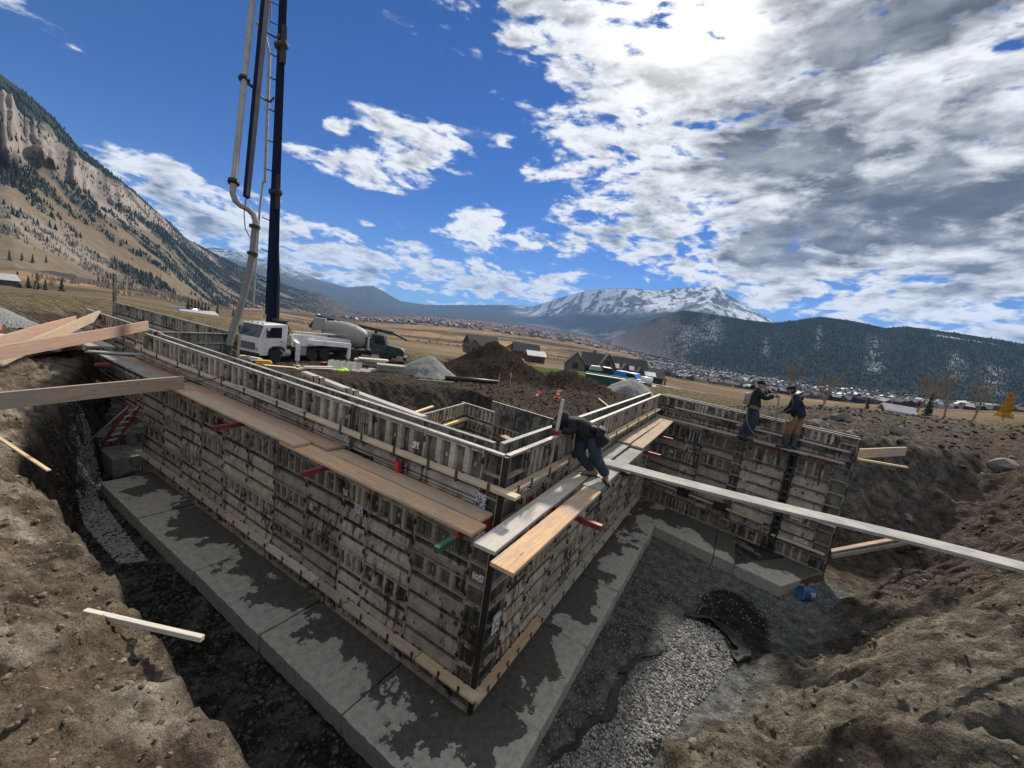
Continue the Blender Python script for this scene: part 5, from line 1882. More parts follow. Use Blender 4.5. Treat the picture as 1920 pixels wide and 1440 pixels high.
# individual boulders
BL = [(16.9, -10.7, .42, 'largest boulder at the right-hand edge of the far bank'), (14.2, -4.4, .20, 'rounded grey stone high on the far bank behind the free wall end'), (15.6, -6.2, .22, 'flat pale stone halfway up the far bank'),
      (17.5, -5.4, .27, 'grey stone on the crest of the far bank, left of the boulders'), (19.2, -8.4, .3, 'pale round stone among rubble on the far bank top'), (13.2, -7.6, .15, 'small buff stone above the brace board of the free wall end'),
      (20.5, -6.6, .33, 'dull grey boulder on the skyline of the far bank'), (24.6, 9.9, .3, 'pale stone at the foot of the small dirt mound, left of the cone'), (26.2, 8.6, .34, 'pale stone at the foot of the small dirt mound, right of the cone')]
for i, (x, y, r_, l) in enumerate(BL):
    rg = np.random.default_rng(50 + i)
    v, f = ICO2
    V = v * (1 + 1.0 * (fbm(v[:, 0] * 1.3 + i, v[:, 1] * 1.3 + v[:, 2] * 1.1, 3, i) - .5) + rg.uniform(-.06, .06, len(v)))[:, None] * np.array([r_ * 1.15, r_ * .9, r_ * .68])
    o = link('boulder', npmesh('boulder', V, f, M['stone'], False), l, 'boulder', 'boulders on the dirt banks')
    o.location = (x, y, gz1(x, y) + r_ * .3)
    o.rotation_euler = (.2 * i, .1, i * 1.3)

# dry grass stalks in the near corner
for i, (x, y, l, n) in enumerate([(1.72, -1.72, 'thin dry grass stalks standing in the bright gravel', 5), (1.25, -2.35, 'arching dry straw at the bottom edge of the near bank', 6)]):
    rg = random.Random(i + 3)
    mb = MB()
    for j in range(n):
        bx_, by_ = x + rg.uniform(-.12, .12), y + rg.uniform(-.12, .12)
        h = rg.uniform(.25, .55)
        dx, dy = rg.uniform(-.25, .25), rg.uniform(-.25, .2)
        z0 = gz1(bx_, by_)
        mb.tube([(bx_, by_, z0 - .02), (bx_ + dx * .2, by_ + dy * .2, z0 + h * .5), (bx_ + dx * .6, by_ + dy * .6, z0 + h * .85), (bx_ + dx, by_ + dy, z0 + h * .9)], [.004, .0035, .003, .0015], 5)
        for q in range(3):
            mb.tube([(bx_ + dx * (.7 + .1 * q), by_ + dy * (.7 + .1 * q), z0 + h * .88), (bx_ + dx * (.8 + .1 * q), by_ + dy * (.8 + .1 * q), z0 + h * .88 - .03)], [.005, .001], 4)
    tag(mb.build('dry_grass', M['dry_grass']), l, 'grass')

# ------------------------------------------------------------------ concrete pump truck with its boom
PT = (13.3, 31.1, -.42)
PA = math.atan2(-.19, -.98)
pt = thing('pump_truck', 'white concrete pump truck with its dark boom raised above the frame', 'pump truck', PT, PA)
WH, RM = M['white_paint'], M['rim']


def wheel(parent, x, y, r_, w, side, mat='tyre', rim='rim'):
    mb = MB()
    mb.lathe([(r_ * .58, -w / 2), (r_ * .93, -w / 2), (r_, -w * .32), (r_, w * .32), (r_ * .93, w / 2), (r_ * .58, w / 2)], (x, y, r_), (0, 1, 0), 24)
    t_ = mb.build('wheel', M[mat], parent)
    mb = MB()
    s_ = side
    mb.lathe([(r_ * .60, s_ * w * .42), (r_ * .54, s_ * w * .50), (r_ * .48, s_ * w * .2), (r_ * .24, s_ * w * .15), (r_ * .2, s_ * w * .48), (.02, s_ * w * .5)], (x, y, r_), (0, 1, 0), 20)
    mb.build('rim', M[rim], t_)
    mb = MB()
    for q in range(8):
        a = q * PI / 4
        mb.box((x + math.cos(a) * r_ * .36, y + s_ * w * .2, r_ + math.sin(a) * r_ * .36), (.05, .05, .05))
    mb.build('lug_nuts', M['black_steel'], t_)
    return t_


for (x, rr_) in ((0, .56), (-3.6, .56), (-5.0, .56)):
    for s_ in (1, -1):
        wheel(pt, x, s_ * 1.05, rr_, .36, s_)
mb = MB()
mb.b2(-8.2, .9, -.45, .45, .62, .95)
mb.b2(-8.2, -1.0, -1.0, 1.0, .95, 1.12)
mb.build('chassis', M['black_steel'], pt)
# cab: low cab-over box with raked screen
cab = [(-.95, .85), (-.95, 3.0), (-.75, 3.12), (1.05, 3.02), (1.42, 1.95), (1.48, .62), (.75, .62), (.62, .95), (.3, 1.22), (-.3, 1.22), (-.62, .95), (-.7, .85)]
mb = MB()
mb.prism(cab, (0, -1.2, 0), (1, 0, 0), (0, 0, 1), (0, 1, 0), 2.4)
mb.build('cab', WH, pt, bevel=.05)
mb = MB()
mb.add([(1.075, -1.08, 2.93), (1.075, 1.08, 2.93), (1.425, 1.1, 2.02), (1.425, -1.1, 2.02)], [(0, 1, 2, 3)])
mb.add([(1.09, -1.08, 2.93), (1.09, 1.08, 2.93), (1.44, 1.1, 2.02), (1.44, -1.1, 2.02)], [(0, 1, 2, 3)])
mb.build('windscreen', M['glass'], pt)
for q in (-.9, .1):
    mb = MB()
    mb.bar((1.46, q, 2.02), (1.30, q + .6, 2.5), .02, .02)
    mb.build('wiper', M['black_plastic'], pt)
for s_ in (1, -1):
    mb = MB()
    mb.prism([(-.42, 2.0), (-.42, 2.85), (.55, 2.82), (.85, 2.0)], (0, s_ * 1.2, 0), (1, 0, 0), (0, 0, 1), (0, s_, 0), .012)
    mb.build('side_window', M['glass'], pt)
    mb = MB()
    mb.prism([(-.50, .98), (-.50, 2.95), (.62, 2.92), (.95, 1.95), (.95, 1.45), (.45, 1.28), (-.3, 1.28)], (0, s_ * 1.2, 0), (1, 0, 0), (0, 0, 1), (0, s_, 0), .006)
    d_ = mb.build('door', WH, pt)
    mb = MB()
    mb.b2(-.42, -.28, s_ * 1.206 - .01, s_ * 1.206 + .025, 1.72, 1.78)
    mb.build('handle', M['black_plastic'], d_)
    mb = MB()
    mb.bar((.95, s_ * 1.2, 2.75), (1.05, s_ * 1.52, 2.6), .03, .03)
    mb.b2(.98, 1.1, s_ * 1.42, s_ * 1.62, 2.05, 2.62)
    mb.build('mirror', M['black_plastic'], pt)
    mb = MB()
    mb.b2(1.478, 1.51, s_ * .95 - .13, s_ * .95 + .13, 1.02, 1.26)
    mb.build('headlight', M['alu'], pt)
    mb = MB()
    mb.prism([(-.78, .92), (-.66, 1.2), (-.35, 1.36), (.35, 1.36), (.68, 1.14), (.74, .8), (.62, .8), (.52, 1.05), (.28, 1.24), (-.28, 1.24), (-.55, 1.08), (-.66, .92)], (0, s_ * 1.2, 0), (1, 0, 0), (0, 0, 1), (0, s_, 0), .09)
    mb.build('mudguard', M['black_plastic'], pt)
mb = MB()
mb.b2(1.485, 1.52, -.72, .72, 1.02, 1.55)
g_ = mb.build('grille', M['black_plastic'], pt)
for q in range(7):
    mb = MB()
    mb.b2(1.52, 1.53, -.68, .68, 1.06 + q * .068, 1.09 + q * .068)
    mb.build('slat', M['grey_paint'], g_)
mb = MB()
mb.b2(1.35, 1.66, -1.2, 1.2, .48, .82)
mb.build('bumper', M['black_steel'], pt, bevel=.04)
for q in (-.8, -.3, .3, .8):
    mb = MB()
    mb.b2(.9, 1.02, q - .07, q + .07, 3.05, 3.12)
    mb.build('roof_lamp', M['yellow'], pt)
# deck, tanks, boxes
mb = MB()
mb.prism([(-1.5, 1.3), (-1.5, 2.35), (-4.3, 2.25), (-8.2, 1.95), (-8.2, 1.5), (-4.5, 1.4)], (0, 1.02, 0), (1, 0, 0), (0, 0, 1), (0, 1, 0), .16)
mb.build('deck_side', WH, pt, bevel=.02)
mb = MB()
mb.prism([(-1.5, 1.3), (-1.5, 2.35), (-4.3, 2.25), (-8.2, 1.95), (-8.2, 1.5), (-4.5, 1.4)], (0, -1.18, 0), (1, 0, 0), (0, 0, 1), (0, 1, 0), .16)
mb.build('deck_side', WH, pt, bevel=.02)
mb = MB()
mb.b2(-8.1, -1.6, -1.0, 1.0, 1.55, 1.85)
mb.b2(-3.9, -1.6, -.9, .9, 1.85, 2.2)
mb.build('deck', M['grey_paint'], pt)
mb = MB()
mb.lathe([(.01, -1.35), (.30, -1.35), (.32, -1.3), (.32, -.65), (.3, -.6), (.01, -.6)], (0, .92, .78), (1, 0, 0), 18)
mb.build('fuel_tank', M['alu'], pt)
mb = MB()
mb.b2(-3.0, -2.1, .72, 1.12, .55, 1.25)
mb.build('side_box', M['grey_paint'], pt, bevel=.02)
for q in (.5, .2):
    mb = MB()
    mb.tube([(-2.2, q, 2.45), (-7.6, q * .8, 2.3)], .07, 8)
    mb.build('deck_pipe', M['pipe_grey'], pt)
# catwalk rail, hydraulic hoses and steps
for x in (-2.4, -4.2, -6.0, -7.8):
    mb = MB()
    mb.tube([(x, 1.12, 2.0), (x, 1.12, 2.75 - (x + 2.4) * -.05)], .018, 6)
    mb.build('rail_post', M['grey_paint'], pt)
mb = MB()
mb.tube([(-2.4, 1.12, 2.75), (-7.8, 1.12, 2.48)], .018, 6)
mb.build('hand_rail', M['grey_paint'], pt)
for i in range(4):
    mb = MB()
    mb.tube([(-1.2, .3 - .15 * i, 2.5), (-1.6, .5 - .15 * i, 2.9 + .1 * i), (-2.1, .45 - .15 * i, 2.3)], .025, 6)
    mb.build('hydraulic_hose', M['black_plastic'], pt)
for z in (.6, .95):
    mb = MB()
    mb.b2(-.72, -.3, 1.1, 1.32, z, z + .04)
    mb.build('cab_step', M['alu'], pt)
mb = MB()
mb.prism([(-8.2, 1.1), (-8.2, 2.1), (-9.1, 1.9), (-8.9, 1.1)], (0, -.7, 0), (1, 0, 0), (0, 0, 1), (0, 1, 0), 1.4)
mb.build('hopper', M['grey_paint'], pt)
# outriggers
for (x0, x1, y1, nm) in ((-1.7, -.55, 2.85, 1), (-3.0, -6.15, 2.85, 1), (-1.7, -1.0, -3.2, -1), (-6.9, -7.6, -3.0, -1)):
    mb = MB()
    s_ = 1 if y1 > 0 else -1
    mb.bar((x0, s_ * 1.1, 1.72), (x1, y1, 1.66), .3, .42)
    og = mb.build('outrigger', WH, pt, bevel=.02)
    mb = MB()
    mb.b2(x1 - .12, x1 + .12, y1 - .12, y1 + .12, .45, 1.85)
    mb.build('jack', WH, og)
    mb = MB()
    mb.b2(x1 - .06, x1 + .06, y1 - .06, y1 + .06, .1, .5)
    mb.lathe([(.28, .03), (.28, .09), (.1, .12)], (x1, y1, 0), (0, 0, 1), 14)
    mb.build('jack_foot', M['alu'], og)
# turret and boom, worked out in world space then brought into the truck frame
PM = (Matrix.Translation(PT) @ Matrix.Rotation(PA, 4, 'Z')).inverted()


def pw(q):
    return PM @ Vector(q)


TUR = Vector((14.6, 31.55, 2.2))
mb = MB()
mb.lathe([(.75, -.5), (.75, -.1), (.55, 0), (.5, .55), (.62, .6), (.62, .75), (.4, .8)], pw(TUR), (0, 0, 1), 18)
mb.build('turret', M['black_steel'], pt)
# main mast: points on sight azimuth ~62.6 deg from the camera
MA = Vector((14.05, 31.9, 3.3))
MBt = Vector((13.95, 32.0, 12.9))
MC = Vector((13.9, 32.1, 23.4))
MD = Vector((13.85, 32.2, 33.5))


def beam(name, p, q, w0, h0, w1, h1, mat, parent=pt):
    mb = MB()
    p, q = pw(p), pw(q)
    x = (q - p).normalized()
    y = Vector((0, 1, 0))
    y = (y - x * y.dot(x)).normalized()
    z = x.cross(y)
    vs = []
    for c, w, h in ((p, w0, h0), (q, w1, h1)):
        for a, b in ((-1, -1), (1, -1), (1, 1), (-1, 1)):
            vs.append(c + y * a * w / 2 + z * b * h / 2)
    mb.add(vs, [(0, 1, 2, 3), (7, 6, 5, 4), (0, 4, 5, 1), (1, 5, 6, 2), (2, 6, 7, 3), (3, 7, 4, 0)])
    return mb.build(name, mat, parent, bevel=.02)


b1 = beam('boom_section', MA, MBt, .54, .75, .44, .52, M['boom_blue'])
mb = MB()
mb.tube([pw(MA + Vector((.25, -.55, -.35))), pw(MA + Vector((.2, -.45, 3.2)))], .11, 10)
mb.tube([pw(MA + Vector((.2, -.45, 3.2))), pw(MA + Vector((.15, -.3, 5.0)))], .07, 10)
mb.build('ram', M['black_steel'], b1)
mb = MB()
mb.prism([(-.5, -.6), (.5, -.6), (.42, 1.0), (.15, 1.3), (-.15, 1.3), (-.42, 1.0)], pw(MA + Vector((0, 0, -.5))), (1, 0, 0), (0, 0, 1), (0, 1, 0), .18)
mb.build('boom_bracket', M['boom_blue'], b1)
b2_ = beam('boom_section', MBt + Vector((0, 0, -.5)), MC, .42, .5, .36, .4, M['boom_blue'])
b3_ = beam('boom_section', MC + Vector((0, 0, -.5)), MD, .38, .42, .33, .36, M['boom_blue'])
for q, s_ in ((MBt, .85), (MC, .9)):
    mb = MB()
    mb.lathe([(.15, -.45), (.34 * s_, -.42), (.34 * s_, .42), (.15, .45)], pw(q), (0, 1, 0), 14)
    mb.bar(pw(q + Vector((.0, -.3, -1.3))), pw(q + Vector((0, -.2, 1.3))), .3, .3)
    mb.build('pivot', M['black_steel'], pt)
# mast-side ladder of hose clamps and the thin delivery line
off = Vector((-.72, .35, 0))
mb = MB()
mb.tube([pw(MA + off * 1.6 + Vector((0, 0, .5))), pw(MA + off * 1.4 + Vector((0, 0, 8.2))), pw(MBt + off * 1.05 + Vector((0, 0, .6)))], .075, 8)
mb.tube([pw(MBt + off * .9 + Vector((0, 0, .5))), pw(MC + off * .9 + Vector((0, 0, -1.0))), pw(MC + off * 1.3 + Vector((0, 0, .2))), pw(MC + off * 2.0 + Vector((0, 0, .8)))], .11, 8)
mb.build('delivery_line', M['pipe_grey'], pt)
for z in (6.0, 8.4, 10.8, 14.5, 16.6, 18.8, 21.0, 22.6):
    q = MA.lerp(MBt, (z - 3.3) / 9.6) if z < 12.9 else MBt.lerp(MC, (z - 12.9) / 10.5)
    mb = MB()
    mb.tube([pw(q), pw(q + off * .5 + Vector((0, 0, -.12))), pw(q + off * 1.05)], .045, 6)
    mb.build('line_clamp', M['black_steel'], pt)
for z in (24.6, 25.9, 27.2, 28.5, 29.8, 31.1, 32.4):
    q = MC.lerp(MD, (z - 23.4) / 10.1)
    mb = MB()
    mb.tube([pw(q + Vector((-.05, 0, 0))), pw(q + off * .95 + Vector((0, 0, .05)))], .035, 6)
    mb.build('rung', M['black_steel'], pt)
mb = MB()
mb.tube([pw(MC + off * .95 + Vector((0, 0, .9))), pw(MD + off * .95)], .03, 6)
mb.build('cable', M['black_steel'], pt)
# tip section coming down from above the frame
TA = Vector((2.75, 12.35, 8.05))
TBq = Vector((4.9, 15.9, 18.0))
TC = Vector((8.1, 21.2, 33.0))
t1_ = beam('boom_tip_section', TA, TBq, .13, .17, .22, .26, M['boom_blue'])
t2_ = beam('boom_tip_section', TBq + (TA - TBq) * .05, TC, .23, .3, .34, .42, M['boom_blue'])
t3_ = beam('boom_section', TC, MD, .45, .5, .45, .5, M['boom_blue'])
PB = Vector((2.42, 12.45, 8.35))
PTp = Vector((4.55, 16.05, 18.0))
mb = MB()
mb.tube([pw(PTp), pw(PTp.lerp(PB, .5)), pw(PB)], .09, 10)
mb.build('tip_pipe', M['pipe_grey'], pt)
EL = Vector((2.98, 12.35, 7.72))
mb = MB()
path = [PB, PB + Vector((-.02, 0, -.28)), PB + Vector((.06, 0, -.48)), PB + Vector((.22, 0, -.58)), Vector((2.82, 12.38, 7.72)), Vector((2.98, 12.36, 7.6)), Vector((3.05, 12.34, 7.4)), Vector((3.02, 12.32, 7.1))]
mb.tube([pw(q) for q in path], .092, 10)
mb.build('tip_bend', M['pipe_grey'], pt)
hose = [Vector((3.02, 12.32, 7.1)), Vector((2.98, 12.3, 6.4)), Vector((2.9, 12.28, 5.8)), Vector((2.78, 12.27, 5.1)), Vector((2.62, 12.26, 4.4)), Vector((2.46, 12.26, 3.8)), Vector((2.36, 12.27, 3.3))]
mb = MB()
mb.tube([pw(q) for q in hose], [.10, .105, .11, .11, .11, .11, .11], 10)
mb.build('end_hose', M['rubber_grey'], pt)
for q, d_ in ((PB + Vector((0, 0, .05)), PTp - PB), (hose[0] + Vector((0, 0, .12)), Vector((.05, 0, 1))), (hose[1] + Vector((0, 0, -.05)), Vector((.08, 0, 1))), (PTp.lerp(PB, .62), PTp - PB), (PTp.lerp(PB, .12), PTp - PB)):
    mb = MB()
    mb.lathe([(.11, -.05), (.16, -.05), (.16, .05), (.11, .05)], pw(q), pw(q + d_.normalized()) - pw(q), 12)
    mb.build('pipe_coupling', M['black_steel'], pt)
for f_ in (.62, .12):
    q = PTp.lerp(PB, f_)
    q2 = TBq.lerp(TA, f_)
    mb = MB()
    mb.bar(pw(q + Vector((-.18, 0, 0))), pw(q2 + Vector((.1, 0, 0))), .09, .07)
    mb.build('pipe_bracket', M['black_steel'], pt)
for f_ in (.05, .36, .62):
    q = TBq.lerp(TA, f_)
    mb = MB()
    mb.tube([pw(q), pw(q + Vector((.22, .05, -.12))), pw(q + Vector((.5, .1, -.08))), pw(q + Vector((.62, .1, .12)))], .035, 6)
    mb.build('hose_hook', M['black_steel'], pt)
mb = MB()
mb.tube([pw(q) for q in (TA, TA + Vector((-.05, 0, -.5)), TA + Vector((.0, 0, -.95)), TA + Vector((.12, 0, -1.15)), EL + Vector((-.02, -.1, -1.0)))], .014, 6)
mb.build('safety_sling', M['black_steel'], pt)

# ------------------------------------------------------------------ concrete mixer
MX = (24.7, 29.8, -.42)
MAz = R(-46)
mx = thing('concrete_mixer', 'dark green concrete mixer truck with a grey drum and a long folded chute boom', 'mixer truck', MX, MAz)
DG = M['dark_green']
for x in (0, -3.1, -4.45):
    for s_ in (1, -1):
        wheel(mx, x, s_ * 1.05, .53, .36, s_)
mb = MB()
mb.b2(-6.8, 1.0, -.45, .45, .6, .95)
mb.build('chassis', M['black_steel'], mx)
mb = MB()
mb.prism([(1.75, .85), (1.75, 1.35), (1.5, 1.62), (.1, 1.85), (-.1, 1.85), (-.1, .85)], (0, -.8, 0), (1, 0, 0), (0, 0, 1), (0, 1, 0), 1.6)
mb.build('bonnet', DG, mx, bevel=.05)
mb = MB()
mb.prism([(-1.5, .8), (-1.5, 2.75), (-1.35, 2.85), (-.35, 2.8), (.0, 1.85), (.0, .8)], (0, -1.15, 0), (1, 0, 0), (0, 0, 1), (0, 1, 0), 2.3)
mb.build('cab', DG, mx, bevel=.05)
for s_ in (1, -1):
    mb = MB()
    mb.prism([(-1.2, 1.9), (-1.2, 2.62), (-.45, 2.6), (-.15, 1.9)], (0, s_ * 1.15, 0), (1, 0, 0), (0, 0, 1), (0, s_, 0), .012)
    mb.build('side_window', M['glass'], mx)
    mb = MB()
    mb.prism([(-.7, .7), (-.55, 1.15), (0, 1.3), (.6, 1.15), (.78, .75), (.6, .75), (.45, 1.0), (0, 1.12), (-.42, 1.0), (-.55, .7)], (0, s_ * .85, 0), (1, 0, 0), (0, 0, 1), (0, s_, 0), .4)
    mb.build('mudguard', DG, mx)
    mb = MB()
    mb.b2(-1.35, -.6, s_ * .95 - .25, s_ * .95 + .25, .45, .8)
    mb.build('step_box', M['alu'], mx)
    mb = MB()
    mb.lathe([(.12, 0), (.12, 1.2), (.06, 1.25), (.06, 1.8)], (-1.75, s_ * .95, 1.2), (0, 0, 1), 10)
    mb.build('exhaust_stack', M['alu'], mx)
    mb = MB()
    mb.b2(1.74, 1.78, s_ * .6 - .12, s_ * .6 + .12, 1.0, 1.2)
    mb.build('headlight', M['alu'], mx)
mb = MB()
mb.add([(.005, -1.0, 1.9), (.005, 1.0, 1.9), (-.33, 1.0, 2.72), (-.33, -1.0, 2.72)], [(0, 1, 2, 3)])
mb.build('windscreen', M['glass'], mx)
mb = MB()
mb.b2(1.7, 2.05, -1.2, 1.2, .5, .85)
mb.build('bumper', M['black_steel'], mx, bevel=.04)
dax = Vector((-1, 0, .22)).normalized()
mb = MB()
mb.lathe([(.25, -.2), (.75, 0), (1.0, .55), (1.18, 1.5), (1.2, 2.2), (1.05, 3.1), (.72, 4.1), (.55, 4.5), (.45, 4.55)], (-1.9, 0, 1.95), dax, 26)
mb.build('drum', M['drum'], mx, True)
mb = MB()
mb.lathe([(1.19, 1.45), (1.24, 1.47), (1.24, 1.6), (1.19, 1.62)], (-1.9, 0, 1.95), dax, 26)
mb.lathe([(.9, 3.45), (.98, 3.47), (.98, 3.6), (.88, 3.62)], (-1.9, 0, 1.95), dax, 26)
mb.build('drum_ring', M['grey_paint'], mx)
mb = MB()
mb.b2(-6.4, -5.6, -.7, .7, 1.0, 2.3)
mb.prism([(-7.2, 2.4), (-7.0, 3.7), (-6.0, 3.7), (-6.0, 2.6)], (0, -.6, 0), (1, 0, 0), (0, 0, 1), (0, 1, 0), 1.2)
mb.build('hopper', M['grey_paint'], mx)
mb = MB()
mb.b2(-2.1, -1.9, -.9, .9, .9, 2.4)
mb.build('front_pedestal', DG, mx)
mb = MB()
mb.bar((-7.0, .55, 3.75), (.4, .5, 3.05), .4, .32)
mb.bar((-7.0, .55, 3.55), (-7.6, .55, 2.6), .3, .3)
bb = mb.build('conveyor_boom', DG, mx)
mb = MB()
mb.bar((.4, .5, 3.05), (1.9, .5, 2.5), .3, .2)
mb.bar((-1.3, .5, 3.2), (-1.3, .5, 1.2), .28, .28)
mb.build('boom_post', DG, bb)

# ------------------------------------------------------------------ things around the trucks
def cone(label, x, y, tilt=None):
    t = thing('traffic_cone', label, 'traffic cone', (x, y, gz1(x, y) + (.0 if tilt is None else .14)), 0, 'traffic cones')
    mb = MB()
    mb.lathe([(.165, .03), (.125, .25)], (0, 0, 0), (0, 0, 1), 16)
    mb.build('cone_foot', M['cone_orange'], t)
    for z0, z1, r0_, r1_, mt in ((.25, .38, .125, .096, 'white_plastic'), (.38, .48, .096, .075, 'cone_orange'), (.48, .58, .075, .053, 'white_plastic'), (.58, .74, .053, .022, 'cone_orange')):
        mb = MB()
        mb.lathe([(r0_, z0), (r1_, z1)], (0, 0, 0), (0, 0, 1), 16)
        mb.build('cone_band', M[mt], t)
    mb = MB()
    mb.b2(-.19, .19, -.19, .19, 0, .03)
    mb.build('base_plate', M['cone_orange'], t)
    if tilt:
        t.rotation_euler = tilt
    return t


cone('upright orange traffic cone with white bands on the dirt', 22.7, 9.2)
cone('orange traffic cone knocked over on the dirt', 21.9, 10.35, (R(-20), R(-115), R(20)))
for i, (x, y, l) in enumerate(((21.8, 13.9, 'wooden stake with a pink ribbon, nearer the black pipe'), (24.6, 14.5, 'wooden stake with a fluttering pink ribbon behind the first'))):
    z0 = gz1(x, y)
    t = thing('survey_stake', l, 'stake', (x, y, z0), 0, 'survey stakes')
    mb = MB()
    mb.b2(-.022, .022, -.015, .015, -.1, 1.0)
    mb.build('lath', M['pine'], t)
    mb = MB()
    d_ = -1 if i else -.3
    mb.add([(0, 0, 1.0), (0, 0, .88), (d_ * .35, -.05, .72), (d_ * .4, -.05, .82), (0, .012, 1.0), (0, .012, .88)], [(0, 1, 2, 3), (0, 1, 5, 4)])
    mb.build('ribbon', M['ribbon'], t)
mb = MB()
mb.tube([(19.7, 17.5, gz1(19.7, 17.5) + .2), (21.3, 16.0, gz1(21.3, 16) + .22), (22.9, 14.55, gz1(22.9, 14.55) + .2)], .17, 14, False)
o = mb.build('drain_pipe', M['black_plastic'], None, True)
sd_ = o.modifiers.new('s', 'SOLIDIFY')
sd_.thickness = .02
tag(o, 'long black corrugated drain pipe lying on the dirt', 'pipe')
board('loose_board', 'long pale lath lying on the dirt right of the upright cone', 'board', (25.2, 6.9, gz1(25.2, 6.9) + .12), (18.4, 2.6, gz1(18.4, 2.6) + .12), .12, .06, M['pine'])
board('loose_board', 'thin pale board on the dirt in front of the black pipe', 'board', (17.2, 17.9, gz1(17.2, 17.9) + .05), (19.2, 16.2, gz1(19.2, 16.2) + .05), .12, .05, M['pale_wood'])


def pile(name, label, x, y, ra, rb, h, mat, seed):
    n = 46
    u = np.linspace(-1.15, 1.15, n)
    U, V = np.meshgrid(u, u)
    q = np.hypot(U, V) + (fbm(U * 2 + seed, V * 2, 3, seed) - .5) * .25
    X, Y = x + U * ra, y + V * rb
    Z = base(X.ravel(), Y.ravel()).reshape(X.shape) - .25 + (h + .25) * np.clip(1.05 - q, 0, 1) ** .9 / 1.0
    Z = np.where(q > .98, Z, h * .86 * 0 + Z)
    Z += (fbm(X * 5, Y * 5, 3, seed) - .5) * .12
    idx = np.arange(n * n).reshape(n, n)
    F = np.stack([idx[:-1, :-1], idx[:-1, 1:], idx[1:, 1:], idx[1:, :-1]], -1).reshape(-1, 4)
    o = link(name, npmesh(name, np.stack([X.ravel(), Y.ravel(), Z.ravel()], -1), F, mat), label, 'gravel pile', 'grey gravel piles')
    return o


GPM, k = newmat('gravel_pile')
v = k.n('ShaderNodeTexCoord').outputs['Object']
vo = k.n('ShaderNodeTexVoronoi', {'Vector': v, 'Scale': 13.0})
c = k.mix(k.noise(v, 1.5, 4), (0.15, 0.155, 0.155, 1), (0.235, 0.24, 0.24, 1))
sc = k.m('MULTIPLY_ADD', vo.outputs['Distance'], -.7, 1.2)
c = k.mix(1.0, c, k.n('ShaderNodeCombineColor', {0: sc, 1: sc, 2: sc}).outputs[0], 'MULTIPLY')
finish(k, c, .9, vo.outputs['Distance'], .9, .06)
pile('gravel_pile', 'grey gravel pile left of the big dark dirt mound', 20.6, 20.2, 2.7, 2.7, 1.5, GPM, 1)
pile('gravel_pile', 'grey gravel pile beside the green dumpster', 37.0, 7.4, 3.0, 2.7, 1.6, GPM, 2)
pile('gravel_pile', 'grey gravel pile below the excavator arm at the left edge', -1.2, 26.5, 3.2, 3.6, 1.4, GPM, 3)

# sheets, panels and lumber by the pump truck
def stack(label, x, y, rz, n, size, mat, name='panel_stack', jitter=.05, part='sheet', cat='stack', dz=0):
    t = thing(name, label, cat, (x, y, gz1(x, y) + dz), rz)
    rg = random.Random(int(x * 100))
    for i in range(n):
        mb = MB()
        sx, sy, sz = size
        mb.b2(-sx / 2, sx / 2, -sy / 2, sy / 2, 0, sz * .93)
        o = mb.build(part, M[mat] if isinstance(mat, str) else M[rg.choice(mat)], t)
        o.location = (rg.uniform(-jitter, jitter), rg.uniform(-jitter, jitter), i * sz)
        o.rotation_euler = (0, 0, rg.uniform(-.04, .04) * (jitter / .05))
    return t


stack('neat stack of pale form panels in front of the gravel pile', 18.2, 21.8, R(-40), 7, (2.3, 1.0, .075), ['rail', 'form'])
stack('stack of long timbers stepped like stairs by the mixer', 20.6, 27.2, R(-40), 5, (2.6, .9, .15), ['red_wood', 'tan_wood', 'grey_wood'], 'timber_stack', .25, 'timber')
stack('untidy heap of used form boards on the dirt left of the leaning sheets', 13.6, 24.6, R(-20), 6, (2.2, .5, .06), ['grey_wood', 'tan_wood', 'rail'], 'board_heap', .35, 'board')
stack('low stack of pine boards behind the long wall', 10.7, 24.3, R(-30), 3, (1.9, .35, .05), ['tan_wood', 'pine', 'orange_wood'], 'board_heap', .2, 'board')
t = thing('leaning_sheets', 'pale corrugated sheets leaning in a fan on the dirt', 'sheets', (15.9, 24.6, gz1(15.9, 24.6)), R(-38))
for i in range(6):
    mb = MB()
    mb.box((i * .42 - 1.0, 0, .34), (.40, 1.7, .05), Matrix.Rotation(R(24), 3, 'X') @ Matrix.Rotation(R(-14), 3, 'Y'))
    mb.build('sheet', M['rail'], t)
t = thing('dropped_forms', 'three pale form panels dropped flat beside the hi-vis jacket', 'panels', (16.2, 22.9, gz1(16.2, 22.9)), R(-50))
for i in range(3):
    mb = MB()
    mb.box((i * .5, i * .55 - .3, .1 + .04 * i), (1.3, .5, .06), Matrix.Rotation(R(8 * i - 8), 3, 'Z') @ Matrix.Rotation(R(9), 3, 'X'))
    mb.build('panel', M['rail'], t)
mb = MB()
rg = random.Random(4)
for i in range(7):
    mb.ell((14.6 + rg.uniform(-.35, .35), 23.1 + rg.uniform(-.2, .2), gz1(14.6, 23.1) + .1 + rg.uniform(0, .12)), (.28, .2, .12), 8, 5)
tag(mb.build('hi_vis_jacket', M['hivis'], None, True), 'crumpled lime hi-vis jacket dropped on the dirt', 'jacket')
mb = MB()
mb.b2(-.5, .5, -.3, .3, .0, .36)
mb.b2(-.42, .42, -.24, .24, .36, .46)
o = mb.build('tool_case', M['yellow'], None, bevel=.04)
o.location = (10.9, 26.6, gz1(10.9, 26.6) + .12)
o.rotation_euler = (0, 0, R(-25))
tag(o, 'yellow tool case behind the top of the long wall', 'case')
mb = MB()
for i in range(4):
    mb.b2(-.35 + .02 * i, .3, -.3, .25, .12 * i, .12 * i + .1)
o = mb.build('box_pile', M['orange_wood'])
o.location = (10.2, 28.2, gz1(10.2, 28.2) + .2)
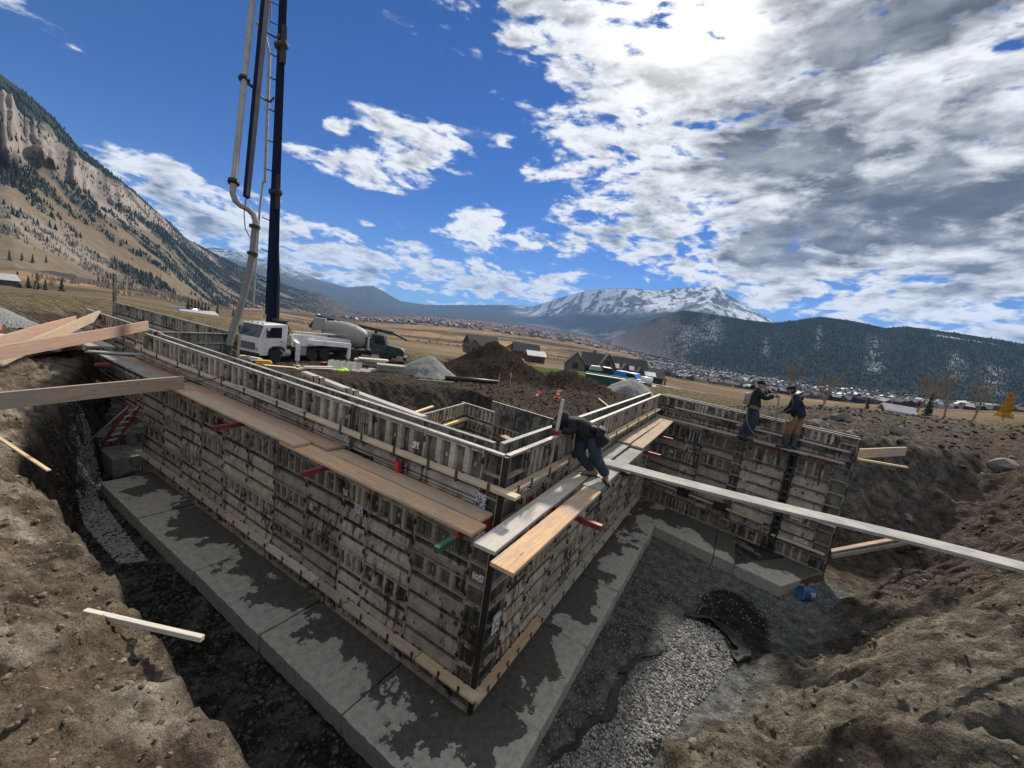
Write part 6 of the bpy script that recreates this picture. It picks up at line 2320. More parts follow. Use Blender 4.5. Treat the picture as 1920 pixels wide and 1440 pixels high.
tag(o, 'pile of tan boxes by the front of the pump truck', 'boxes')
mb = MB()
mb.b2(-.4, .4, -.3, .3, .35, .5)
mb.bar((-.35, -.25, 0), (-.35, -.25, .4), .05, .05)
mb.bar((.35, .25, 0), (.35, .25, .4), .05, .05)
mb.box((0, 0, .56), (.7, .5, .03), Matrix.Rotation(R(12), 3, 'Y'))
o = mb.build('plan_table', M['white_plastic'])
o.location = (11.0, 28.0, gz1(11, 28) + .2)
tag(o, 'small white table with papers by the pump truck wheel', 'table')
t = thing('generator', 'small black generator standing behind the outrigger', 'generator', (15.6, 26.6, gz1(15.6, 26.6)))
mb = MB()
for sx in (-1, 1):
    mb.tube([(-.4, sx * .25, 0), (-.4, sx * .25, .5), (.4, sx * .25, .5), (.4, sx * .25, 0)], .025, 6)
mb.build('frame', M['black_steel'], t)
mb = MB()
mb.b2(-.3, .25, -.2, .2, .08, .4)
mb.build('engine', M['black_plastic'], t)
mb = MB()
mb.b2(-.25, .2, -.18, .18, .4, .5)
mb.build('tank', M['red_plastic'], t)
mb = MB()
mb.ell((0, 0, .22), (.32, .24, .22), 10, 7)
mb.lathe([(.07, .38), (.07, .5), (.0, .5)], (.1, 0, 0), (0, 0, 1), 8)
o = mb.build('fuel_can', M['red_plastic'], None, True)
o.location = (19.1, 27.4, gz1(19.1, 27.4))
tag(o, 'bright red fuel can between the trucks', 'fuel can')
# inner side of the long wall: walkway board on upright pairs
board('plank', 'long grey plank along the inner side of the long wall', 'plank', (.66, 2.0, 3.58), (1.22, 6.2, 3.53), .14, .06, M['grey_wood'])
for i, (x, y, z) in enumerate(((.83, 5.05, 3.35), (.72, 3.85, 3.35))):
    t = thing('upright_pair', ['pair of short steel uprights on the inner plank, farther one', 'pair of short steel uprights on the inner plank, nearer one'][i], 'uprights', (x, y, z - .5), 0, 'upright pairs on the inner plank')
    for q in (0, 1):
        mb = MB()
        mb.b2(-.06, .06, q * .2 - .1, q * .2 - .08, 0, .82)
        mb.b2(-.06, -.05, q * .2 - .1, q * .2 - .02, 0, .82)
        mb.build('upright', M['form'], t)
board('waler', 'yellow timber waler on the low inner wall of the dug-out', 'waler', (4.4, 6.02, 1.42), (8.2, 6.62, 1.42), .1, .1, M['pine'])
board('loose_board', 'pale board on a red bracket inside the dug-out', 'board', (7.7, 4.6, 1.35), (6.9, 2.9, 1.35), .26, .05, M['tan_wood'])
bracket('red bracket holding the pale board inside the dug-out', (7.75, 4.55, 1.35), R(170), False, .7)
board('loose_board', 'short yellow board behind the low inner wall', 'board', (5.5, 7.6, 1.55), (8.2, 8.4, 1.5), .12, .06, M['pine'])
# far-left bits
stack('low pile of mixed lumber on the bank beside the far outer wall', -1.3, 16.6, R(60), 5, (2.6, 1.3, .07), ['pine', 'tan_wood', 'pale_wood', 'orange_wood'], 'lumber_pile', .5, 'board')
t = thing('saw', 'orange-topped cut-off saw standing on the left bank', 'saw', (-1.75, 19.3, gz1(-1.75, 19.3)), R(30))
mb = MB()
mb.b2(-.55, .5, -.25, .25, .05, .35)
mb.build('saw_body', M['black_plastic'], t, bevel=.04)
mb = MB()
mb.ell((.05, 0, .42), (.45, .24, .16), 10, 6)
mb.build('saw_cover', M['cone_orange'], t, True)
for i, (a, b, l) in enumerate((((-.05, 13.4), (-.05, 16.6), 'pale planks along the far outer wall, lower pair'), ((-.05, 15.0), (-.05, 18.2), 'pale planks along the far outer wall, upper pair'))):
    t = thing('plank_pair', l, 'planks', (a[0], a[1], 2.98 + .05 * i), PI / 2)
    for q in (0, 1):
        mb = MB()
        mb.b2(0, 3.2, q * .3, q * .3 + .27, 0, .042)
        mb.build('plank', M['pale_wood'], t)
ex = thing('excavator', 'black excavator arm hanging in from the left edge over the gravel', 'excavator', (-3.4, 27.6, gz1(-3.4, 27.6)))
mb = MB()
mb.tube([(-2.2, 1.2, 1.6), (-.6, .4, 2.9), (1.2, -.3, 2.75), (2.3, -.75, 2.1)], [.24, .26, .22, .16], 8)
mb.build('arm', M['black_steel'], ex)
mb = MB()
mb.prism([(-.22, 0), (.22, .1), (.25, -.7), (.1, -1.1), (-.1, -1.0), (-.25, -.5)], (2.35, -1.05, 2.15), (1, 0, 0), (0, 0, 1), (0, 1, 0), .6)
mb.build('bucket', M['black_steel'], ex)
mb = MB()
mb.b2(-4.2, -1.9, .2, 2.4, .9, 2.2)
mb.build('body', M['yellow'], ex, bevel=.08)
for q in (.1, 1.9):
    mb = MB()
    mb.b2(-4.4, -1.7, q, q + .6, 0, .8)
    mb.build('track', M['black_steel'], ex, bevel=.2)

# ------------------------------------------------------------------ people
def skin(name, nodes, edges, mat, parent, sub=2, root=0):
    """nodes: list of (point, radius or (rx, ry)); a continuous skinned surface"""
    o3 = parent.location
    me = bpy.data.meshes.new(name)
    me.from_pydata([tuple(Vector(q[0]) - o3) for q in nodes], edges, [])
    me.materials.append(mat)
    ob = bpy.data.objects.new(name, me)
    COL.objects.link(ob)
    ob.parent = parent
    m_ = ob.modifiers.new('skin', 'SKIN')
    m_.use_smooth_shade = True
    m_.branch_smoothing = .6
    sv = me.skin_vertices[0].data
    for i, q in enumerate(nodes):
        r_ = q[1] if isinstance(q[1], tuple) else (q[1], q[1])
        sv[i].radius = r_
        sv[i].use_root = (i == root)
    s_ = ob.modifiers.new('sub', 'SUBSURF')
    s_.levels = s_.render_levels = sub
    return ob


def chain(*ids):
    return [(ids[i], ids[i + 1]) for i in range(len(ids) - 1)]


def L3(a, b, t):
    return Vector(a).lerp(Vector(b), t)


def hand(parent, wrist, direc, palm_n, mat, s=.85, curl=.7, name='hand'):
    """palm, four curled fingers of unequal length and a thumb from the side"""
    w = Vector(wrist)
    d = Vector(direc).normalized()
    n = Vector(palm_n)
    n = (n - d * n.dot(d)).normalized()          # palm faces n
    x = d.cross(n).normalized()
    nodes = [(w, .026 * s), (w + d * .045 * s, (.036 * s, .02 * s)), (w + d * .085 * s, (.04 * s, .018 * s))]
    edges = [(0, 1), (1, 2)]
    for i, (off_, ln) in enumerate(((-.03, .068), (-.010, .078), (.011, .073), (.030, .058))):
        b = w + d * .095 * s + x * off_ * s
        m1 = b + (d * math.cos(curl * .6) + n * math.sin(curl * .6)) * ln * .5 * s
        m2 = m1 + (d * math.cos(curl * 1.6) + n * math.sin(curl * 1.6)) * ln * .45 * s
        k0 = len(nodes)
        nodes += [(b, .0095 * s), (m1, .0088 * s), (m2, .0075 * s)]
        edges += [(2, k0), (k0, k0 + 1), (k0 + 1, k0 + 2)]
    k0 = len(nodes)
    t1 = w + d * .045 * s - x * .045 * s + n * .012 * s
    t2 = t1 + (d * .7 - x * .35 + n * .6).normalized() * .04 * s
    nodes += [(t1, .012 * s), (t2, .0095 * s)]
    edges += [(1, k0), (k0, k0 + 1)]
    return skin(name, nodes, edges, mat, parent, 1)


def boot(parent, heel, toe, up, mat, ankle, r_=.05):
    heel, toe, ankle = Vector(heel), Vector(toe), Vector(ankle)
    u = Vector(up)
    nodes = [(ankle + (ankle - heel) * .0 + u * .10, r_ * 1.12), (ankle, r_), (heel + u * .045, r_ * .9), (L3(heel, toe, .45) + u * .048, r_ * .88), (toe + u * .034, r_ * .72), (toe + (toe - heel).normalized() * .03 + u * .03, r_ * .5)]
    o = skin('boot', nodes, chain(0, 1, 2, 3, 4, 5) + [], mat, parent, 2)
    mb = MB()
    d = (toe - heel).normalized()
    sd2 = d.cross(u).normalized()
    poly = [(-.04, -.032), (-.045, .03), (.04, .036), (.17, .046), (.245, .03), (.26, 0), (.24, -.03), (.16, -.044), (.04, -.036)]
    sc = ((toe - heel).length + .06) / .27
    mb.prism([(a * sc, b) for a, b in poly], heel - parent.location - u * .012, d, sd2, u, .026)
    mb.build('sole', M['black_plastic'], o)
    return o


def person(label, loc, J, mats, group=None):
    """J holds joint positions; body one continuous mesh, clothes and boots its children"""
    t = thing('person', label, 'person', loc)
    g = lambda k_: Vector(J[k_])
    pel = (g('hipL') + g('hipR')) / 2
    ch = g('chest')
    nb = g('neck')
    hd = g('head')
    names = ['pel', 'waist', 'chest', 'neck', 'head']
    nodes = [(pel, .07), (L3(pel, ch, .5), .075), (ch, .085), (nb, .05), (L3(nb, hd, .45), .045), (hd, .082)]
    e = chain(0, 1, 2, 3, 4, 5)
    for s_ in 'LR':
        k0 = len(nodes)
        nodes += [(g('sh' + s_), .05), (g('el' + s_), .036), (g('wr' + s_), .028)]
        e += [(2, k0), (k0, k0 + 1), (k0 + 1, k0 + 2)]
        k0 = len(nodes)
        nodes += [(g('hip' + s_), .06), (g('kn' + s_), .045), (g('an' + s_), .04)]
        e += [(0, k0), (k0, k0 + 1), (k0 + 1, k0 + 2)]
    skin('body', nodes, e, mats['skin'], t, 2)
    # jacket
    hem = L3(pel, ch, mats.get('hem', -.12))
    nodes = [(hem, (.205, .19)), (L3(pel, ch, .22), (.20, .185)), (L3(pel, ch, .6), (.195, .18)), (ch, (.19, .175)), (L3(ch, nb, .75), (.11, .10)), (L3(nb, hd, .12), .07)]
    e = chain(0, 1, 2, 3, 4, 5)
    for s_ in 'LR':
        k0 = len(nodes)
        a, b, c = g('sh' + s_), g('el' + s_), g('wr' + s_)
        nodes += [(a, .105), (L3(a, b, .5), .09), (b, .08), (L3(b, c, .55), .068), (L3(b, c, .93), .055), (L3(b, c, .98), .045)]
        e += [(3, k0)] + chain(*range(k0, k0 + 6))
    skin('jacket', nodes, e, mats['jacket'], t, 2)
    # trousers
    nodes = [(L3(pel, ch, .3), (.17, .155)), (pel, (.185, .17))]
    e = [(0, 1)]
    for s_ in 'LR':
        k0 = len(nodes)
        a, b, c = g('hip' + s_), g('kn' + s_), g('an' + s_)
        nodes += [(a, .13), (L3(a, b, .55), .116), (b, .098), (L3(b, c, .5), .092), (L3(b, c, mats.get('cuff', .92)), .088), (L3(b, c, mats.get('cuff', .92) + .03), .076)]
        e += [(1, k0)] + chain(*range(k0, k0 + 6))
    skin('trousers', nodes, e, mats['trousers'], t, 2)
    for s_ in 'LR':
        boot(t, J['heel' + s_], J['toe' + s_], (0, 0, 1), mats['boot'], J['an' + s_], mats.get('boot_r', .052))
        if mats.get('tall'):
            a = g('an' + s_)
            b = L3(a, g('kn' + s_), .75)
            skin('boot_shaft', [(a - Vector((0, 0, .03)), .075), (L3(a, b, .5), .082), (b, .092), (L3(a, b, 1.04), .08)], chain(0, 1, 2, 3), mats['boot'], t, 2)
        w = g('wr' + s_)
        hand(t, w, J['hd' + s_], J['pn' + s_], mats['glove'], .95, J.get('curl', .8), 'glove' if mats['glove'] != M['skin'] else 'hand')
    return t


def face(t, head, fwd, up, skinmat, s=.95):
    """nose, eyes, brows, mouth and ears on the front of a head"""
    h = Vector(head) - t.location
    f = Vector(fwd).normalized()
    u = Vector(up)
    u = (u - f * u.dot(f)).normalized()
    x = f.cross(u)
    rot = Matrix((x, f, u)).transposed()
    mb = MB()
    mb.ell(h + f * .012, (.072 * s, .088 * s, .105 * s), 16, 12, rot)
    mb.ell(h + f * .035 * s - u * .062 * s, (.05 * s, .05 * s, .045 * s), 12, 8, rot)
    o = mb.build('head', skinmat, t, True)
    mb = MB()
    mb.ell(h + f * .104 * s - u * .012 * s, (.014 * s, .022 * s, .026 * s), 8, 6, rot)
    mb.build('nose', skinmat, o, True)
    for s_ in (1, -1):
        mb = MB()
        mb.ell(h + f * .09 * s + x * s_ * .03 * s + u * .012 * s, (.012 * s, .008 * s, .007 * s), 8, 6, rot)
        mb.build('eye', M['black_plastic'], o, True)
        mb = MB()
        mb.ell(h + x * s_ * .076 * s - u * .005 * s, (.012 * s, .024 * s, .034 * s), 8, 6, rot)
        mb.build('ear', skinmat, o, True)
    mb = MB()
    mb.ell(h + f * .088 * s - u * .052 * s, (.024 * s, .007 * s, .007 * s), 8, 6, rot)
    mb.build('mouth', M['barn_red'], o, True)
    return rot, h


V = Vector
# --- the bent man on the shorter wall
far_ = V((.93, .36, 0))
J1 = dict(hipL=V((1.98, -.26, 3.70)) + far_ * .09, hipR=V((2.03, -.36, 3.71)) - far_ * .07,
          knL=V((1.95, -.21, 3.34)) + far_ * .06, knR=V((2.05, -.46, 3.36)) - far_ * .10,
          anL=V((2.12, -.43, 3.09)) + far_ * .05, anR=V((2.12, -.655, 3.10)) - far_ * .02,
          chest=(1.90, -.03, 3.90), neck=(1.86, .08, 3.86), head=(1.83, .16, 3.74),
          shL=V((1.88, .02, 3.86)) + far_ * .15, shR=V((1.89, .0, 3.85)) - far_ * .15,
          elL=V((1.74, .17, 3.80)), elR=V((1.74, -.14, 3.74)),
          wrL=V((1.58, .12, 3.76)), wrR=V((1.60, .0, 3.745)),
          hdL=(-.7, -.15, -.25), hdR=(-.7, .2, -.2), pnL=(.2, -.5, -.8), pnR=(.2, .4, -.8),
          heelL=V((2.18, -.50, 3.005)), toeL=V((2.06, -.29, 3.005)), heelR=V((2.15, -.63, 3.005)), toeR=V((1.97, -.76, 3.0)), curl=.9)
p1 = person('man in a black hoodie and dark jeans bending over the form wall', (2.05, -.45, 2.99), J1,
            dict(skin=M['skin'], jacket=M['black_cloth'], trousers=M['denim'], boot=M['boot'], glove=M['glove_red'], cuff=.9, hem=-.25))
# hood pulled over the hanging head
skin('hood', [(V((1.89, 0.0, 3.93)), .13), (V((1.86, .09, 3.89)), .15), (V((1.84, .15, 3.80)), .155), (V((1.82, .18, 3.70)), .12)], chain(0, 1, 2, 3), M['black_cloth'], p1)
fr, fh = face(p1, (1.82, .175, 3.68), (-.25, .45, -.8), (-.2, .5, .6), M['skin'], .85)
for s_ in (1, -1):
    kq = V(J1['knR' if s_ > 0 else 'knL']) - p1.location
    mb = MB()
    mb.ell(kq + V((-.075, .045, .0)), (.045, .05, .08), 10, 8)
    mb.build('knee_pad', M['leather'], p1, True)
bg_ = MB()
o3 = p1.location
for c, sz, a in (((2.03, -.46, 3.80), (.16, .12, .17), 20), ((2.05, -.52, 3.68), (.14, .13, .18), 35), ((2.0, -.36, 3.84), (.1, .1, .08), 0)):
    bg_.box(V(c) - o3 - far_ * .12, sz, Matrix.Rotation(R(a), 3, 'X') @ Matrix.Rotation(R(20), 3, 'Z'))
bg_.build('tool_bag', M['leather'], p1, bevel=.02)
mb = MB()
q0, q1 = V((1.53, .065, 3.60)), V((1.55, .05, 4.24))
mb.bar(q0, q1, .05, .022, up=(1, 0, 0))
tag(mb.build('screed_stick', M['grey_wood']), 'flat grey stick held upright by the bent man', 'stick')

# --- the man with the sprayer
J2 = dict(hipL=(8.80, -2.69, 3.93), hipR=(8.86, -2.57, 3.93), knL=(8.74, -2.72, 3.57), knR=(8.84, -2.58, 3.56), anL=(8.80, -2.62, 3.14), anR=(8.84, -2.47, 3.14),
          chest=(8.84, -2.59, 4.33), neck=(8.83, -2.60, 4.49), head=(8.82, -2.67, 4.60), shL=(8.72, -2.68, 4.40), shR=(8.98, -2.60, 4.42),
          elL=(8.68, -2.83, 4.24), elR=(8.95, -2.78, 4.36), wrL=(8.72, -3.02, 4.36), wrR=(8.84, -2.92, 4.46),
          hdL=(0, -1, .15), hdR=(0, -1, .1), pnL=(.3, 0, -1), pnR=(-.3, 0, -1), heelL=(8.82, -2.57, 3.03), toeL=(8.74, -2.75, 3.03), heelR=(8.87, -2.42, 3.03), toeR=(8.80, -2.58, 3.03), curl=.9)
p2 = person('man in dark clothes and cap holding a coiled sprayer hose on the cross wall', (8.83, -2.55, 3.02), J2,
            dict(skin=M['skin'], jacket=M['black_cloth'], trousers=M['denim'], boot=M['rubber_boot'], glove=M['black_cloth'], cuff=.93))
rot2, h2 = face(p2, (8.82, -2.67, 4.60), (-.15, -1, -.12), (0, -.1, 1), M['skin'])
f2, u2_ = rot2.col[1].copy(), rot2.col[2].copy()
mb = MB()
mb.ell(h2 + u2_ * .045 - f2 * .01, (.092, .105, .075), 14, 8, rot2)
mb.build('cap', M['black_cloth'], p2, True)
mb = MB()
mb.box(h2 + u2_ * .045 + f2 * .13, (.15, .10, .014), rot2)
mb.build('cap_peak', M['black_cloth'], p2, bevel=.005)
skin('hood', [(V((8.83, -2.50, 4.45)), .085), (V((8.84, -2.47, 4.50)), .075), (V((8.83, -2.55, 4.55)), .07)], chain(0, 1, 2), M['black_cloth'], p2)
mb = MB()
mb.lathe([(.075, -.15), (.085, -.13), (.085, .13), (.07, .16), (.03, .19)], V((8.78, -2.43, 4.14)) - p2.location, (0, 0, 1), 14)
mb.build('sprayer_tank', M['rail'], p2, True)
mb = MB()
mb.bar(V((8.66, -2.52, 3.97)) - p2.location, V((8.64, -2.74, 3.95)) - p2.location, .04, .09)
mb.build('belt', M['brown_cloth'], p2)
hz2 = []
for i in range(15):
    a = i / 14 * 2 * PI * 1.05
    hz2.append((8.68 + .02 * math.sin(a * 2), -2.93 + .10 * math.cos(a), 4.47 + .09 * math.sin(a)))
hz2 += [(8.68, -3.05, 4.44), (8.67, -3.13, 4.30), (8.66, -3.16, 4.0), (8.64, -3.18, 3.75), (8.62, -3.20, 3.5), (8.60, -3.12, 3.30), (8.60, -2.98, 3.2), (8.60, -2.78, 3.24), (8.62, -2.62, 3.38), (8.66, -2.52, 3.58), (8.70, -2.49, 3.80), (8.74, -2.45, 4.0)]
mb = MB()
mb.tube(hz2, .013, 8)
tag(mb.build('sprayer_hose', M['rubber_grey'], None, True), 'thin grey hose looping between the two men on the cross wall', 'hose')
mb = MB()
mb.tube([(8.70, -3.02, 4.40), (8.66, -3.22, 4.44), (8.65, -3.36, 4.40)], .010, 6)
tag(mb.build('spray_wand', M['alu']), 'short pale spray wand held by the man with the hose', 'wand')

# --- the man in tan trousers
J3 = dict(hipL=(8.78, -3.60, 3.93), hipR=(8.88, -3.71, 3.93), knL=(8.72, -3.51, 3.57), knR=(8.82, -3.68, 3.56), anL=(8.76, -3.50, 3.14), anR=(8.84, -3.70, 3.12),
          chest=(8.83, -3.60, 4.32), neck=(8.83, -3.47, 4.48), head=(8.82, -3.37, 4.60), shL=(8.99, -3.50, 4.38), shR=(8.68, -3.54, 4.37),
          elL=(8.92, -3.46, 4.14), elR=(8.66, -3.52, 4.10), wrL=(8.84, -3.33, 4.00), wrR=(8.70, -3.36, 3.98),
          hdL=(0, 1, -.35), hdR=(.1, 1, -.35), pnL=(0, -.3, -1), pnR=(0, -.3, -1), heelL=(8.80, -3.55, 3.03), toeL=(8.74, -3.36, 3.03), heelR=(8.88, -3.75, 3.03), toeR=(8.80, -3.58, 3.03), curl=.8)
p3 = person('man in a navy jacket, tan trousers and flat cap on the cross wall', (8.83, -3.6, 3.02), J3,
            dict(skin=M['skin'], jacket=M['navy_cloth'], trousers=M['brown_cloth'], boot=M['rubber_boot'], glove=M['black_cloth'], cuff=.35, tall=True))
rot3, h3 = face(p3, (8.82, -3.37, 4.59), (-.2, 1, -.35), (0, .3, 1), M['skin'])
f3, u3 = rot3.col[1].copy(), rot3.col[2].copy()
mb = MB()
mb.ell(h3 - f3 * .02 - u3 * .005, (.085, .09, .10), 14, 10, rot3)
mb.build('hair', M['hair'], p3, True)
mb = MB()
mb.ell(h3 + u3 * .06 - f3 * .005, (.10, .115, .062), 14, 8, rot3)
mb.build('flat_cap', M['black_cloth'], p3, True)
mb = MB()
mb.box(h3 + u3 * .045 + f3 * .125, (.13, .09, .02), rot3)
mb.build('cap_peak', M['black_cloth'], p3, bevel=.008)
skin('hood', [(V((8.83, -3.58, 4.45)), .08), (V((8.84, -3.62, 4.42)), .07), (V((8.83, -3.66, 4.36)), .05)], chain(0, 1, 2), M['navy_cloth'], p3)

# ------------------------------------------------------------------ trees
def conifer_mesh(seed, tiers=11, per=9):
    """unit-height spruce: trunk and many drooping sprays"""
    rg = random.Random(seed)
    tr = MB()
    tr.tube([(0, 0, 0), (0, 0, .5), (0, 0, .98)], [.018, .012, .003], 5)
    cr = MB()
    for i in range(tiers):
        z = .10 + .86 * (i / tiers)
        rad = .21 * (1 - (z - .06) * .98) * rg.uniform(.8, 1.1)
        for j in range(per):
            a = rg.uniform(0, 2 * PI)
            r_ = rad * rg.uniform(.6, 1.15)
            dz2 = -.05 * rg.uniform(.5, 1.4)
            w = rad * .42 * rg.uniform(.7, 1.2) + .008
            c, s_ = math.cos(a), math.sin(a)
            z_ = z + rg.uniform(-.03, .03)
            cr.add([(c * r_ * .08, s_ * r_ * .08, z_ + .035), (c * r_ * .6 - s_ * w, s_ * r_ * .6 + c * w, z_ + dz2 * .5), (c * r_, s_ * r_, z_ + dz2), (c * r_ * .6 + s_ * w, s_ * r_ * .6 - c * w, z_ + dz2 * .5)], [(0, 1, 2), (0, 2, 3)])
    return tr.mesh('trunk', M['bark']), cr.mesh('crown', M['needles'])


CON = [conifer_mesh(i) for i in range(4)]


def conifer(label, x, y, h, z=None, group='dark conifers on the open slopes', i=0):
    z = basez(x, y) if z is None else z
    t = thing('conifer', label, 'conifer', (x, y, z - .1), i * 1.7, group)
    tr, cr = CON[i % 4]
    inst('trunk', tr, t, scale=(h, h, h))
    inst('crown', cr, t, scale=(h * 1.15, h * 1.15, h))
    return t


def bare_mesh(seed, dense=1.0, upright=.5):
    rg = random.Random(seed)
    tr, cr = MB(), MB()

    def grow(p, d, L, r_, lev):
        n = 3
        pts = [p]
        q, dd = p, d
        for i in range(n):
            dd = (dd + V((rg.uniform(-.16, .16), rg.uniform(-.16, .16), rg.uniform(-.02, .12)))).normalized()
            q = q + dd * L / n
            pts.append(q)
        (tr if lev < 2 else cr).tube(pts, [r_ * (1 - .5 * i / n) for i in range(n + 1)], 5 if lev < 2 else 3, False)
        if lev >= 4:
            return
        kids = (9, 6, 5, 4)[lev]
        for k_ in range(int(kids * dense)):
            f_ = rg.uniform(.25 if lev == 0 else .15, 1.0)
            b = pts[0].lerp(pts[-1], f_)
            a = rg.uniform(0, 2 * PI)
            out = V((math.cos(a), math.sin(a), 0))
            nd = (dd * upright + out * rg.uniform(.45, .8) + V((0, 0, .35))).normalized()
            grow(b, nd, L * rg.uniform(.42, .6), r_ * .42, lev + 1)
    grow(V((0, 0, 0)), V((0, 0, 1)), .62, .020, 0)
    return tr, cr


BT = []
for i in range(3):
    tr, cr = bare_mesh(20 + i, 1.0)
    BT.append((tr.mesh('trunk', M['bark']), cr.mesh('crown', M['twig'])))


def bare(label, az_, r_, h, i, mat='twig', group='bare trees behind the far bank'):
    a = R(az_)
    x, y = CX + r_ * math.cos(a), CY + r_ * math.sin(a)
    t = thing('bare_tree', label, 'tree', (x, y, basez(x, y) - .2), i * 2.1, group)
    tr, cr = BT[i % 3]
    inst('trunk', tr, t, scale=(h, h, h))
    inst('crown', cr, t, scale=(h, h, h), mat=M[mat])
    return t


bare('thin bare aspen rising right behind the man in the flat cap', -5.3, 95, 10.0, 0)
bare('sparse bare aspen between the flat cap and the far bank crest', -8.2, 98, 9.5, 1)
bare('rusty bare tree on the left of the group past the far bank', -15.6, 92, 7.6, 2, 'twig_rust')
bare('broad pale bare tree in the middle of the group past the far bank', -17.6, 95, 9.0, 0)
bare('pale bare tree just left of the yellow one', -19.4, 98, 8.6, 1)
bare('bare tree at the right edge beyond the yellow one', -22.3, 95, 7.8, 2)
# the one still in leaf
t = thing('yellow_tree', 'small yellow-leaved tree past the far bank', 'tree', (CX + 105 * math.cos(R(-21.1)), CY + 105 * math.sin(R(-21.1)), basez(CX + 105 * math.cos(R(-21.1)), CY + 105 * math.sin(R(-21.1)))))
inst('trunk', BT[0][0], t, scale=(4.4, 4.4, 4.8))
rg = random.Random(8)
mb = MB()
for i in range(1500):
    z = rg.uniform(.12, 1.0)
    rad = .24 * (1 - z) ** .6 * (.6 + .4 * math.sin(z * 9) ** 2) + .02
    a = rg.uniform(0, 6.28)
    r_ = rad * math.sqrt(rg.random())
    c = V((r_ * math.cos(a), r_ * math.sin(a), z)) * 4.8
    u = V((rg.uniform(-1, 1), rg.uniform(-1, 1), rg.uniform(-1, 1))).normalized() * .13
    w = u.orthogonal().normalized() * .10
    mb.add([c - u, c + w, c + u, c - w], [(0, 1, 2, 3)])
mb.build('crown', M['leaf_yellow'], t)
for i, (a, r_, h, l) in enumerate(((-11.9, 90, 3.2, 'small dark spruce between the bare trees past the far bank'), (-16.4, 88, 4.2, 'dark spruce at the foot of the rusty bare tree'), (-23.0, 100, 4.6, 'dark spruce at the right edge beside the yellow tree'))):
    conifer(l, CX + r_ * math.cos(R(a)), CY + r_ * math.sin(R(a)), h, None, 'small spruces past the far bank', i)
# left slope: clumps and single spruces
groups = [
    ('spruce by the farmhouse roof at the left edge', [(81.9, -2.4, 6.5), (81.3, -2.5, 5.5), (80.8, -2.6, 7.0)], 150),
    ('single dark spruce standing on the yellow meadow', [(79.3, -3.0, 5.5)], 150),
    ('lone small spruce left of the meadow fence', [(80.3, -2.85, 5.0)], 150),
    ('spruce in the dark hillside clump above the meadow', [(76.9, -1.4, 9), (76.6, -1.35, 10), (76.2, -1.4, 8.5), (75.9, -1.45, 9.5), (75.5, -1.3, 8), (75.1, -1.35, 11), (74.7, -1.4, 9), (74.5, -1.4, 12), (76.4, -1.0, 9), (75.3, -.95, 9)], 420),
    ('small spruce in the thin row below the hillside clump', [(70.9, -2.4, 7), (70.5, -2.45, 6), (70.1, -2.4, 8), (69.0, -2.5, 5), (68.4, -2.4, 4)], 400),
    ('spruce in the dark clump on the orange field', [(70.0, -3.55, 5), (69.7, -3.5, 5.6), (69.4, -3.55, 5.2), (69.1, -3.5, 5.8), (68.8, -3.55, 5.0), (68.5, -3.5, 5.5), (68.2, -3.5, 4.6)], 210),
    ('spruce standing alone right of the orange-field clump', [(67.4, -3.55, 5.4)], 210),
    ('spruce beside the hanging concrete hose', [(65.9, -3.75, 4.2)], 210),
    ('dark spruce above the brown field at the far left', [(82.3, -.6, 9), (81.6, -.5, 8), (81.0, -.55, 9), (80.2, -.4, 8)], 560)]
for gi, (l, lst, r_) in enumerate(groups):
    for i, (a, e_, h) in enumerate(lst):
        x, y, z = at_az(a, e_, r_ * .7, r_ * 1.6)
        conifer(l if len(lst) == 1 else ORD[i] + ' ' + l + ', counting from the left', x, y, h, z, ('spruces: ' + l) if len(lst) > 1 else 'single spruces', gi + i)
for i, (a, e_, h, l) in enumerate(((80.9, -2.6, 7.5, 'round bare tree beside the farmhouse at the left edge'), (79.9, -2.75, 6.5, 'low bare bushy tree right of the farmhouse'))):
    x, y, z = at_az(a, e_, 110, 230)
    t = bare(l, a, math.hypot(x - CX, y - CY), h, i, 'twig', 'bare trees by the farmhouse')


# ------------------------------------------------------------------ houses
def gable(t, x0, x1, y0, y1, h, rh, ax, wall='log_wall', roof='roof_grey', z0=0.0, ov=.5, gable_wall=None):
    """a gabled block in the thing's own frame; ax = 'x' when the ridge runs along x"""
    mb = MB()
    if ax == 'x':
        ym = (y0 + y1) / 2
        mb.prism([(y0, z0), (y1, z0), (y1, z0 + h), (ym, z0 + rh - .15), (y0, z0 + h)], (x0, 0, 0), (0, 1, 0), (0, 0, 1), (1, 0, 0), x1 - x0)
    else:
        xm = (x0 + x1) / 2
        mb.prism([(x0, z0), (x1, z0), (x1, z0 + h), (xm, z0 + rh - .15), (x0, z0 + h)], (0, y0, 0), (1, 0, 0), (0, 0, 1), (0, 1, 0), y1 - y0)
    w_ = mb.build('wall', M[gable_wall or wall], t)
    mb = MB()
    if ax == 'x':
        ym = (y0 + y1) / 2
        sl_ = (rh - h) / (ym - y0)
        for ya, s_ in ((y0 - ov, 1), (y1 + ov, -1)):
            mb.prism([(ya, z0 + h - ov * sl_), (ym, z0 + rh), (ym, z0 + rh + .22), (ya, z0 + h - ov * sl_ + .22)], (x0 - ov, 0, 0), (0, 1, 0), (0, 0, 1), (1, 0, 0), x1 - x0 + 2 * ov)
    else:
        xm = (x0 + x1) / 2
        sl_ = (rh - h) / (xm - x0)
        for xa in (x0 - ov, x1 + ov):
            mb.prism([(xa, z0 + h - ov * sl_), (xm, z0 + rh), (xm, z0 + rh + .22), (xa, z0 + h - ov * sl_ + .22)], (0, y0 - ov, 0), (1, 0, 0), (0, 0, 1), (0, 1, 0), y1 - y0 + 2 * ov)
    return w_, mb.build('roof', M[roof], t)


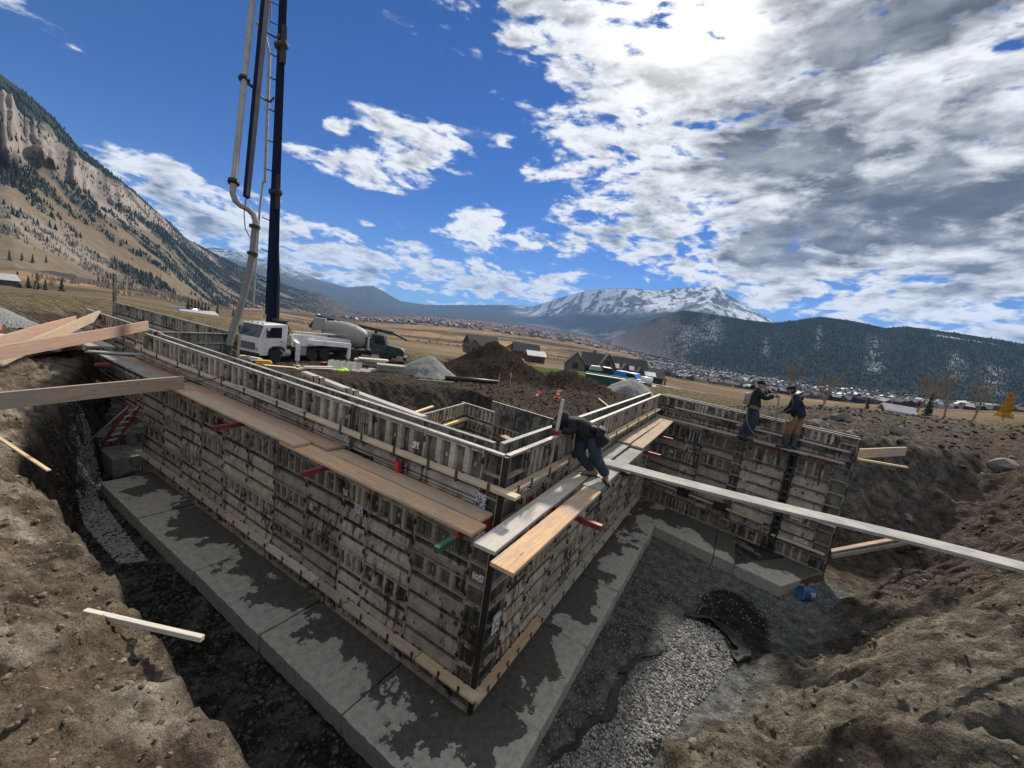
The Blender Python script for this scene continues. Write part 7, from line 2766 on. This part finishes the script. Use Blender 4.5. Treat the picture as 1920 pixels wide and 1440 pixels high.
def win(t, x, y, z, w, h, name='window', ax='y'):
    mb = MB()
    if ax == 'y':
        mb.b2(x - w / 2 - .08, x + w / 2 + .08, y - .06, y, z - .08, z + h + .08)
    else:
        mb.b2(x - .06, x, y - w / 2 - .08, y + w / 2 + .08, z - .08, z + h + .08)
    f_ = mb.build(name, M['house_dark'], t)
    mb = MB()
    if ax == 'y':
        mb.b2(x - w / 2, x + w / 2, y - .075, y - .06, z, z + h)
    else:
        mb.b2(x - .075, x - .06, y - w / 2, y + w / 2, z, z + h)
    mb.build('pane', M['glass'], f_)


def roof_snow(t, x0, x1, ya, za, yb, zb):
    mb = MB()
    mb.prism([(ya, za + .24), (yb, zb + .24), (yb, zb + .30), (ya, za + .30)], (x0, 0, 0), (0, 1, 0), (0, 0, 1), (1, 0, 0), x1 - x0)
    mb.build('roof_snow', M['snow'], t)


a = R(16.8)
rL = 128
hx_, hy_ = CX + rL * math.cos(a), CY + rL * math.sin(a)
hz0 = min(basez(hx_, hy_), CZ - rL * math.tan(R(5.25))) - .4
# local X to the right as seen from the site, local -Y towards it
lod = thing('lodge', 'long brown lodge with many gables, grey roofs and snow patches', 'house', (hx_, hy_, hz0), a - PI / 2 + R(8))
gable(lod, -13.5, -7.5, -4, 5, 3.2, 6.6, 'y', 'stone_wall')
gable(lod, -8.0, -1.8, -2, 6, 3.4, 6.9, 'x')
gable(lod, -3.2, 1.4, -4.2, 5, 3.9, 7.4, 'y', 'stone_wall')
gable(lod, 1.0, 11.5, -1.5, 6, 3.4, 6.8, 'x')
gable(lod, 3.0, 6.2, -4.4, 0, 2.9, 5.2, 'y', 'stone_wall')
gable(lod, 7.6, 10.4, -4.8, 0, 2.6, 4.8, 'y', 'stone_wall')
gable(lod, 10.5, 16.5, -3.0, 4.5, 2.6, 5.0, 'x')
roof_snow(lod, 10.8, 14.2, -3.4, 2.5, -1.4, 3.6)
for (x0, x1, ya, za, yb, zb) in ((1.4, 3.2, -1.9, 3.3, -.2, 4.6), (6.2, 7.8, -1.9, 3.3, -.4, 4.5)):
    roof_snow(lod, x0, x1, ya, za, yb, zb)
mb = MB()
mb.prism([(-10.4, 6.95), (-7.2, 3.35), (-7.2, 3.42), (-10.4, 7.02)], (0, -4.4, 0), (1, 0, 0), (0, 0, 1), (0, 1, 0), 4.2)
mb.build('roof_snow', M['snow'], lod)
mb = MB()
mb.prism([(-.75, 7.72), (1.75, 3.95), (1.75, 4.02), (-.75, 7.8)], (0, -4.6, 0), (1, 0, 0), (0, 0, 1), (0, 1, 0), 4.2)
mb.build('roof_snow', M['snow'], lod)
for x in (-6.9, -5.1, -3.9):
    mb = MB()
    mb.b2(x - .7, x + .7, -2.08, -2.0, 0, 2.3)
    g_ = mb.build('garage_door', M['log_wall'], lod)
    for q in range(4):
        mb = MB()
        mb.b2(x - .66, x + .66, -2.13, -2.08, .06 + q * .56, .52 + q * .56)
        mb.build('panel', M['house_dark'], g_)
for x, y, z, w, h in ((-10.5, -4, 1.9, 1.5, 1.6), (-.9, -4.2, .9, 1.4, 1.8), (-.9, -4.2, 4.2, 1.2, 1.3), (4.6, -4.4, .7, 1.3, 1.7), (9, -4.8, .7, 1.2, 1.4), (2.2, -1.5, .8, 1.0, 1.6), (12.2, -3, .7, .9, 1.4), (13.8, -3, .7, .9, 1.4), (15.3, -3, .7, .9, 1.4)):
    win(lod, x, y, z, w, h)
for x in (10.2, 12.9, 16.9):
    mb = MB()
    mb.b2(x - .2, x + .2, -4.0, -3.6, -.5, 2.7)
    mb.build('porch_post', M['log_wall'], lod)
mb = MB()
mb.b2(-5.2, -4.2, 2.2, 3.0, 5.0, 8.0)
mb.build('chimney', M['stone_wall'], lod)


def simple_house(label, az_, r_, w, d, h, rh, rot, ax='x', wall='log_wall', roof='roof_grey', wins=(), z=None, extra=None):
    a = R(az_)
    x, y = CX + r_ * math.cos(a), CY + r_ * math.sin(a)
    t = thing('house', label, 'house', (x, y, (basez(x, y) if z is None else z) - .3), a - PI / 2 + R(rot))
    gable(t, -w / 2, w / 2, -d / 2, d / 2, h, rh, ax, wall, roof)
    for q in wins:
        win(t, *q)
    if extra:
        extra(t)
    return t


def ex1(t):
    gable(t, -7, -2.5, -6, 0, 2.6, 5.0, 'y', 'stone_wall')
    for x in (-6.8, -2.7):
        mb = MB()
        mb.b2(x - .15, x + .15, -6.8, -6.5, -.6, 2.8)
        mb.build('porch_post', M['log_wall'], t)


zz_ = CZ - 150 * math.tan(R(4.55))
simple_house('brown timber house with a stepped roof behind the big dirt mound', 35.2, 150, 11, 9, 3.4, 6.6, 20, 'x', 'log_wall', 'roof_grey', [(-4.7, -6, .8, 1.4, 1.5), (1.5, -4.5, .8, 1.3, 1.5)], zz_, ex1)
simple_house('house with yellow unfinished gable walls right of the big dirt mound', 30.4, 190, 8, 7, 3.2, 6.2, -25, 'y', 'yellow_wall', 'roof_grey', [(-1.6, -4, .7, 1.0, 1.3)], CZ - 190 * math.tan(R(4.45)))
simple_house('dark-roofed house behind the yellow-gabled one', 28.8, 172, 11, 8, 3.2, 6.2, 10, 'x', 'log_wall', 'roof_grey', [(0, -4, .8, 1.4, 1.3)], CZ - 172 * math.tan(R(4.35)))
simple_house('small reddish-brown shed with a pale roof below the yellow gable', 27.3, 150, 6.5, 5.5, 2.8, 4.2, 15, 'x', 'barn_red', 'roof_pale', [(-1, -2.75, .8, .8, 1.0), (1.2, -2.75, .8, .8, 1.0)], CZ - 150 * math.tan(R(4.75)))
simple_house('low building with a long pale metal roof left of the hanging hose', 69.2, 118, 7.0, 5.5, 1.2, 2.7, 35, 'x', 'log_wall', 'roof_pale', [], CZ - 118 * math.tan(R(4.6)))
simple_house('low farmhouse with a pale roof at the left edge', 83.0, 215, 7.5, 5, 2.0, 3.6, 15, 'x', 'log_wall', 'roof_pale', [(-2, -2.5, .6, .9, .9)], CZ - 215 * math.tan(R(2.75)))
simple_house('small dark barn on the slope at the far left', 79.2, 520, 14, 8, 3.5, 6.5, 5, 'x', 'house_dark', 'roof_grey')
simple_house('little log hut among the bare trees past the far bank', -14.2, 80, 2.6, 2.2, 1.0, 1.6, 20, 'x', 'log_wall', 'roof_pale', (), CZ - 80 * math.tan(R(3.6)))

# dumpster, vehicles on the lodge drive
def at(az_, r_, el):
    a = R(az_)
    return (CX + r_ * math.cos(a), CY + r_ * math.sin(a), CZ + r_ * math.tan(R(el)))


q = at(15.6, 46, -7.25)
du = thing('dumpster', 'long dark green dumpster behind the gravel pile', 'dumpster', q, R(15.6) - PI / 2 + R(4))
mb = MB()
mb.prism([(-3.2, .2), (3.2, .2), (3.3, 1.6), (-3.3, 1.6)], (0, -1.1, 0), (1, 0, 0), (0, 0, 1), (0, 1, 0), 2.2)
mb.build('body', M['green_paint'], du)
for i in range(9):
    mb = MB()
    mb.b2(-3.0 + i * .74, -2.9 + i * .74, -1.2, -1.1, .2, 1.55)
    mb.build('rib', M['green_paint'], du)
mb = MB()
mb.b2(-3.35, 3.35, -1.18, -1.05, 1.55, 1.72)
mb.b2(-3.35, 3.35, 1.05, 1.18, 1.55, 1.72)
mb.build('rim', M['green_paint'], du)


def pickup(name, label, az_, r_, el, rot, mat, cover=None):
    q = at(az_, r_, el)
    t = thing(name, label, 'truck', q, R(az_) - PI / 2 + R(rot))
    for x in (-1.6, 1.6):
        for s_ in (-1, 1):
            wheel(t, x, s_ * .8, .38, .24, s_)
    mb = MB()
    mb.prism([(-2.7, .45), (2.7, .45), (2.75, .95), (1.2, 1.1), (.6, 1.75), (-.7, 1.78), (-.85, 1.1), (-2.7, 1.1)], (0, -.9, 0), (1, 0, 0), (0, 0, 1), (0, 1, 0), 1.8)
    mb.build('body', M[mat], t, bevel=.06)
    for s_ in (-1, 1):
        mb = MB()
        mb.prism([(-.6, 1.15), (-.5, 1.68), (.5, 1.66), (.95, 1.15)], (0, s_ * .9, 0), (1, 0, 0), (0, 0, 1), (0, s_, 0), .012)
        mb.build('side_window', M['glass'], t)
        mb = MB()
        mb.b2(2.7, 2.77, s_ * .6 - .15, s_ * .6 + .15, .75, .9)
        mb.build('headlight', M['alu'], t)
    mb = MB()
    mb.b2(2.65, 2.85, -.9, .9, .4, .6)
    mb.build('bumper', M['black_steel'], t)
    if cover:
        mb = MB()
        mb.prism([(-2.7, 1.1), (-.9, 1.1), (-1.1, 1.75), (-2.5, 1.7)], (0, -.85, 0), (1, 0, 0), (0, 0, 1), (0, 1, 0), 1.7)
        mb.build('canopy', M[cover], t)
    return t


pickup('pickup', 'dark pickup with a pale covered bed on the lodge drive', 16.9, 64, -5.55, 8, 'dark_green', 'roof_pale')
pickup('pickup', 'bright blue truck parked below the right end of the lodge', 13.3, 60, -5.85, -30, 'bright_blue', 'bright_blue')
q = at(11.4, 50, -6.15)
tr_ = thing('trailer', 'small dark trailer carrying a white tank by the road', 'trailer', q, R(11.3) - PI / 2)
wheel(tr_, -.3, -.7, .33, .2, -1)
wheel(tr_, -.3, .7, .33, .2, 1)
mb = MB()
mb.b2(-1.6, 1.2, -.75, .75, .45, .6)
mb.bar((1.2, 0, .52), (2.4, 0, .45), .08, .08)
mb.build('frame', M['black_steel'], tr_)
mb = MB()
mb.lathe([(.01, -.7), (.5, -.68), (.52, 0), (.5, .68), (.01, .7)], (0, 0, 1.05), (1, 0, 0), 16)
mb.build('tank', M['white_plastic'], tr_, True)

# pale road past the cross wall
def ribbon(name, pts, w, mat, lift=.05):
    vs, fs = [], []
    for i, (x, y) in enumerate(pts):
        a_ = V((*pts[max(i - 1, 0)], 0))
        b_ = V((*pts[min(i + 1, len(pts) - 1)], 0))
        d = (b_ - a_).normalized()
        n = V((-d.y, d.x, 0)) * w / 2
        for s_ in (-1, 1):
            X, Y = x + n.x * s_, y + n.y * s_
            vs.append((X, Y, max(basez(X, Y), gz1(X, Y)) + lift))
    for i in range(len(pts) - 1):
        fs.append((2 * i, 2 * i + 1, 2 * i + 3, 2 * i + 2))
    mb = MB()
    mb.add(vs, fs)
    return tag(mb.build(name, M[mat]), kind='structure')


rp = []
for i in range(34):
    a_ = 13 - i * .6
    r_ = 62 + i * .45
    rp.append((CX + r_ * math.cos(R(a_)), CY + r_ * math.sin(R(a_))))
ribbon('road', rp, 5.0, 'road')

# ------------------------------------------------------------------ the town in the valley, far off: small gabled houses
def town(name, label, n, a0, a1, r0_, r1_, seed, mats, smin=6, smax=15, cl=2.0, fade=0.0):
    rg = np.random.default_rng(seed)
    a_ = rg.uniform(a0, a1, n * 3)
    lr = rg.uniform(np.log(r0_), np.log(r1_), n * 3)
    r_ = np.exp(lr)
    x = CX + r_ * np.cos(np.radians(a_))
    y = CY + r_ * np.sin(np.radians(a_))
    keep = fbm(x / 160, y / 160, 3, seed) + .25 * rg.random(n * 3) > .55
    rn_, zn_ = far_nodes(a_)
    keep &= r_ < rn_[2] * .97
    x, y, a_, r_ = x[keep][:n], y[keep][:n], a_[keep][:n], r_[keep][:n]
    z = base(x, y) - .5
    w = rg.uniform(smin, smax, len(x))
    d = w * rg.uniform(.6, .9, len(x))
    h = rg.uniform(3.0, 5.0, len(x))
    rh = h + d * .35
    th = np.radians(20 + rg.integers(0, 2, len(x)) * 90 + rg.normal(0, 8, len(x)))
    pts = np.array([(-1, -1, 0), (1, -1, 0), (1, 1, 0), (-1, 1, 0), (-1, -1, 1), (1, -1, 1), (1, 1, 1), (-1, 1, 1), (-1, 0, 2), (1, 0, 2)], float)
    Lx = pts[None, :, 0] * w[:, None] / 2
    Ly = pts[None, :, 1] * d[:, None] / 2
    Lz = np.where(pts[None, :, 2] == 2, rh[:, None], pts[None, :, 2] * h[:, None])
    X = x[:, None] + Lx * np.cos(th)[:, None] - Ly * np.sin(th)[:, None]
    Y = y[:, None] + Lx * np.sin(th)[:, None] + Ly * np.cos(th)[:, None]
    Z = z[:, None] + Lz
    quads = np.array([(0, 1, 5, 4), (1, 2, 6, 5), (2, 3, 7, 6), (3, 0, 4, 7), (4, 5, 9, 8), (6, 7, 8, 9), (4, 8, 7, 7), (5, 6, 9, 9)])
    F = (quads[None] + (np.arange(len(x)) * 10)[:, None, None])
    me = bpy.data.meshes.new(name)
    fl = [tuple(dict.fromkeys(f)) for f in F.reshape(-1, 4).tolist()]
    me.from_pydata(np.stack([X.ravel(), Y.ravel(), Z.ravel()], -1).tolist(), [], fl)
    for m_ in mats:
        me.materials.append(M[m_])
    nm = len(mats) // 2
    wm = rg.integers(0, nm, len(x))
    rm = rg.integers(nm, len(mats), len(x))
    mi = np.where(np.isin(np.arange(8), (4, 5))[None], rm[:, None], wm[:, None]).ravel()
    me.polygons.foreach_set('material_index', mi.astype(np.int32))
    me.update()
    return link(name, me, label, 'town', None, 'stuff')


TM = ['log_wall', 'stone_wall', 'grey_paint', 'barn_red', 'house_dark', 'roof_grey', 'roof_town', 'roof_grey', 'roof_town', 'roof_pale']
town('town_houses', 'small houses of the town spread over the valley floor on the right', 1900, -24, 13, 480, 1900, 41, TM, 5, 11)
town('town_houses', 'strip of far houses along the valley road below the snowy mountain', 380, 12, 48, 1500, 5200, 43, TM, 10, 24)
town('town_houses', 'houses in a line on the low rise past the pump truck', 160, 46, 57, 1700, 2600, 45, TM, 8, 16)
# cottonwoods among the houses
pk2 = (FR > 750) * (si == 1) * (AZ < 14) * (AZ > -26) * ss(.3, .5, ti) + (si == 2) * (AZ < 14) * (AZ > -26) * .6
scatter_far('town_trees', pk2, 4200, 2.5, 6, .30, M['aspen'], 'bare trees between the houses of the town', 'trees', 61, 5)
scatter_far('town_trees', pk2, 1200, 3, 8, .2, M['needles_far'], 'dark conifers between the houses of the town', 'trees', 62, 5)
pk3 = (si <= 2) * (AZ > 18) * (AZ < 76) * ss(.50, .60, fbm(np.log(FR) * 9 + n_ * 1.6, AZ * .05, 4, 181, .6)) * ss(200, 500, FR)
scatter_far('willow_scrub', pk3, 6000, 1.2, 3.0, .7, M['twig_rust'], 'reddish willow scrub in bands over the meadows', 'scrub', 63, 5)
x, y, z = at_az(71.6, -3.35, 150, 320)
mb = MB()
mb.lathe([(.01, 0), (9.0, 0), (9.3, -.3)], (0, 0, 0), (0, 0, 1), 28)
o = mb.build('pond', M['water'])
o.location = (x, y, z + .25)
o.scale = (1, .6, 1)
tag(o, kind='structure')
